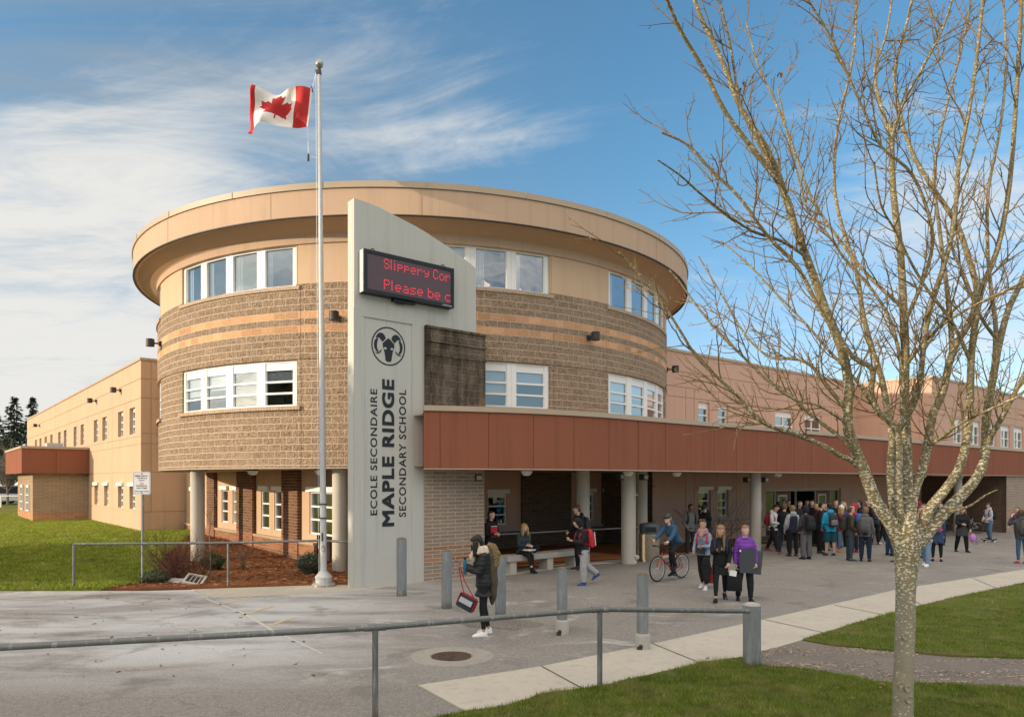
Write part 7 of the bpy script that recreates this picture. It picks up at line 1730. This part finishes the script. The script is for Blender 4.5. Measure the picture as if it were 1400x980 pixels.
# ---- skateboarder
sk=gp(1352,741); sd2=Vector((1,.18,0)).normalized(); yk=math.degrees(math.atan2(-sd2.x,sd2.y))
make_person('skateboarder in grey hoodie, cap and blue jeans with black backpack',0,0,1.72,-80,dict(legl=(10,8,10,0),legr=(-8,8,12,0),arml=(6,8,40,20),armr=(6,8,40,20),toe=14,hp=6,lean=3),top=(.45,.45,.50),bottom=(.08,.135,.21),shoe=BK,sole=(.7,.7,.7),hair='dark',hat='cap',loccol=(.03,.03,.035),hood='down',loc=sk+Vector((0,0,.135)),vox=.016,bag=dict(col=BK,label='black backpack of the skateboarder',s=1.05),group=None)
o=empty('skateboard',sk,'dark skateboard with pale wheels under the boy in the grey hoodie','skateboard'); fn=line_fn(sk-sd2*.42,sd2,Vector((sd2.y,-sd2.x,0))); b=MB()
L=[]
for s,z,w_ in ((0,.15,.05),(.06,.125,.09),(.16,.112,.1),(.42,.11,.1),(.68,.112,.1),(.78,.125,.09),(.84,.15,.05)): L.append([fn(s,z+dz,dp) for dz,dp in ((0,-w_),(.012,-w_),(.012,w_),(0,w_))])
b.rings(L); b.build('deck',simple('griptape',(.03,.025,.022),.9,.2,20,.2),o)
for s in (.18,.66):
    for dp in (-.08,.08):
        q=MB(); q.lathe([(.034,-.016),(.036,0),(.034,.016)],fn(s,.036,dp),12,0,Matrix.Rotation(math.atan2(sd2.y,sd2.x),3,'Z')@Matrix.Rotation(PI/2,3,'X')); q.build('wheel',MT['white'],o,40)
    q=MB(); q.fbox(fn,s-.02,s+.02,.036,.11,-.07,.07); q.build('truck',MT['alu'],o)
# ---- right edge pair
make_person('girl in grey hooded jacket adjusting her hair at the right edge, seen from behind',1397,770,1.66,172,dict(arml=(70,20,110,20),armr=(70,20,110,20),fem=1,hp=6),top=(.055,.058,.062),bottom=(.05,.10,.17),shoe=(.4,.05,.10),sole=(.7,.7,.7),hair='dark',hstyle='long',hood='down',legs='leggings',vox=.016,bag=dict(col=(.075,.075,.08),label='dark grey backpack of the girl at the right edge'))
make_person('person in purple jacket walking behind the girl at the right edge',1392,748,1.72,-70,dict(WALK),top=(.12,.06,.22),bottom=(.10,.03,.05),shoe=(.3,.5,.6),sole=(.6,.6,.6),hair='brown',hood='down',vox=.018,bag=dict(col=(.05,.03,.045),label='dark plum backpack of the person in the purple jacket'))
SKYV=1.0; CLOUD=(5.7,5.6,5.35,1); CLOUD_FILL=(19.0,16.8,14.4,1); SKYS=.15; SUNS=5.0
# ================================================================ SKY, SUN, CAMERA
SUN_AZ=Vector((-.944,-.33,0)).normalized(); EL=R_(12.5)
w=bpy.data.worlds.new('World'); scene.world=w; w.use_nodes=True; nt=w.node_tree; N=nt.nodes; bg=N['Background']
sky=N.new('ShaderNodeTexSky'); sky.sky_type='NISHITA'; sky.sun_disc=False; sky.sun_elevation=EL; sky.sun_rotation=math.atan2(SUN_AZ.x,SUN_AZ.y); sky.altitude=50; sky.air_density=1.0; sky.dust_density=.6; sky.ozone_density=1.6
def wn(t,**k):
    n=N.new(t)
    for a,b_ in k.items(): setattr(n,a,b_)
    return n
L_=nt.links.new
tc=wn('ShaderNodeTexCoord'); sep=wn('ShaderNodeSeparateXYZ'); L_(tc.outputs['Generated'],sep.inputs[0])
def mth(op,a,b_=None,cl=False):
    m=wn('ShaderNodeMath',operation=op,use_clamp=cl)
    for i,v in enumerate((a,b_)):
        if v is None: continue
        if isinstance(v,bpy.types.NodeSocket): L_(v,m.inputs[i])
        else: m.inputs[i].default_value=v
    return m.outputs[0]
zz=mth('MAXIMUM',mth('ADD',sep.outputs[2],.10),.03)
cx_=mth('DIVIDE',sep.outputs[0],zz); cy_=mth('DIVIDE',sep.outputs[1],zz)
cmb=wn('ShaderNodeCombineXYZ'); L_(cx_,cmb.inputs[0]); L_(cy_,cmb.inputs[1])
def cloud(loc,rot,sc,scale,detail,rough,dist,stops):
    mp=wn('ShaderNodeMapping'); mp.inputs['Location'].default_value=loc; mp.inputs['Rotation'].default_value=(0,0,rot); mp.inputs['Scale'].default_value=sc; L_(cmb.outputs[0],mp.inputs[0])
    n=wn('ShaderNodeTexNoise'); n.inputs['Scale'].default_value=scale; n.inputs['Detail'].default_value=detail; n.inputs['Roughness'].default_value=rough; n.inputs['Distortion'].default_value=dist; L_(mp.outputs[0],n.inputs[0])
    r=wn('ShaderNodeValToRGB'); e=r.color_ramp.elements; e[0].position,e[1].position=stops; e[0].color=(0,0,0,1); e[1].color=(1,1,1,1); L_(n.outputs['Fac'],r.inputs[0]); return r.outputs[0]
c1=cloud((3.1,1.4,0),.35,(.6,1.5,1),.85,10,.66,1.6,(.25,.75))
c2=cloud((7.3,4.2,0),.2,(.7,1.3,1),1.9,9,.68,1.6,(.25,.78))
def gauss(a,ca,sa,b_,cb,sb):
    p=mth('POWER',mth('DIVIDE',mth('SUBTRACT',a,ca),sa),2.0); q=mth('POWER',mth('DIVIDE',mth('SUBTRACT',b_,cb),sb),2.0)
    return mth('EXPONENT',mth('MULTIPLY',mth('ADD',p,q),-1.0))
def sstep(x,a,b_):
    m=wn('ShaderNodeMapRange',interpolation_type='SMOOTHSTEP'); L_(x,m.inputs[0]); m.inputs[1].default_value=a; m.inputs[2].default_value=b_; return m.outputs[0]
yy=mth('MAXIMUM',sep.outputs[1],.08); AZ=mth('DIVIDE',sep.outputs[0],yy); AL=mth('DIVIDE',sep.outputs[2],yy)
tilt=mth('SUBTRACT',AL,mth('MULTIPLY',AZ,.12))
# a thick veil towards the sun on the left, a streak over the tower, broken white cloud low on the right
veil=mth('MULTIPLY',sstep(AZ,-.22,-.52),sstep(AL,.60,.40))
cover=mth('ADD',.32,mth('MULTIPLY',veil,.72))
cover=mth('ADD',cover,mth('MULTIPLY',gauss(AZ,-.13,.20,tilt,.475,.055),.42))
cover=mth('ADD',cover,mth('MULTIPLY',gauss(AZ,.62,.24,AL,.36,.20),.66))
cover=mth('ADD',cover,mth('MULTIPLY',gauss(AZ,.30,.12,AL,.30,.09),.18))
cover=mth('ADD',cover,mth('MULTIPLY',gauss(AZ,-.35,.40,AL,.60,.12),.24))
cover=mth('ADD',cover,mth('MULTIPLY',sstep(AL,.30,.04),.30))
back=mth('MAXIMUM',mth('MULTIPLY',sstep(sep.outputs[1],.12,-.35),sstep(sep.outputs[2],.02,.42)),sstep(sep.outputs[2],.60,.80))  # unseen bright cloud behind and overhead, added to fill the shade
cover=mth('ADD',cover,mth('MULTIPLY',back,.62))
nz=mth('ADD',mth('MULTIPLY',c1,.62),mth('MULTIPLY',c2,.38))
thr=mth('SUBTRACT',1.0,cover)
m=mth('MULTIPLY',sstep(mth('DIVIDE',mth('SUBTRACT',nz,thr),.70),0.0,1.0),.96)
gain=wn('ShaderNodeMix',data_type='RGBA'); L_(sstep(sep.outputs[2],.05,.42),gain.inputs[0]); gain.inputs[6].default_value=(1.22,1.28,1.5,1); gain.inputs[7].default_value=(.92,1.38,1.52,1)
blue=wn('ShaderNodeMix',data_type='RGBA',blend_type='MULTIPLY'); blue.inputs[0].default_value=1; L_(sky.outputs[0],blue.inputs[6]); L_(gain.outputs[2],blue.inputs[7])
ccol=wn('ShaderNodeMix',data_type='RGBA'); L_(back,ccol.inputs[0]); ccol.inputs[6].default_value=CLOUD; ccol.inputs[7].default_value=CLOUD_FILL
hz=wn('ShaderNodeMix',data_type='RGBA'); c3=cloud((1.3,9.2,0),.3,(.5,1.6,1),1.1,8,.68,1.0,(.30,.68)); L_(mth('MULTIPLY',mth('MULTIPLY',sstep(AZ,.22,-.42),c3),.85),hz.inputs[0]); L_(blue.outputs[2],hz.inputs[6]); hz.inputs[7].default_value=(2.1,2.6,3.1,1)
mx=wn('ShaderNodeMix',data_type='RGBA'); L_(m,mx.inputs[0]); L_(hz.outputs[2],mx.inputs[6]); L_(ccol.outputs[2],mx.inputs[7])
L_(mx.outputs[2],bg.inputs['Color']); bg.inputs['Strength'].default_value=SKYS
sl_=bpy.data.lights.new('sun','SUN'); sl_.energy=SUNS; sl_.angle=R_(.53); sl_.color=(1.0,.83,.60)
so=bpy.data.objects.new('sun',sl_); COL.objects.link(so); d=-(SUN_AZ*math.cos(EL)+Vector((0,0,math.sin(EL)))); so.rotation_euler=d.to_track_quat('-Z','Y').to_euler(); so.location=(-40,5,30)
cam=bpy.data.cameras.new('camera'); co_=bpy.data.objects.new('camera',cam); COL.objects.link(co_); co_.location=(0,0,CH); co_.rotation_euler=(PI/2,0,0)
cam.sensor_width=36; cam.lens=36*F/1400; cam.shift_y=(YH-490)/1400; cam.clip_end=3000; cam.clip_start=.1; scene.camera=co_
scene.view_settings.view_transform='Standard'; scene.view_settings.look='None'; scene.view_settings.exposure=0; scene.view_settings.gamma=1
scene.render.engine='CYCLES'; scene.cycles.use_denoising=True; scene.cycles.max_bounces=6; scene.cycles.transparent_max_bounces=12; scene.cycles.glossy_bounces=3
scene.render.resolution_x=1024; scene.render.resolution_y=716
